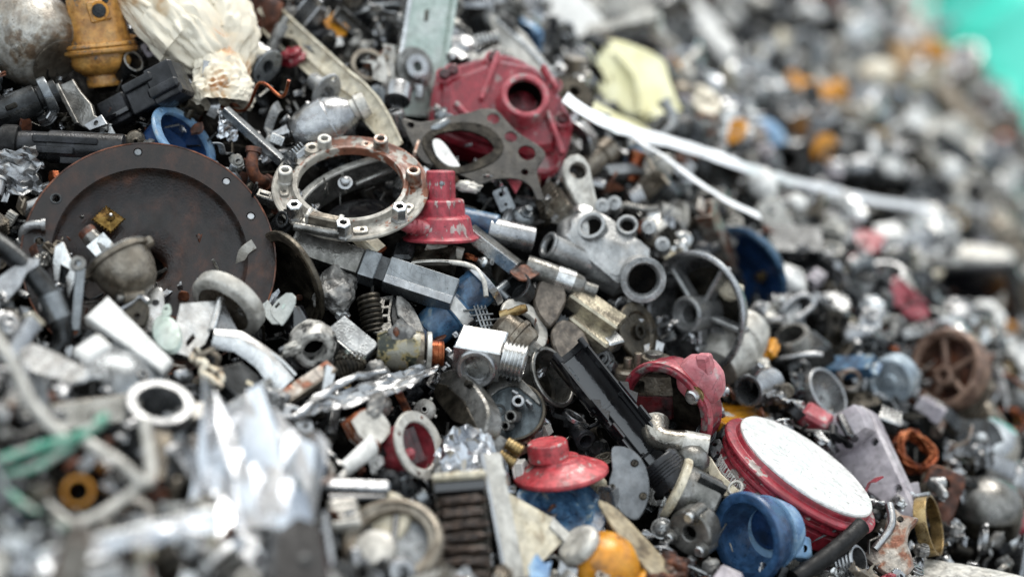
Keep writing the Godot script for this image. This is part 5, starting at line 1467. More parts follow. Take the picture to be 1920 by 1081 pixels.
func upper_right() -> void:
	var t: Node3D
	# red valve body
	t = H("red_housing", "crimson cast housing with a wide round bore, ribs and bolt heads", "housing", 945, 215, 70, 0.88, 110, 0.06)
	note(1020, 270, 50, "red housing", 1.75); note(860, 170, 45, "red housing", 1.75)
	var outline := smooth_loop(onto(t, [806, 226, 818, 140, 850, 122, 905, 106, 938, 98, 985, 112, 1040, 160, 1062, 200, 1076, 232, 1062, 290, 1040, 326, 1004, 330, 985, 304, 900, 282, 812, 250]), 2)
	P(t, "body", plate(outline, [], 70, 8), "red", Transform3D.IDENTITY, 30)
	P(t, "shoulder", plate(chamfer(onto(t, [832, 158, 930, 118, 1000, 130, 1052, 192, 1040, 288, 985, 296, 900, 268, 826, 240]), 8, true), [], 34, 12), "red", X(0, 24, 0), 20)
	var bs := spot(t, 974, 208)
	var boss := P(t, "bore_boss", lathe([31, -20, 52, -20, 47, 28, 46, 34, 43, 37, 35, 37, 33, 34], 44, true, 1), "pink", X(bs.x, 28, bs.z))
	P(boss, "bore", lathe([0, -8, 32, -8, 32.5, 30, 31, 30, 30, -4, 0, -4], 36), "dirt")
	for q in [[930, 112, 898, 200], [1012, 136, 1040, 180], [850, 205, 900, 262], [1020, 220, 1050, 300]]:
		var u := spot(t, q[0], q[1]); var v := spot(t, q[2], q[3])
		P(t, "rib", box(10, 22, u.distance_to(v), 3), "pink", Transform3D(Basis.looking_at((v - u).normalized(), Vector3.UP), (u + v) / 2 + Vector3(0, 24, 0)))
	for q in [[846, 142], [922, 118], [1036, 168], [1050, 232], [830, 150]]:
		var v := spot(t, q[0], q[1])
		var b := P(t, "bolt", cyl(11, 12, 6, 2), "maroon", X(v.x, 30, v.z), 15)
		P(b, "washer", tube(16, 6, 5, 20, 1), "pink", X(0, -10, 0))
	# gasket plate
	t = H("gasket_plate", "thin brown grey gasket plate with one big opening, in front of the red housing", "gasket", 885, 275, 75, 0.8, 70, 0.09)
	note(985, 310, 40, "gasket plate", 1.7)
	P(t, "plate", plate(smooth_loop(onto(t, [752, 222, 790, 228, 850, 216, 880, 210, 905, 203, 932, 206, 955, 232, 978, 252, 1010, 272, 1023, 290, 1008, 318, 1012, 345, 1020, 372, 1006, 372, 996, 350, 970, 335, 930, 335, 900, 345, 870, 330, 820, 312, 790, 300, 770, 265]), 3), [smooth_loop(onto(t, [808, 262, 830, 248, 868, 244, 905, 254, 928, 278, 905, 296, 870, 312, 835, 312, 812, 290]), 3), hole(t, 925, 222, 12), hole(t, 958, 256, 12), hole(t, 988, 286, 17), hole(t, 770, 234, 7), hole(t, 984, 322, 7)], 4, 1), "gasket", Transform3D.IDENTITY, 50)
	P(t, "rim", plate(smooth_loop(onto(t, [790, 268, 815, 240, 868, 228, 920, 240, 945, 275, 925, 305, 870, 325, 822, 318]), 3), [smooth_loop(onto(t, [810, 262, 830, 249, 868, 245, 904, 255, 926, 278, 905, 295, 870, 311, 835, 311, 813, 290]), 3)], 5, 1.5), "oily", X(0, 2, 0))
	t = H("white_shim", "white curved shim seen through the opening of the gasket plate", "shim", 838, 290, 60, 0.8, 24, 0.06)
	P(t, "shim", plate(smooth_loop(onto(t, [812, 262, 830, 264, 855, 298, 862, 312, 840, 310, 818, 290])), [], 4, 1), "white")
	# red stacked plunger
	t = H("red_stepped_plunger", "stepped red plunger with worn edges, behind the right side of the flange ring", "plunger", 826, 440, 90, 0.1, 60, 0.04)
	note(828, 370, 34, "red stepped plunger", 1.65)
	chipped("red_step", ["a02f3e", "b84a56"], ["9a9490", "c4aaa8"], [[0.18, 0.03], [0.4, 0.03], [0.62, 0.03], [0.8, 0.03]], 81, 0.5, 0.74)
	P(t, "stack", lathe([0, -10, 70, -10, 72, -5, 64, 0, 61, 6, 56, 32, 52, 36, 46, 38, 46, 42, 44, 64, 41, 67, 28, 68, 27, 118, 25, 120, 0, 120], 56, false, 1), "red_step", Transform3D.IDENTITY, 30)
	P(t, "screw", lathe([0, 0, 5, 0, 4, 3, 0, 4], 12), "zinc", X(2, 98, 28, 90))
	var hose := P(t, "hose_barb", lathe([6, -10, 15, -10, 15, 4, 17, 6, 15, 8, 15, 14, 17, 16, 15, 18, 15, 24, 17, 26, 15, 28, 13, 40, 8, 42, 6, 40], 24, true), "pink", X(-36, 18, 48, 60, 0, 60))
	P(hose, "bore", cyl(7, 2, 14, 0.2), "dirt", X(0, 36, 0))
	t = H("red_chip", "small bright red angular chip below the gasket plate", "chip", 965, 348, 60, 0.8, 14, 0.06)
	P(t, "chip", plate(onto(t, [948, 326, 985, 330, 968, 362]), [], 6, 1), "pink")
	# pale pieces between red housing and casting
	t = H("white_ceramic_piece", "small white rounded piece right of the red plunger", "piece", 880, 350, 80, 0.6, 24, 0.03)
	P(t, "piece", lump(Vector3(26, 10, 14), 8, 0.4, 0.9, 4.0), "chalky", Transform3D.IDENTITY, 25)
	t = H("blue_grey_sleeve", "dull blue grey sleeve lying right of the red plunger", "sleeve", 905, 395, 60, 0.5, 40, 0.0)
	P(t, "sleeve", tube(26, 18, 110, 28, 2), "blue", X(40, 0, 30, 0, 0, -70))
	# white leaf
	t = H("white_shard", "long white metal shard pointing up left above the red housing", "shard", 995, 105, 60, 0.8, 50, -0.02)
	P(t, "blade", plate(smooth_loop(onto(t, [918, 30, 930, 26, 985, 62, 1030, 120, 1060, 165, 1050, 170, 1000, 128, 945, 95]), 2), [], 7, 2).warp(bumpy, 4, 0.6), "chalky", Transform3D.IDENTITY, 50)
	P(t, "rib", rod(curve([spot(t, 930, 36), spot(t, 985, 85), spot(t, 1045, 150)], 5), 6, 8), "bright", Transform3D.IDENTITY, 60)
	t = H("pale_sheet", "pale lilac grey bent sheet at the top edge right of the white shard", "sheet", 1075, 40, 60, 0.8, 55, -0.05)
	P(t, "panel", plate(smooth_loop(onto(t, [1005, -10, 1060, -30, 1110, 10, 1135, 40, 1128, 75, 1085, 72, 1030, 40]), 2), [], 8, 2).warp(bumpy, 5, 0.5), "white", Transform3D.IDENTITY, 50)
	P(t, "dark_flap", plate(onto(t, [1030, 50, 1060, 60, 1170, 205, 1150, 205, 1095, 150]), [], 6, 1), "zinc", X(0, -10, 0))
	# foam sheet
	t = H("yellow_foam_sheet", "pale yellow crumpled foam sheet, the largest light patch of the upper right", "foam sheet", 1180, 160, 60, 0.85, 90, 0.04)
	P(t, "sheet", plate(smooth_loop(onto(t, [1086, 98, 1110, 78, 1142, 70, 1190, 80, 1228, 95, 1248, 115, 1262, 155, 1276, 195, 1280, 225, 1268, 256, 1235, 240, 1212, 232, 1180, 212, 1140, 190, 1110, 150]), 3), [], 14, 4).warp(bumpy, 9, 0.35), "foam", Transform3D.IDENTITY, 50)
	P(t, "fold", lump(Vector3(40, 10, 22), 10, 0.3, 0.8, 7.0), "foam", X(spot(t, 1245, 228).x, 8, spot(t, 1245, 228).z))
	P(t, "crease", rod(curve([spot(t, 1150, 100) + Vector3(0, 4, 0), spot(t, 1190, 150) + Vector3(0, 6, 0), spot(t, 1200, 215) + Vector3(0, 4, 0)], 5), 7, 8), "foam", Transform3D.IDENTITY, 60)
	t = H("cream_underlay", "cream torn padding peeping out under the yellow foam sheet", "padding", 1120, 195, 50, 0.8, 40, 0.03)
	P(t, "padding", plate(smooth_loop(onto(t, [1062, 170, 1095, 175, 1150, 205, 1230, 245, 1225, 262, 1150, 240, 1090, 215]), 2), [], 10, 3).warp(bumpy, 8, 0.8), "foam")
	# white rag strip
	for k in 2:
		var lab: String = ["long white fabric strap running right from the red housing to the far heap", "thin white fabric strip branching off below the long white strap"][k]
		t = H("fabric_strap", lab, "strap", [1400, 1330][k], [310, 335][k], 70, 0.45, 50, 0.07)
		for q in [[1100, 215], [1180, 245], [1260, 272], [1340, 295], [1500, 345], [1600, 362], [1680, 380], [1400, 385], [1270, 305]]:
			if k == 0: note(q[0], q[1], 24 if q[0] < 1330 else 44, "white strap", 3.0)
		var w := []
		for q in ([[1062, 182], [1110, 215], [1180, 245], [1260, 268], [1330, 288], [1400, 314], [1500, 344], [1620, 370], [1745, 394]] if k == 0 else [[1190, 262], [1240, 290], [1300, 335], [1360, 372], [1425, 405]]):
			var d := dep(q[0], q[1]) - 0.12
			w.append(t.transform.affine_inverse() * pt(q[0], q[1], d))
		P(t, "strap", sweep(curve(w, 8), v2s([-12, -1, 12, -1, 12.5, 0, 8, 1.5, 0, 1, -8, 1.5, -12.5, 0]), ([] if k else fades(w.size() * 8, 1.6, 0.5)), Vector3.UP, false, 0.2).warp(bumpy, 5, 0.4), "strap_white", Transform3D.IDENTITY, 60)
	# casting with many pipes
	t = H("piped_manifold", "grey cast manifold with several round pipe mouths facing left and front", "manifold", 1130, 465, 60, 0.85, 85, 0.06)
	note(1030, 460, 36, "piped manifold", 1.7); note(1200, 520, 45, "piped manifold", 1.7); note(1110, 350, 36, "piped manifold", 1.75)
	P(t, "core", lump(Vector3(92, 36, 60), 14, 0.12, 0.7, 31.0, 0.35), "cast_alu", X(2, -4, 4, 0, -14, 0), 40)
	P(t, "core", lump(Vector3(46, 34, 54), 12, 0.14, 0.7, 33.0, 0.3), "cast_alu", X(54, 0, 8, 0, 14, 0), 40)
	var mouths := [[1018, 474, 25, 150, 34, 40, 60], [1098, 440, 27, 80, 40, 16, 28], [1166, 438, 20, 70, 38, 8, 12], [1192, 548, 42, 110, 52, 34, -14]]
	for q in mouths:
		var v := spot(t, q[0], q[1])
		var pipe := P(t, "pipe", lathe([q[2] * 0.6, -q[3], q[2] * 0.96, -q[3], q[2] * 0.92, -8, q[2] * 1.02, -5, q[2] * 1.02, 0, q[2] * 0.76, 0, q[2] * 0.7, -4, q[2] * 0.62, -10], 36, true, 1), "cast_alu", X(v.x, q[4], v.z, q[5], 0, q[6]))
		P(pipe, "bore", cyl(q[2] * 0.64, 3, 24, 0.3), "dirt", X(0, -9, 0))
	var mf := spot(t, 1085, 345)
	P(t, "flange_plate", plate(smooth_loop(v2s([-46, 26, -30, 50, 0, 40, 40, -8, 76, -40, 80, -60, 50, -60, 0, -30, -34, -6]), 2), [circle(-14, 20, 17, 20), circle(58, -48, 7, 12)], 18, 3), "chalky", X(mf.x, 8, mf.z, 10, 0, 0))
	for q in [[1215, 430], [1240, 462], [1150, 385], [1128, 390]]:
		var v := spot(t, q[0], q[1])
		P(t, "screw_boss", lathe([0, -30, 15, -30, 14, 6, 6, 8, 6, 2, 0, 2], 20), "cast_alu", X(v.x, 8, v.z, 20, 0, 10))
	P(t, "rib", box(12, 30, 100, 4), "grey", X(20, 2, 10, 0, 40, 0))
	t = B("banded_coupling", "grey banded coupling pipe between the red housing and the manifold", "coupling", 1085, 325, 1160, 265, 46, 0.03, 0.0)
	P(t, "body", lathe([0, -LL / 2, 24, -LL / 2, 25, -8, 20, -6, 20, 0, 26, 2, 26, 34, 0, 36], 32, false, 1.5), "warm")
	P(t, "tip", cyl(10, 14, 16, 2), "steel", X(0, 48, 0))
	t = B("silver_tube_stub", "short silver tube stub with a dark bored end, left of the manifold", "tube", 915, 430, 1000, 450, 40, 0.03, 0.03)
	P(t, "tube", tube(25, 17, LL, 32, 2).moved(X(0, 0, 0, 180)), "alu", X(0, -LL / 2, 0))
	P(t, "spindle", cyl(7, 30, 14, 1.5), "steel", X(0, -LL / 2 + 14, 0))
	t = B("pointed_silver_tube", "silver grey shaft with a conical end lying below the manifold", "shaft", 985, 498, 1118, 548, 36, 0.03, 0.04)
	P(t, "shaft", lathe([0, -LL / 2, 22, -LL / 2, 23, 20, 20, 40, 14, 46, 14, LL / 2, 0, LL / 2], 32, false, 1.5), "grey")
	P(t, "sleeve", lathe([18, -10, 24, -10, 24, 24, 18, 24], 32, true), "bright")
	t = H("rusty_leaf", "rust orange torn leaf beside the silver shaft", "leaf", 985, 505, 60, 0.6, 22, 0.06)
	P(t, "leaf", plate(smooth_loop(onto(t, [955, 510, 975, 495, 1012, 492, 1020, 505, 990, 525])), [], 4, 1).warp(bumpy, 5, 1), "rust")
	t = B("angled_sill", "pale grey angled metal sill right of the red plunger", "sill", 875, 435, 965, 505, 26, 0.04, 0.05, 20)
	P(t, "sill", box(26, LL, 10, 2), "bright")
	P(t, "web", box(6, LL, 26, 2), "grey", X(-12, 0, -10))
	# spoked pulley
	t = H("spoked_pulley", "grey cast spoked pulley wheel with a deep rim and a bored hub, facing left", "pulley", 1302, 588, 188, 0.78, 96, 0.03)
	note(1300, 500, 60, "spoked pulley", 1.65); note(1300, 670, 50, "spoked pulley", 1.65)
	P(t, "rim", lathe([82, -50, 88, -50, 104, -20, 114, -6, 119, -2, 119, 3, 115, 6, 109, 6, 104, 0, 97, -20], 72, true, 1), "alu")
	P(t, "hub", lathe([16, -60, 30, -60, 34, -10, 36, 10, 35, 16, 31, 19, 27, 19, 25, 10, 18, 8, 16, 4], 40, true, 0.8), "cast_alu", X(0, 8, 0))
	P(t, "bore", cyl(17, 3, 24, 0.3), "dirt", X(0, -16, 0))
	P(t, "back", lathe([0, -50, 60, -50, 86, -44, 86, -50, 60, -56, 0, -56], 40, true), "oily")
	for k in 5:
		var a := TAU * k / 5 + 0.5
		P(t, "spoke", box(76, 30, 10, 3), "cast_alu", X(cos(a) * 66, -24, -sin(a) * 66, 0, rad_to_deg(a), 0))
	for k in 2:
		P(t, "web", plate(v2s([30, -8, 98, -34, 98, 30, 30, 10]), [], 6, 1.5), "cast_alu", X(0, -34, 0, 0, 130 + k * 72, 0))
	P(t, "scrap_inside", lump(Vector3(20, 14, 26), 10, 0.3, 0.9, 17.0), "cream", X(34, -40, 62))
	t = B("cream_spool", "cream stepped spool standing right behind the spoked pulley", "spool", 1345, 690, 1410, 610, 80, -0.03, -0.03)
	P(t, "spool", lathe([0, -LL / 2, 40, -LL / 2, 52, -30, 54, -6, 46, 0, 46, 10, 52, 14, 50, 36, 40, LL / 2, 0, LL / 2], 48, false, 2), "chalky", Transform3D.IDENTITY, 50)
	# navy dish behind
	t = H("navy_dish", "large dark blue dish standing on edge behind the spoked pulley", "dish", 1405, 505, 215, 0.62, 70, -0.02)
	P(t, "dish", lathe([0, -26, 50, -22, 76, 0, 82, 2, 86, 0, 84, -6, 60, -32, 0, -38], 60), "navy")
	P(t, "rim", lathe([80, -4, 88, -4, 90, 0, 86, 4, 80, 4], 60, true), "blue")
	P(t, "knob", cyl(10, 16, 16, 3), "brass", X(-24, -6, 0))
	# things far off among the blur
	t = H("picture_tube", "black rectangular picture tube frame with a dark face at the right", "picture tube", 1825, 525, 260, 0.92, 70, 0.16)
	P(t, "frame", plate(onto(t, [1752, 502, 1900, 495, 1915, 600, 1760, 610]), [onto(t, [1768, 514, 1884, 508, 1896, 585, 1776, 594])], 16, 4), "plastic")
	P(t, "face", plate(onto(t, [1766, 512, 1886, 506, 1898, 588, 1774, 597]), [], 6, 1), "black", X(0, -8, 0))
	t = H("white_cover", "white rounded cover lying on top of the black frame", "cover", 1830, 478, 80, 0.5, 50, 0.14)
	P(t, "cover", lump(Vector3(76, 14, 30), 12, 0.12, 0.6, 3.0, 0.2), "chalky", X(0, 0, 0, 0, 12, 0), 50)
	far_piece("red_bracket", "blurred red bent bracket right of the white strap's end", "bracket", 1620, 455, "pink", "plate", 46)
	far_piece("red_bracket", "dark red tilted bracket between the black scrap and the chrome shell", "bracket", 1705, 560, "red", "plate", 50)
	far_piece("blue_dome", "light blue grey dome far back right of the yellow foam sheet", "dome", 1440, 260, "sky", "cap", 46)
	far_piece("black_drum", "black round drum mouth far back below the light blue dome", "drum", 1470, 300, "rubber", "ring", 40)
	far_piece("amber_block", "amber yellow block far back above the white strap", "block", 1545, 280, "orange", "block", 30)
	far_piece("amber_wedge", "small amber wedge just right of the foam sheet", "wedge", 1380, 245, "orange", "plate", 30)
	far_piece("shiny_pebble", "bright cream round knob gleaming far back at the top", "knob", 1462, 85, "cream", "ball", 24)
	far_piece("white_lump", "bright white lump hanging on the middle of the long white strap", "lump", 1430, 345, "white", "ball", 36)
	far_piece("white_lump", "small bright white lump at the right of the larger white lump", "lump", 1495, 380, "white", "ball", 20)
	far_piece("white_lump", "white block under the far end of the white strap", "lump", 1665, 440, "white", "block", 30)
	far_piece("chrome_shell", "bright silver bowl shaped shell left of the black frame", "shell", 1790, 580, "alu", "cap", 40)
	far_piece("grey_box", "pale grey sheet metal box right of the navy dish", "box", 1490, 465, "steel", "block", 56)
	far_piece("striped_tube", "grey tube far back right of the amber block", "tube", 1600, 310, "alu", "pipe", 36)
	far_piece("striped_tube", "lighter grey tube lying against the other far back tube", "tube", 1640, 290, "zinc", "pipe", 36)
	far_piece("cream_board", "cream wooden board end far back right of the foam sheet", "board", 1320, 185, "cream", "plate", 46)
	far_piece("white_sheet", "long pale grey sheet far back at the top, left of the cream knob", "sheet", 1350, 75, "white", "long", 90)
	far_piece("pale_bag", "pale cream bundle near the teal sheet's left edge", "bundle", 1650, 140, "cloth", "ball", 40)
	far_piece("wood_block", "tan wooden block near the teal sheet", "block", 1690, 110, "wood", "block", 34)
	far_piece("brown_bar", "long brown grey bar slanting down along the heap's skyline", "bar", 1790, 190, "warm", "long", 80)
	far_piece("copper_fitting", "pinkish copper fitting on the skyline below the teal sheet", "fitting", 1870, 265, "copper", "cap", 24)
	far_piece("yellow_washer", "dull yellow round washer at the far right", "washer", 1798, 408, "brass", "ring", 20)
	# teal sheet and pale yard behind
	t = base("teal_sheet", "bright teal tarpaulin sheet hanging beyond the heap at the upper right corner", "tarpaulin", Transform3D(Basis.from_euler(Vector3(-0.8, -0.3, 0.0)), pt(1900, 70, 5.4)))
	var nt := noise(55, 0.9, 3)
	P(t, "sheet", sheet(40, 30, func(u, v):
		var x := lerpf(-0.3, 1.5, u)
		var y := lerpf(-1.25, 1.0, v)
		x += 0.03 * sin(y * 7.0)
		return Vector3(x, y, 0.3 * nt.get_noise_2d(x * 0.8, y * 2.4) + 0.09 * sin(y * 11.0 + x * 3.0 + 3.0 * nt.get_noise_2d(x, y))), 0.004), "teal", Transform3D.IDENTITY, 60)
	P(t, "hem", rod(PackedVector3Array([Vector3(-0.3, -1.25, 0), Vector3(-0.3, 0, 0.03), Vector3(-0.3, 1.0, 0)]), 0.012, 8), "teal")

func fades(n: int, a: float, b: float) -> Array:
	var r := []
	for i in n: r.append(lerpf(a, b, pow(float(i) / n, 0.6)))
	return r

# A plain piece far off in the blur.
func far_piece(called: String, label: String, category: String, px: float, py: float, m: String, how: String, r: float) -> void:
	var t := H(called, label, category, px, py, rng.randf_range(30, 150), rng.randf_range(0.5, 0.8), r * 0.8, 0.08, rng.randf_range(0, 360))
	match how:
		"plate":
			P(t, "leaf", plate(smooth_loop(v2s([-r, -r * 0.6, r * 0.9, -r * 0.5, r * 0.7, r * 0.5, 0, r * 0.8, -r * 0.8, r * 0.5]), 2), [circle(0, 0, r * 0.2, 12)], r * 0.2, 2).warp(bumpy, r * 0.1, 0.6), m)
			P(t, "flange", box(r * 1.4, r * 0.6, r * 0.18, 2), m, X(0, -r * 0.25, r * 0.5))
		"cap":
			P(t, "cap", lathe([0, r * 0.3, r * 0.6, r * 0.25, r * 0.92, 0, r, -r * 0.5, r * 0.9, -r * 0.5, 0, -r * 0.4], 40, false, 2), m)
			P(t, "knob", cyl(r * 0.22, r * 0.3, 18, 2), m, X(0, r * 0.5, 0))
		"ring":
			P(t, "ring", tube(r, r * 0.66, r * 0.8, 40, 3), m)
			P(t, "floor", cyl(r * 0.68, 4, 30, 0.5), "dirt", X(0, -r * 0.5, 0))
		"block":
			P(t, "block", box(r * 1.7, r * 0.9, r * 1.2, 4).warp(bumpy, 2, 0.4), m)
			P(t, "lip", box(r * 1.8, r * 0.14, r * 1.3, 2), m, X(0, r * 0.4, 0))
		"ball":
			P(t, "lump", lump(Vector3(r, r * 0.7, r * 0.8), 10, 0.2, 0.6, px), m, Transform3D.IDENTITY, 60)
		"pipe":
			P(t, "tube", tube(r * 0.55, r * 0.4, r * 3, 28, 2), m, X(r, 0, 0, 0, 0, -70))
			P(t, "collar", tube(r * 0.66, r * 0.54, r * 0.5, 28, 2), m, X(r * 0.7, -r * 0.1, 0, 0, 0, -70))
		"long":
			t.transform.basis = (facing(px, py, 60, 0.7, -25)).scaled(Vector3.ONE * t.transform.basis.x.length())
			P(t, "board", box(r * 2.4, r * 0.16, r * 0.5, 3).warp(bumpy, 3, 0.3), m)
			P(t, "edge", box(r * 2.3, r * 0.3, r * 0.08, 2), m, X(0, -r * 0.1, r * 0.26))

func lower_right() -> void:
	var t: Node3D
	# red lid
	t = H("red_ribbed_cover", "large red ribbed cover lying tilted, its round white painted face up", "cover", 1500, 890, 54.5, 0.3, 120, 0.08)
	note(1400, 850, 60, "red ribbed lid", 1.5); note(1570, 930, 60, "red ribbed lid", 1.5)
	chipped("lid_paint", ["84202d", "9c3340"], ["6f6a67", "b9b0ac"], [[0.26, 0.02], [0.345, 0.02], [0.43, 0.025], [0.53, 0.02], [0.6, 0.025]], 91, 0.42, 0.8)
	# profile from the axis under the lid, up its ribbed side, to the white face
	P(t, "shell", lathe([0, -72, 134, -72, 144, -70, 149, -64, 150, -35, 146, -31, 146, -29, 154, -26, 157, -22, 157, -16, 151, -13, 151, -10, 160, -7, 165, -3, 166, 0, 165, 4, 159, 7, 150, 8, 147, 9, 146, 17, 144, 19, 0, 19], 120, false, 0.9), "lid_paint", Transform3D.IDENTITY, 32)
	P(t, "white_face", lathe([0, 18, 140, 18, 145, 19, 145.5, 23, 143, 25.5, 139, 26.5, 0, 27], 110, false, 0.8), "lid_face", Transform3D.IDENTITY, 30)
	for k in 26:
		var a := TAU * k / 26
		P(t, "lug", box(15, 12, 8, 2.5), "red", X(cos(a) * 150, -12, -sin(a) * 150, 0, rad_to_deg(a) + 90, 0))
	# raised lettering, upside down on the side towards the eye
	var font := SystemFont.new()
	font.font_names = PackedStringArray(["Droid Serif"])
	font.font_weight = 700
	var word := "Marinon"
	var wide := [31, 21, 17, 13, 21, 21, 21]
	var at := 0.0
	for k in word.length():
		at += wide[k] * 0.5
		var tm := TextMesh.new()
		tm.text = word[k]
		tm.font = font
		tm.font_size = 36
		tm.pixel_size = 1.0
		tm.depth = 3.0
		tm.curve_step = 2.0
		var o := MeshInstance3D.new()
		o.name = "letter"
		o.mesh = tm
		o.material_override = M["white"]
		var a := deg_to_rad(-126.0) - (at - 15.5) * 0.6 / 147.0   # place round the side, counted like the polar angle in (x, -z)
		var out := Vector3(cos(a), 0, -sin(a))
		var along := Vector3(-sin(a), 0, -cos(a)) * -1.0
		o.transform = Transform3D(Basis(along * 0.6, Vector3.DOWN * 0.85, along.cross(Vector3.DOWN)), out * 150.2 + Vector3(0, -49, 0))
		t.add_child(o, true)
		at += wide[k] * 0.5
	var am := deg_to_rad(-119.0)
	var outm := Vector3(cos(am), 0, -sin(am))
	var alm := Vector3(sin(am), 0, cos(am))
	var star := PackedVector2Array()
	var star2 := PackedVector2Array()
	for k in 10:
		star.append(Vector2.from_angle(TAU * k / 10 + 0.3) * (16.0 if k % 2 == 0 else 7.5))
		star2.append(Vector2.from_angle(TAU * k / 10 + 0.3) * (12.5 if k % 2 == 0 else 5.6))
	P(t, "star_mark", plate(star, [star2], 3, 0.6), "white", Transform3D(Basis(alm, outm, alm.cross(outm)), outm * 151.2 + Vector3(0, -51, 0)))
	# red ring housing with pink arm
	t = H("red_ring_housing", "red and grey ring housing open to the front with a faded pink arm", "housing", 1246, 772, 215, 0.75, 80, 0.05)
	P(t, "ring", lathe([80, -60, 90, -60, 94, -20, 94, 0, 91, 3, 83, 3, 80, 0], 64, true, 1.5), "red_grey")
	P(t, "floor", lathe([0, -60, 75, -60, 75, -54, 0, -54], 40), "oily")
	P(t, "rim_line", lathe([92, -14, 98, -14, 99, -8, 98, -2, 92, -2], 64, true), "pink")
	var av := spot(t, 1295, 725)
	P(t, "arm", lump(Vector3(48, 32, 48), 16, 0.06, 0.5, 41.0, 0.08), "faded", X(av.x, -36, av.z, 0, 30, 0), 50)
	P(t, "arm", box(60, 24, 30, 6), "faded", X(av.x + 10, -26, av.z + 34, 0, -30, 0))
	var bl := P(t, "bolt", lathe([0, -10, 14, -10, 14, 4, 11, 7, 0, 8], 20), "bright", X(spot(t, 1302, 742).x, 6, spot(t, 1302, 742).z))
	P(bl, "washer", tube(19, 10, 6, 24, 1.5), "brass", X(0, -6, 0))
	t = B("lever_pin", "short bright steel pin sticking out right of the pink arm", "pin", 1305, 728, 1362, 734, 18, 0.08, 0.08)
	P(t, "pin", box(22, LL, 16, 4), "alu")
	P(t, "tip", cyl(9, 10, 16, 2), "alu", X(0, LL / 2 + 4, 0))
	# gear case
	t = H("dusty_gear_case", "dusty brown gear case with a round raised boss above the red ring housing", "gear case", 1212, 690, 88, 0.3, 60, 0.02)
	P(t, "case", plate(smooth_loop(v2s([-70, -20, -60, 20, -20, 34, 40, 34, 78, 10, 70, -30, 0, -40]), 2), [], 44, 4).warp(bumpy, 2, 0.6), "warm", X(0, 0, 0))
	P(t, "case_base", plate(smooth_loop(v2s([-60, -20, -50, 24, 40, 30, 66, 0, 50, -34, -20, -36]), 2), [], 50, 4), "maroon", X(0, -40, 0))
	P(t, "boss", cyl(28, 26, 32, 3), "warm", X(18, 24, 0))
	P(t, "boss_top", cyl(17, 10, 28, 2), "grey", X(14, 32, 0))
	P(t, "peg", cyl(8, 30, 14, 2), "warm", X(-16, 32, 8))
	P(t, "peg", cyl(9, 22, 14, 2), "warm", X(-34, 20, 2))
	for k in 3: P(t, "pocket", box(22, 24, 6, 2), "oily", X(-46 + k * 34, -24, 40 - k * 3))
	# elbow and dome
	t = H("perforated_elbow", "dull silver elbow pipe ending in a sleeve with a perforated cap", "elbow", 1262, 815, 80, 0.85, 50, 0.11)
	var sp := []
	for q in [[1225, 795, 0], [1232, 822, 8], [1258, 832, 10], [1285, 832, 8]]:
		var v := spot(t, q[0], q[1]); sp.append(v + Vector3(0, q[2], 0))
	P(t, "elbow", rod(curve(sp, 7), 24, 20, [1.3, 1.25, 1.2, 1.15, 1.1, 1.05, 1, 0.96, 0.94, 0.92, 0.9, 0.9, 0.9, 0.9, 0.9, 0.9, 0.9, 0.9, 0.9, 0.9, 0.9, 0.9]), "warm_alu", Transform3D.IDENTITY, 60)
	var e0: Vector3 = sp[3]
	var sl := P(t, "sleeve", tube(24, 19, 50, 32, 2), "chalky", Transform3D(Basis.from_euler(Vector3(0.2, 0.0, -PI / 2)), e0 + Vector3(44, -2, 2)))
	P(sl, "cap", cyl(19, 4, 28, 0.5), "grey", X(0, -3, 0))
	for k in 9: P(sl, "hole", cyl(3, 1.5, 8, 0.1), "dirt", X(cos(k * 0.785) * (11 if k < 8 else 0), -2, sin(k * 0.785) * (11 if k < 8 else 0)))
	t = H("bristled_dome", "grey round dome cap with a black felt underside", "dome", 1297, 862, 110, 0.5, 34, 0.12)
	P(t, "dome", lathe([0, -16, 30, -16, 33, -8, 32, 6, 24, 20, 10, 27, 0, 28], 40), "grey")
	P(t, "felt", lathe([0, -26, 26, -26, 31, -14, 0, -14], 36).warp(bumpy, 2, 2), "black")
	# capped valve
	t = B("capped_valve_body", "scuffed grey cylinder valve with a clip and white base plate, left of the blue cup", "valve", 1266, 915, 1362, 962, 70, 0.06, 0.06, 0.0, 0.0)
	P(t, "barrel", lathe([0, -50, 46, -50, 52, -46, 52, 20, 48, 26, 0, 28], 44, false, 2), "grey")
	P(t, "base", lathe([0, -8, 58, -8, 62, -4, 62, 6, 0, 8], 44, false, 1.5), "cream", X(0, -52, 0))
	P(t, "clip", box(18, 56, 14, 2), "steel", X(-36, 0, 40, 0, 30, 0))
	t = H("cream_plate", "cream plastic plate wedged below the lettering of the red ribbed cover", "plate", 1352, 896, 130, 0.8, 30, 0.08)
	P(t, "plate", plate(onto(t, [1318, 852, 1332, 855, 1352, 887, 1386, 918, 1390, 932, 1350, 930, 1326, 882]), [], 8, 2), "cream")
	P(t, "eye", tube(16, 11, 6, 24, 1.5), "chalky", X(spot(t, 1380, 915).x, 4, spot(t, 1380, 915).z))
	# grey gasket plate
	t = H("three_screw_plate", "flat slate grey plate with three screws standing in front of the half shell", "plate", 1178, 905, 95, 0.93, 56, 0.16)
	P(t, "plate", plate(smooth_loop(onto(t, [1146, 850, 1152, 836, 1180, 840, 1203, 860, 1216, 895, 1216, 930, 1205, 960, 1190, 974, 1165, 960, 1150, 930, 1142, 905, 1148, 880]), 3), [hole(t, 1190, 868, 8), hole(t, 1206, 930, 8)], 5, 1), "slate")
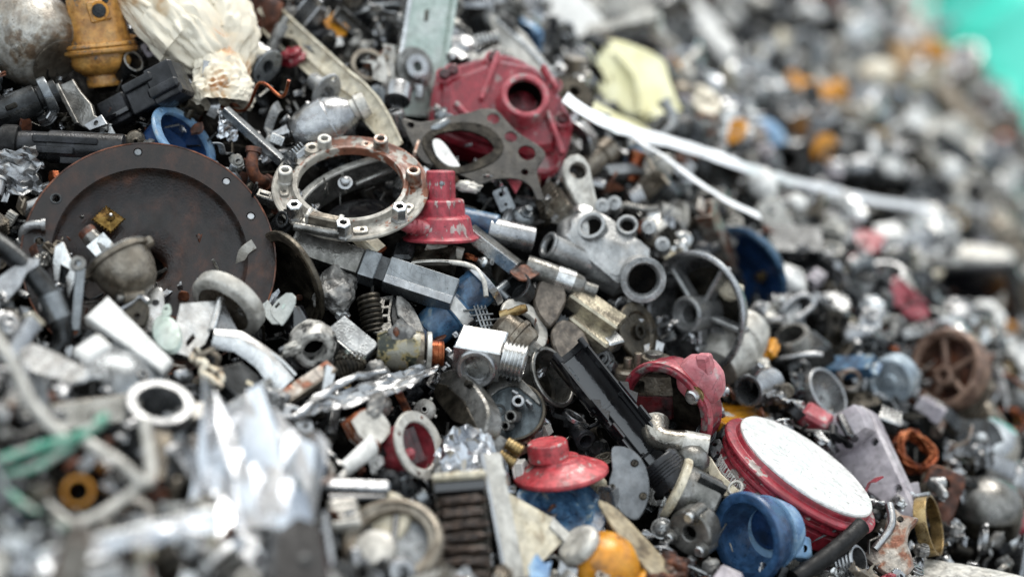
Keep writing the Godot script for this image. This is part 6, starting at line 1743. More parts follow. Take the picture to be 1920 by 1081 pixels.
	for q in [[1190, 868], [1206, 930], [1148, 912]]:
		var v := spot(t, q[0], q[1])
		var sc := P(t, "screw", lathe([0, -4, 7, -4, 7, -1, 5, 1, 0, 1.5], 16), "bronze", X(v.x, 0, v.z))
		P(sc, "slot", box(10, 1.2, 2, 0.2), "dirt", X(0, 1.4, 0, 0, 60, 0))
	# three stud valve
	t = H("three_stud_head", "round grey valve head with three bright screw studs and a dark centre hole", "valve", 1292, 1000, 215, 0.82, 48, 0.09)
	P(t, "head", lathe([13, -50, 42, -50, 46, -40, 46, -6, 42, 0, 16, 0, 13, -4], 40, true, 2), "grey")
	P(t, "core", cyl(14, 4, 24, 0.3), "dirt", X(0, -18, 0))
	for k in 3:
		var a := TAU * k / 3 + 1.2
		var st := P(t, "stud_boss", cyl(15, 44, 24, 3), "grey", X(cos(a) * 38, 6, -sin(a) * 38))
		P(st, "stud", lathe([0, 0, 10, 0, 10, 10, 8, 12, 0, 12], 18), "bright", X(0, 0, 0))
	# blue cup
	t = H("blue_cup", "blue painted round cup casting open to the front with a notched rim", "cup", 1400, 1008, 195, 0.72, 90, 0.1)
	P(t, "cup", lathe([66, 0, 68, -6, 62, -36, 44, -60, 0, -66, 0, -74, 52, -72, 72, -48, 80, -14, 87, -8, 87, -2, 84, 2, 74, 3], 64, true, 0.8), "blue_cup")
	P(t, "notch", box(26, 12, 20, 3), "blue_cup", X(46, 0, -74, 0, 40, 0))
	P(t, "inner_disc", lathe([0, -60, 38, -58, 40, -50, 34, -46, 0, -48], 40), "navy", X(8, 0, 10))
	P(t, "side", lathe([0, -110, 52, -108, 60, -90, 72, -60, 60, -56, 0, -56], 48), "sky")
	var ar := P(t, "outlet", lathe([0, -40, 38, -40, 40, -10, 38, 0, 34, 4, 0, 4], 40, false, 2), "sky", X(-60, -110, -6, 0, 0, 70))
	for k in 3: P(ar, "hole", cyl(7, 3, 14, 0.3), "dirt", X(cos(k * 0.9 - 0.3) * 39, -14, sin(k * 0.9 - 0.3) * 39, 0, 0, 90))
	# black hose, threaded pipe, rusty fin
	t = B("black_hose_piece", "black matt hose piece slanting up right below the red ribbed cover", "hose", 1490, 1085, 1616, 985, 34, 0.12, 0.1)
	var hp := []
	for k in 6: hp.append(Vector3(sin(k * 0.6) * 5, lerpf(-LL / 2, LL / 2, k / 5.0), 0))
	P(t, "hose", rod(curve(hp, 5), 17, 18), "rubber", Transform3D.IDENTITY, 60)
	P(t, "hose_end", tube(17.5, 10, 4, 20, 1), "rubber", X(sin(3.0) * 5, LL / 2 + 2, 0))
	t = H("threaded_socket", "short grey pipe socket with a threaded bright mouth facing right, bottom right", "socket", 1612, 1048, 15, 0.5, 30, 0.08)
	P(t, "socket", thread(30, 23, 40, 5, 36), "alu")
	P(t, "barrel", lathe([0, -110, 34, -110, 36, -44, 30, -38, 0, -36], 36), "oily")
	t = H("rusty_cast_fin", "flared cast fin with a rust stained waist at the bottom right", "casting", 1672, 1010, 100, 0.85, 60, 0.05)
	P(t, "fin", plate(smooth_loop(onto(t, [1668, 945, 1690, 960, 1722, 968, 1708, 985, 1702, 1015, 1715, 1060, 1680, 1085, 1630, 1055, 1620, 1035, 1650, 1010, 1660, 975]), 2), [hole(t, 1688, 972, 6)], 18, 4).warp(bumpy, 4, 0.6), "rusty")
	P(t, "ridge", rod(curve([spot(t, 1668, 945), spot(t, 1672, 985), spot(t, 1640, 1030)], 5), 8, 10), "alu", Transform3D.IDENTITY, 60)
	t = H("bottom_slab", "pale flat stone grey slab with a worn curved edge at the bottom right", "slab", 1800, 1066, 85, 0.4, 70, 0.06)
	P(t, "slab", plate(smooth_loop(v2s([-150, -20, -110, 20, -20, 34, 70, 20, 160, -20, 150, -60, -100, -60]), 3), [], 18, 4).warp(bumpy, 5, 0.4), "chalky")
	P(t, "layer", plate(smooth_loop(v2s([-130, -30, -90, 4, 0, 14, 80, 4, 150, -36, 100, -60, -100, -60]), 2), [], 14, 3).warp(bumpy, 5, 0.4), "bronze", X(0, -18, 6))
	t = H("thin_band_ring", "thin bright metal band ring seen edge on right of the rusty cast fin", "ring", 1742, 985, 10, 0.25, 40, 0.05)
	P(t, "band", lathe([52, -12, 58, -12, 58, 12, 52, 12], 48, true, 1.5), "brass")
	P(t, "clip", box(20, 30, 8, 2), "alu", X(-58, 0, 10, 0, 90, 0))
	# slotted plastic bracket
	t = H("slotted_bracket", "lilac grey plastic bracket with two dark slots, behind the red ribbed cover", "bracket", 1645, 850, 150, 0.86, 95, 0.12)
	P(t, "body", plate(chamfer(onto(t, [1540, 800, 1560, 776, 1605, 755, 1632, 768, 1722, 962, 1700, 985, 1640, 935, 1555, 870]), 12, true), [hole(t, 1640, 828, 7), hole(t, 1684, 916, 7)], 40, 6), "mauve")
	P(t, "hump", lump(Vector3(60, 30, 34), 14, 0.03, 0.5, 2.0, 0.5), "mauve", X(spot(t, 1590, 815).x, 12, spot(t, 1590, 815).z, 0, -28, 0), 50)
	for q in [[1572, 832], [1606, 812]]:
		var v := spot(t, q[0], q[1])
		P(t, "slot", box(16, 34, 58, 6), "black", X(v.x, 36, v.z, 0, -28, 0))
	P(t, "arch", lathe([26, -14, 34, -14, 34, 14, 26, 14], 24, true, 1), "black", X(spot(t, 1545, 815).x, 2, spot(t, 1545, 815).z, 90, 0, 20))
	for q in [[1640, 828], [1684, 916]]:
		var v := spot(t, q[0], q[1])
		P(t, "screw", cyl(6, 6, 12, 1), "steel", X(v.x, -8, v.z))
	# copper winding
	t = H("copper_winding", "loose bundle of brown copper winding wire right of the lilac bracket", "wire bundle", 1712, 848, 40, 0.8, 50, 0.05)
	for k in 12:
		var w := []
		for j in 7:
			var a := TAU * j / 6.5 + k * 0.4
			w.append(Vector3(cos(a) * rng.randf_range(26, 46), rng.randf_range(-16, 20), sin(a) * rng.randf_range(26, 44)))
		P(t, "strand", rod(curve(w, 5), rng.randf_range(2.5, 4.5), 6), "copper", Transform3D.IDENTITY, 60)
	# pipe mouth, yellow lid, chrome ring with pink
	t = H("open_pipe_mouth", "grey pipe end with a wide dark mouth, right of the pink arm", "pipe", 1402, 733, 200, 0.85, 36, 0.0)
	P(t, "pipe", tube(31, 23, 90, 36, 2), "alu")
	P(t, "bore", cyl(24, 3, 24, 0.3), "dirt", X(0, -50, 0))
	P(t, "ear", box(14, 12, 40, 3), "alu", X(28, -8, 26, 0, 30, 0))
	t = H("yellow_striped_cover", "yellow and white striped round cover half hidden behind the red ribbed cover", "cover", 1388, 784, 80, 0.35, 50, -0.2)
	P(t, "lid", lathe([0, -20, 60, -20, 64, -12, 62, 6, 0, 16], 48, false, 2), "orange")
	P(t, "stripe", box(126, 4, 18, 1), "white", X(0, 10, 14, 0, 10, 0))
	t = H("chrome_hoop", "polished hoop with a curved top standing left of the round silver plug", "hoop", 1540, 742, 30, 0.55, 46, 0.0)
	P(t, "hoop", lathe([44, -20, 52, -20, 54, 0, 50, 20, 44, 20], 48, true, 2), "alu")
	P(t, "dish", lathe([0, -20, 44, -14, 44, -20, 0, -28], 36, true), "chrome")
	t = H("pink_block", "faded pink block under the polished hoop", "block", 1530, 785, 60, 0.7, 28, 0.0)
	P(t, "block", box(56, 34, 44, 6).warp(bumpy, 3, 0.6), "pink")
	t = H("round_silver_plug", "round pale silver end plug facing the viewer in the right middle", "plug", 1668, 715, 215, 0.9, 46, 0.1)
	P(t, "cap", lathe([0, -40, 46, -40, 46, -2, 42, 2, 34, 2, 32, -1, 14, -1, 12, 2, 0, 3], 48, false, 1.5), "sky_grey")
	# rusty spoked wheel
	t = H("rusty_spoked_wheel", "rust brown spoked wheel with a bored hub at the right", "wheel", 1772, 690, 165, 0.85, 80, 0.14)
	P(t, "rim", lathe([58, -40, 74, -40, 78, -30, 78, 0, 72, 6, 62, 4, 58, 0], 60, true, 2), "rust_pale")
	P(t, "hub", lathe([9, -30, 18, -30, 20, 8, 18, 11, 11, 11, 9, 8], 28, true, 1), "rust_pale", X(-14, 0, 6))
	for k in 5:
		var a := TAU * k / 5 + 0.4
		P(t, "spoke", box(56, 14, 11, 3), "rust_pale", X(cos(a) * 38 - 6, -8, -sin(a) * 38 + 3, 0, rad_to_deg(a), 0))
	P(t, "back", cyl(60, 5, 40, 1), "rust", X(0, -36, 0))
	# silver bowl, grey dome, pipes on the right
	t = H("silver_bowl", "shiny silver bowl lying at the right edge", "bowl", 1862, 832, 60, 0.6, 46, 0.05)
	P(t, "bowl", lathe([0, -44, 30, -40, 48, -20, 54, 4, 58, 6, 58, 9, 52, 8, 46, -16, 28, -34, 0, -38], 48).moved(X(0, 0, 0, 160)), "bright")
	P(t, "stub", cyl(12, 30, 20, 2), "alu", X(-50, 4, 20, 0, 0, 60))
	t = H("grey_helmet_dome", "grey dome with a dark underside at the right edge", "dome", 1852, 952, 85, 0.35, 60, 0.04)
	P(t, "dome", lathe([0, -10, 66, -10, 68, -4, 64, 20, 46, 44, 20, 56, 0, 58], 48), "grey")
	P(t, "skirt", lathe([56, -44, 62, -44, 66, -10, 60, -10], 48, true), "oily")
	t = B("grey_barrel", "grey stepped barrel lying at the right edge above the dome", "barrel", 1840, 868, 1935, 925, 60, 0.05, 0.05)
	P(t, "barrel", lathe([0, -LL / 2, 32, -LL / 2, 34, -10, 30, -6, 30, 0, 36, 4, 36, LL / 2, 0, LL / 2], 40, false, 2), "alu")
	P(t, "end", tube(26, 14, 12, 30, 2), "steel", X(0, -LL / 2 - 1, 0, 180))
	t = H("white_lever", "pale curved lever at the right edge beside the rusty wheel", "lever", 1868, 735, 120, 0.8, 30, 0.05)
	P(t, "lever", plate(smooth_loop(onto(t, [1835, 745, 1860, 690, 1876, 690, 1890, 735, 1886, 770, 1872, 740, 1850, 770]), 2), [], 12, 3), "alu")
	# gear box unit
	t = H("motor_block", "dark grey motor block with a threaded collar in the right middle", "motor", 1500, 655, 110, 0.6, 60, 0.0)
	P(t, "block", box(100, 50, 76, 8), "steel", X(0, -20, 0, 0, 18, 0))
	P(t, "collar", thread(36, 26, 34, 3, 36), "grey", X(-6, 34, -10))
	P(t, "eye", tube(16, 9, 12, 24, 2), "alu", X(-8, -10, 44, 80, 0, 0))
	P(t, "handle", rod(curve([Vector3(-50, 0, 20), Vector3(-40, 18, 34), Vector3(10, 16, 44), Vector3(34, 4, 44)], 6), 6, 10), "alu", Transform3D.IDENTITY, 60)
	t = H("wire_loop", "bent bright wire loop in front of the far black scrap", "loop", 1490, 580, 70, 0.8, 26, 0.04)
	P(t, "loop", rod(curve([Vector3(-30, 0, 40), Vector3(-14, 4, -10), Vector3(10, 8, -34), Vector3(30, 4, -22), Vector3(10, 0, 20)], 7), 6, 8), "alu", Transform3D.IDENTITY, 60)
	P(t, "plate", box(36, 6, 50, 2), "zinc", X(0, -8, 6, 0, 30, 0))

# ---------------------------------------------------------------- the loose scrap between
var protos := {}

func kind(called: String, category: String, words: String, parts: Array) -> void:
	var made := []
	for q in parts:
		made.append([q[0], mesh(q[1], q[4] if q.size() > 4 else 38.0), q[2], q[3]])
	protos[called] = [category, words, made]

# Shapes about one unit across; [part, form, place in the piece, 0 main tone or a fixed material]
func make_kinds() -> void:
	var I := Transform3D.IDENTITY
	kind("pipe_stub", "pipe", "pipe stub", [["tube", tube(0.42, 0.31, 1.5, 24, 0.04), X(0, 0.75, 0), 0], ["collar", tube(0.52, 0.4, 0.24, 24, 0.04), X(0, 0.72, 0), 0]])
	kind("flanged_pipe", "pipe", "flanged pipe", [["tube", tube(0.36, 0.27, 1.3, 22, 0.03), X(0, 0.6, 0), 0], ["flange", plate(smooth_loop(v2s([-0.85, 0, -0.4, 0.5, 0.4, 0.5, 0.85, 0, 0.4, -0.5, -0.4, -0.5]), 3), [circle(0, 0, 0.28, 16), circle(0.62, 0, 0.1, 10), circle(-0.62, 0, 0.1, 10)], 0.18, 0.03), X(0, 0.62, 0), 0]])
	kind("tee_fitting", "fitting", "tee fitting", [["run", tube(0.34, 0.24, 1.7, 22, 0.03), X(0, 0.85, 0), 0], ["branch", tube(0.3, 0.2, 0.8, 20, 0.03), X(0.85, 0.05, 0, 0, 0, -90), 0], ["band", tube(0.42, 0.33, 0.22, 22, 0.03), X(0, 0.86, 0), 0]])
	var el := []
	for k in 7: el.append(Vector3(0.7 - 0.7 * cos(k * PI / 12), -0.2 + 0.7 * sin(k * PI / 12), 0))
	kind("elbow_fitting", "elbow", "elbow fitting", [["bend", rod(PackedVector3Array([Vector3(0, -0.8, 0)] + el + [Vector3(1.2, 0.5, 0)]), 0.27, 16), X(-0.4, 0.1, 0), 0, 60.0], ["nut", cyl(0.42, 0.36, 6, 0.04), X(-0.4, -0.5, 0), 0, 15.0], ["mouth", tube(0.36, 0.22, 0.24, 22, 0.03), X(0.85, 0.6, 0, 0, 0, -90), 0]])
	kind("angle_bracket", "bracket", "angle bracket", [["leaf", plate(chamfer(v2s([-0.5, -0.8, 0.5, -0.8, 0.5, 0.8, -0.5, 0.8]), 0.18, true), [circle(0, 0.4, 0.16, 14), circle(0, -0.3, 0.1, 12)], 0.12, 0.03), I, 0], ["foot", plate(v2s([-0.5, -0.4, 0.5, -0.4, 0.4, 0.4, -0.4, 0.4]), [circle(0, 0, 0.14, 12)], 0.12, 0.03), X(0, -0.35, 0.74, 80), 0], ["rib", plate(v2s([0, 0, 0.6, 0, 0, 0.6]), [], 0.1, 0.02), X(0.05, -0.02, 0.74, 0, 90, 90), 0]])
	kind("metal_ring", "ring", "metal ring", [["ring", tube(0.85, 0.62, 0.3, 40, 0.04), X(0, 0.15, 0), 0], ["lug", box(0.34, 0.26, 0.3, 0.05), X(0.95, 0, 0), 0]])
	kind("cup_cap", "cap", "cup shaped cap", [["cup", lathe([0, -0.5, 0.6, -0.5, 0.72, -0.4, 0.75, 0.4, 0.66, 0.42, 0.6, -0.3, 0, -0.34], 32, false, 0.03), I, 0], ["rim", tube(0.84, 0.68, 0.16, 32, 0.03), X(0, 0.42, 0), 0]])
	kind("ribbed_cylinder", "cylinder", "ribbed cylinder", [["body", cyl(0.5, 1.4, 28, 0.05), X(0, 0.7, 0), 0]] + range(5).map(func(k): return ["rib", tube(0.62, 0.49, 0.1, 28, 0.02), X(0, 0.5 - k * 0.22, 0), 0]) + [["spindle", cyl(0.16, 0.5, 14, 0.03), X(0, 1.1, 0), 0]])
	kind("coil_spring", "spring", "coil spring", [["coil", helix(0.4, 0.075, 1.6, 7, 12), X(0, 0.8, 0), 0, 60.0]])
	kind("hex_bolt", "bolt", "hex bolt", [["head", cyl(0.42, 0.34, 6, 0.05), X(0, 0.8, 0), 0, 15.0], ["shank", thread(0.24, 0.02, 1.3, 12, 16), X(0, 0.5, 0), 0]])
	kind("hex_nut", "nut", "hex nut", [["nut", lathe([0.4, -0.3, 0.8, -0.3, 0.88, -0.22, 0.88, 0.22, 0.8, 0.3, 0.4, 0.3], 6, true), I, 0, 15.0], ["washer", tube(1.0, 0.5, 0.1, 30, 0.02), X(0, -0.3, 0), 0]])
	kind("cast_fragment", "casting", "broken casting", [["fragment", lump(Vector3(0.9, 0.5, 0.7), 9, 0.4, 0.9, 51.0, 0.4), I, 0, 24.0], ["rib", box(0.2, 0.5, 1.1, 0.05), X(0.2, 0.3, 0, 0, 20, 0), 0]])
	kind("cast_lug", "casting", "cast lug", [["lug", lump(Vector3(0.6, 0.5, 0.9), 9, 0.28, 0.8, 57.0, 0.5), I, 0, 28.0], ["boss", tube(0.38, 0.2, 0.6, 22, 0.04), X(0.1, 0.65, 0.2, 10), 0]])
	var ns := noise(301, 1.3, 4)
	kind("bent_sheet", "sheet", "bent sheet scrap", [["sheet", sheet(14, 12, func(u, v): return Vector3(lerpf(-1, 1, u) + 0.2 * ns.get_noise_2d(v * 3, 7), 0.5 * ns.get_noise_2d(u * 1.2, v * 1.2) + 0.35 * sin(u * 3.4), lerpf(-0.7, 0.7, v) + 0.25 * ns.get_noise_2d(u * 4, 1)), 0.04), I, 0, 40.0]])
	kind("torn_sheet", "sheet", "crumpled sheet scrap", [["sheet", sheet(8, 7, func(u, v): return Vector3(lerpf(-0.9, 0.9, u) * (1.0 - 0.4 * v) + 0.3 * ns.get_noise_2d(v * 3, 27), 0.9 * absf(ns.get_noise_2d(u * 2 + 9, v * 2)), lerpf(-0.8, 0.8, v) + 0.4 * ns.get_noise_2d(u * 5, 31)), 0.03), I, 0, 28.0]])
	kind("channel_piece", "channel", "channel piece", [["channel", sweep(PackedVector3Array([Vector3(0, -1.2, 0), Vector3(0, 0, 0.03), Vector3(0.05, 1.2, 0)]), v2s([-0.32, -0.2, 0.32, -0.2, 0.32, 0.25, 0.26, 0.25, 0.26, -0.13, -0.26, -0.13, -0.26, 0.25, -0.32, 0.25]), [], Vector3.BACK), I, 0], ["end_tab", box(0.5, 0.3, 0.08, 0.02), X(0, 1.25, 0.1, 30), 0]])
	kind("bar_stub", "bar", "bar stub", [["bar", box(0.36, 2.0, 0.36, 0.05), I, 0], ["end", cyl(0.13, 0.36, 14, 0.02), X(0, 1.3, 0), 0]])
	kind("end_bell", "housing", "motor end bell", [["bell", lathe([0.18, 0.34, 0.3, 0.34, 0.34, 0.2, 0.7, 0.1, 0.85, -0.05, 0.9, -0.4, 0.82, -0.4, 0.76, -0.1, 0.5, 0.02, 0.2, 0.06], 40, true, 0.02), I, 0]] + range(4).map(func(k): return ["lug", box(0.26, 0.3, 0.26, 0.05), X(cos(k * PI / 2) * 0.98, -0.22, sin(k * PI / 2) * 0.98, 0, k * -90, 0), 0]))
	var teeth := PackedVector2Array()
	for k in 72: teeth.append(Vector2.from_angle(TAU * k / 72) * [0.84, 0.98, 0.98, 0.84][k % 4])
	kind("gear_wheel", "gear", "gear wheel", [["gear", plate(teeth, [circle(0, 0, 0.3, 20)], 0.3, 0.03), X(0, 0.15, 0), 0, 30.0], ["hub", tube(0.42, 0.24, 0.5, 24, 0.03), X(0, 0.3, 0), 0]])
	kind("holed_disc", "disc", "drilled disc", [["disc", plate(circle(0, 0, 0.9, 44), [circle(0, 0, 0.3, 22)] + range(6).map(func(k): return circle(cos(k * TAU / 6) * 0.64, sin(k * TAU / 6) * 0.64, 0.1, 10)), 0.12, 0.03), X(0, 0.06, 0), 0, 50.0], ["collar", tube(0.42, 0.3, 0.3, 26, 0.03), X(0, 0.24, 0), 0]])
	var hs := curve([Vector3(-1.1, 0, 0.2), Vector3(-0.4, 0.1, -0.2), Vector3(0.4, 0, 0.1), Vector3(1.1, 0.15, -0.3)], 5)
	kind("hose_piece", "hose", "hose piece", [["hose", rod(hs, 0.2, 14), I, 0, 60.0], ["clip", tube(0.25, 0.19, 0.16, 20, 0.02), X(0.4, 0, 0.1, 0, 20, 90), 0]])
	var cl := PackedVector3Array()
	for k in 60: cl.append(Vector3(cos(k * 0.52) * (0.66 + 0.07 * sin(k * 1.7)), 0.12 * sin(k * 0.9), sin(k * 0.52) * (0.66 + 0.07 * cos(k * 1.3))))
	kind("wire_coil", "wire", "coil of wire", [["wire", rod(cl, 0.05, 6), I, 0, 60.0]])
	var ws := curve([Vector3(-2.4, 0, 0.2), Vector3(-1.2, 0.3, -0.3), Vector3(0, 0, 0.25), Vector3(1.1, 0.4, -0.1), Vector3(1.7, 0.1, 0.6), Vector3(2.3, 0.4, 0.4)], 6)
	kind("wire_strand", "wire", "bent wire", [["wire", rod(ws, 0.06, 7), I, 0, 60.0]])
	kind("lug_plate", "plate", "two hole lug plate", [["plate", plate(smooth_loop(v2s([-0.95, 0, -0.6, 0.42, 0.6, 0.3, 0.95, 0, 0.6, -0.3, -0.6, -0.42]), 3), [circle(-0.55, 0, 0.2, 16), circle(0.62, 0, 0.12, 12)], 0.16, 0.03), X(0, 0.08, 0), 0], ["boss", tube(0.32, 0.2, 0.34, 20, 0.03), X(-0.55, 0.26, 0), 0]])
	kind("valve_body", "valve", "valve body", [["body", lathe([0, -0.7, 0.4, -0.7, 0.55, -0.5, 0.58, 0.1, 0.44, 0.3, 0.3, 0.36, 0, 0.36], 30, false, 0.03), I, 0], ["stem", cyl(0.18, 0.6, 16, 0.03), X(0, 0.85, 0), 0], ["port", tube(0.28, 0.17, 0.6, 20, 0.03), X(0.95, -0.2, 0, 0, 0, -90), 0], ["port", tube(0.24, 0.15, 0.5, 20, 0.03), X(-0.85, -0.2, 0, 0, 0, 90), 0], ["hex", cyl(0.34, 0.2, 6, 0.03), X(0, 0.5, 0), 0, 15.0]])
	kind("finned_block", "block", "finned block", [["block", box(1.3, 0.5, 0.9, 0.06), X(0, -0.2, 0), 0]] + range(5).map(func(k): return ["fin", box(0.1, 0.5, 0.86, 0.02), X(-0.5 + k * 0.25, 0.26, 0), 0]))
	kind("connector_block", "connector", "connector block", [["body", box(1.2, 0.7, 0.7, 0.07), I, 0], ["collar", box(0.5, 0.84, 0.84, 0.07), X(-0.5, 0, 0), 0], ["socket", box(0.12, 0.5, 0.5, 0.03), X(0.6, 0, 0), "dirt"], ["latch", box(0.6, 0.12, 0.2, 0.03), X(0.1, 0.4, 0), 0]])
	kind("bowl_cover", "cover", "round cover", [["cover", lathe([0, 0.34, 0.4, 0.3, 0.7, 0.12, 0.84, -0.1, 1.0, -0.12, 1.0, -0.22, 0.8, -0.22, 0.62, 0.02, 0, 0.2], 36, false, 0.02), I, 0], ["knob", lathe([0, 0.3, 0.2, 0.3, 0.18, 0.46, 0, 0.5], 18), I, 0]])
	kind("strap_strip", "strip", "bent strip", [["strip", sweep(curve([Vector3(-1.2, 0, 0), Vector3(-0.5, 0.25, 0.1), Vector3(0.1, 0, 0), Vector3(0.7, 0.4, -0.2), Vector3(1.2, 0.3, 0)], 5), v2s([-0.2, -0.03, 0.2, -0.03, 0.2, 0.03, -0.2, 0.03])), I, 0]])
	kind("elbow_lever", "lever", "cranked lever", [["arm", plate(smooth_loop(v2s([-1, -0.1, -0.95, 0.2, 0, 0.25, 0.7, 0.8, 0.95, 0.6, 0.2, -0.1]), 2), [circle(-0.8, 0.05, 0.1, 10)], 0.18, 0.04), X(0, 0.09, 0), 0], ["pivot", cyl(0.2, 0.5, 18, 0.03), X(0.1, 0.4, -0.05), 0]])

func fill() -> void:
	make_kinds()
	var tones := {"alu": "silver grey", "cast_alu": "pale cast grey", "warm_alu": "warm silver", "bright": "bright silver", "chalky": "chalky white", "zinc": "blue grey", "grey": "dull grey", "warm": "brownish grey", "stony": "speckled grey", "steel": "dark steel", "oily": "oily black brown", "bronze": "bronze brown", "brass": "brass coloured", "rust": "rust brown", "rusty": "rust flecked grey", "chrome": "shiny chrome", "red": "red", "pink": "faded red", "blue": "blue", "sky": "light blue", "orange": "amber", "plastic": "black plastic", "rubber": "black rubber", "white": "white", "cream": "cream", "copper": "copper", "mauve": "lilac grey"}
	var bag := []
	for q in [["alu", 17], ["cast_alu", 10], ["zinc", 9], ["grey", 12], ["warm", 9], ["chalky", 9], ["bright", 8], ["stony", 6], ["steel", 11], ["oily", 6], ["bronze", 4], ["rusty", 4], ["rust", 3], ["plastic", 6], ["rubber", 2], ["white", 2], ["cream", 1], ["brass", 1], ["red", 0.5], ["blue", 0.5], ["sky", 0.5], ["orange", 0.5], ["copper", 0.5], ["mauve", 1], ["chrome", 2.5]]:
		for k in int(q[1] * 2): bag.append(q[0])
	var all := protos.keys()
	all.append_array(["cast_fragment", "cast_fragment", "cast_lug", "cast_lug", "finned_block", "lug_plate", "angle_bracket", "bent_sheet", "channel_piece", "end_bell", "valve_body", "cranked_lever"].filter(func(k): return protos.has(k)))
	var placed := []
	var labels := {}
	var tries := 0
	for q in [[525, 170, 55], [545, 235, 30], [885, 40, 30], [1345, 500, 20]]: note(q[0], q[1], q[2], "dark gap", 3.0)
	while placed.size() < 1650 and tries < 60000:
		tries += 1
		# even over the ground the lens sees, near and far
		var z := -0.85 - 3.6 * pow(rng.randf(), 1.25)
		var x := rng.randf_range(-0.5, 0.52) * -z * 0.85
		var y := heap(x, z)
		var w := Vector3(x, y, z)
		var q := pixel(w)
		if q.x < -60 or q.x > 1990 or q.y < -60 or q.y > 1150: continue
		var size := rng.randf_range(0.0095, 0.023)
		if rng.randf() < 0.22: size *= 1.5
		size *= lerpf(1.05, 2.6, clampf((q.z - 1.6) / 1.7, 0, 1))
		var rp := size / q.z * F
		var hid := false
		for c in keep:
			if Vector2(q.x - c[0], (q.y - c[1])).length() < c[2] * 0.78 + rp * 0.5 and q.z < c[4] + 0.1:
				hid = true; break
		if hid: continue
		for o in placed:
			if w.distance_squared_to(o[0]) < pow((size + o[1]) * 0.52, 2):
				hid = true; break
		if hid: continue
		placed.append([w, size, q])
	for o in placed:
		var called: String = all[rng.randi() % all.size()]
		var pr: Array = protos[called]
		var tone: String = bag[rng.randi() % bag.size()]
		if o[2].z > 2.3 and rng.randf() < 0.28: tone = ["alu", "chalky", "bright", "white", "cream", "chalky", "alu", "warm_alu"][rng.randi() % 8]
		if called == "hose_piece": tone = ["rubber", "plastic", "grey"][rng.randi() % 3]
		if called in ["bent_sheet", "torn_sheet"] and rng.randf() < 0.6: tone = ["alu", "bright", "foil", "chalky"][rng.randi() % 4]
		if called == "connector_block" and rng.randf() < 0.7: tone = ["plastic", "mauve", "steel"][rng.randi() % 3]
		if called in ["wire_coil", "wire_strand"]: tone = ["copper", "steel", "rubber"][rng.randi() % 3]
		var x: float = o[0].x
		var z: float = o[0].z
		var slope := Vector3(heap(x - 0.02, z) - heap(x + 0.02, z), 0.04, heap(x, z - 0.02) - heap(x, z + 0.02)).normalized()
		var side := slope.cross(Vector3(0.3, 0.2, 0.9)).normalized()
		var b := Basis(side, slope, side.cross(slope))
		b = b * Basis.from_euler(Vector3(rng.randfn(0, 0.75), rng.randf() * TAU, rng.randfn(0, 0.75)))
		var long: bool = called in ["bar_stub", "channel_piece", "strap_strip", "bent_sheet", "torn_sheet", "elbow_lever", "angle_bracket", "wire_strand"]
		b = b.scaled(Vector3.ONE * o[1] * (1.35 if long else 1.0))
		var q: Vector3 = o[2]
		var near := []
		for c in keep:
			if c[3] != "dark gap": near.append([Vector2(q.x - c[0], q.y - c[1]).length(), c])
		near.sort_custom(func(a, c): return a[0] < c[0])
		var c: Array = near[0][1]
		var dx: float = q.x - c[0]
		var dy: float = q.y - c[1]
		var where := ("below" if dy > 0 else "above") if absf(dy) > absf(dx) * 1.6 else (("right of" if dx > 0 else "left of") if absf(dx) > absf(dy) * 1.6 else ("below right of" if dx > 0 and dy > 0 else "above right of" if dx > 0 else "below left of" if dy > 0 else "above left of"))
		var big := "small " if o[1] < 0.014 else ("large " if o[1] > 0.034 else "")
		var what: String = "%s%s %s" % [big, tones.get(tone, "bright foil"), pr[1]]
		var label := "%s %s the %s" % [what, where, c[3]]
		if labels.has(label):
			for k in range(1, 12):
				if near[k][1][3] != c[3]:
					var l2 := "%s between the %s and the %s" % [what, c[3], near[k][1][3]]
					if not labels.has(l2):
						label = l2
						break
		var group := "loose %ss in the heap" % pr[1]
		labels[label] = true
		var t := base(called, label, pr[0], Transform3D(b, o[0] + slope * rng.randf_range(-0.3, 0.5) * o[1]))
		t.set_meta("group", group)
		for part in pr[2]:
			var mi := MeshInstance3D.new()
			mi.name = part[0]
			mi.mesh = part[1]
			mi.transform = part[2]
			mi.material_override = M[part[3] if part[3] is String else tone]
			t.add_child(mi, true)
	print("pieces ", placed.size(), " tries ", tries)
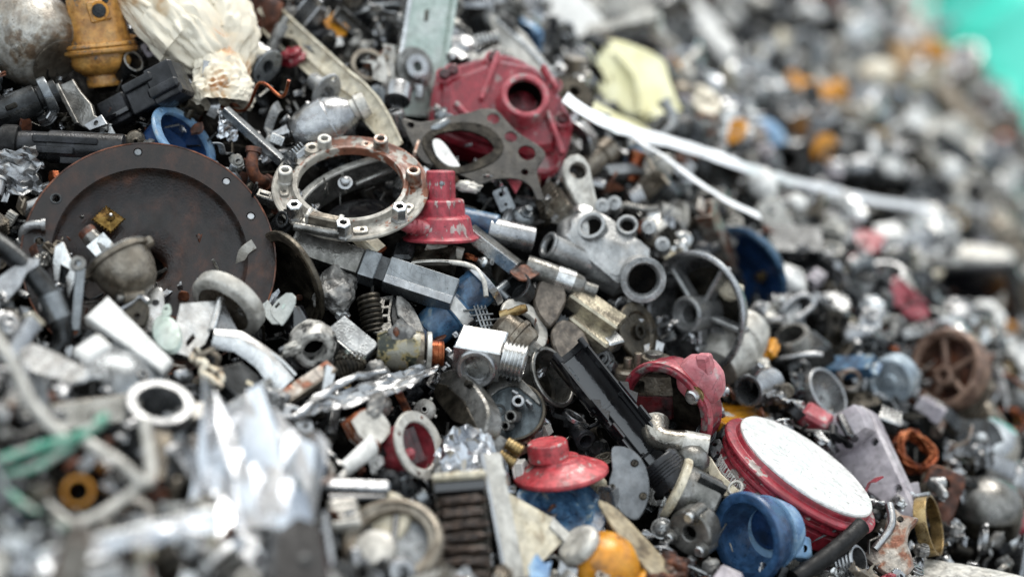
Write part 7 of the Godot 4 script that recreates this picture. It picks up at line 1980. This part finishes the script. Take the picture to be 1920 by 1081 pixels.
	# the small stuff packed underneath
	var small := [["metal_chips", "countless small grey metal chips packed between the larger scrap", lump(Vector3(0.9, 0.4, 0.6), 4, 0.4, 0.9, 71.0, 0.5), ["steel", 25.0], 2600], ["steel_turnings", "countless dark steel turnings and strips under the larger scrap", box(0.3, 0.12, 2.4, 0.05), ["oily", 30.0], 1700], ["pipe_offcuts", "countless little pipe offcuts filling the gaps of the heap", tube(0.5, 0.36, 1.3, 12, 0.05), ["oily_grey", 40.0], 1500], ["shredded_sheet", "countless shreds of silvery sheet metal filling the gaps of the heap", sheet(5, 4, func(u, v): return Vector3(lerpf(-1, 1, u), 0.4 * sin(u * 5.0 + v * 2.0), lerpf(-0.6, 0.6, v) * (1.0 - 0.5 * u)), 0.06), ["steel", 30.0], 1700]]
	small.append(["scrap_bits", "countless little bright metal bits scattered between the pieces", lump(Vector3(0.9, 0.35, 0.5), 3, 0.5, 0.9, 81.0, 0.5), ["alu", 20.0], 2600])
	small.append(["scrap_slivers", "countless thin grey metal slivers scattered between the pieces", box(0.35, 0.12, 2.2, 0.05), ["grey", 30.0], 2200])
	small.append(["rust_flakes", "countless small rust brown flakes scattered between the pieces", lump(Vector3(0.8, 0.2, 0.7), 3, 0.5, 0.9, 85.0, 0.5), ["rust", 20.0], 800])
	for s in small:
		var top: bool = s[0] in ["scrap_bits", "scrap_slivers", "rust_flakes"]
		var mm := MultiMesh.new()
		mm.transform_format = MultiMesh.TRANSFORM_3D
		mm.mesh = mesh(s[2], s[3][1])
		mm.instance_count = s[4]
		for k in s[4]:
			var z := -0.8 - 4.2 * pow(rng.randf(), 1.2)
			if top: z = maxf(z, -0.8 - 1.9 * rng.randf())
			var x := rng.randf_range(-0.62, 0.62) * -z * 0.75
			var sz := rng.randf_range(0.004, 0.01) if top else rng.randf_range(0.007, 0.017)
			if top: sz *= lerpf(1.0, 2.0, clampf((-z - 1.5) / 1.8, 0, 1))
			var b := Basis.from_euler(Vector3(rng.randf() * TAU, rng.randf() * TAU, rng.randf() * TAU)).scaled(Vector3.ONE * sz)
			mm.set_instance_transform(k, Transform3D(b, Vector3(x, heap(x, z) - (rng.randf_range(-0.004, 0.03) if top else rng.randf_range(0.02, 0.065)), z)))
		var o := MultiMeshInstance3D.new()
		o.name = s[0]
		o.multimesh = mm
		o.material_override = M[s[3][0]]
		add_child(o)
		tag(o, s[1], "", "", "stuff")
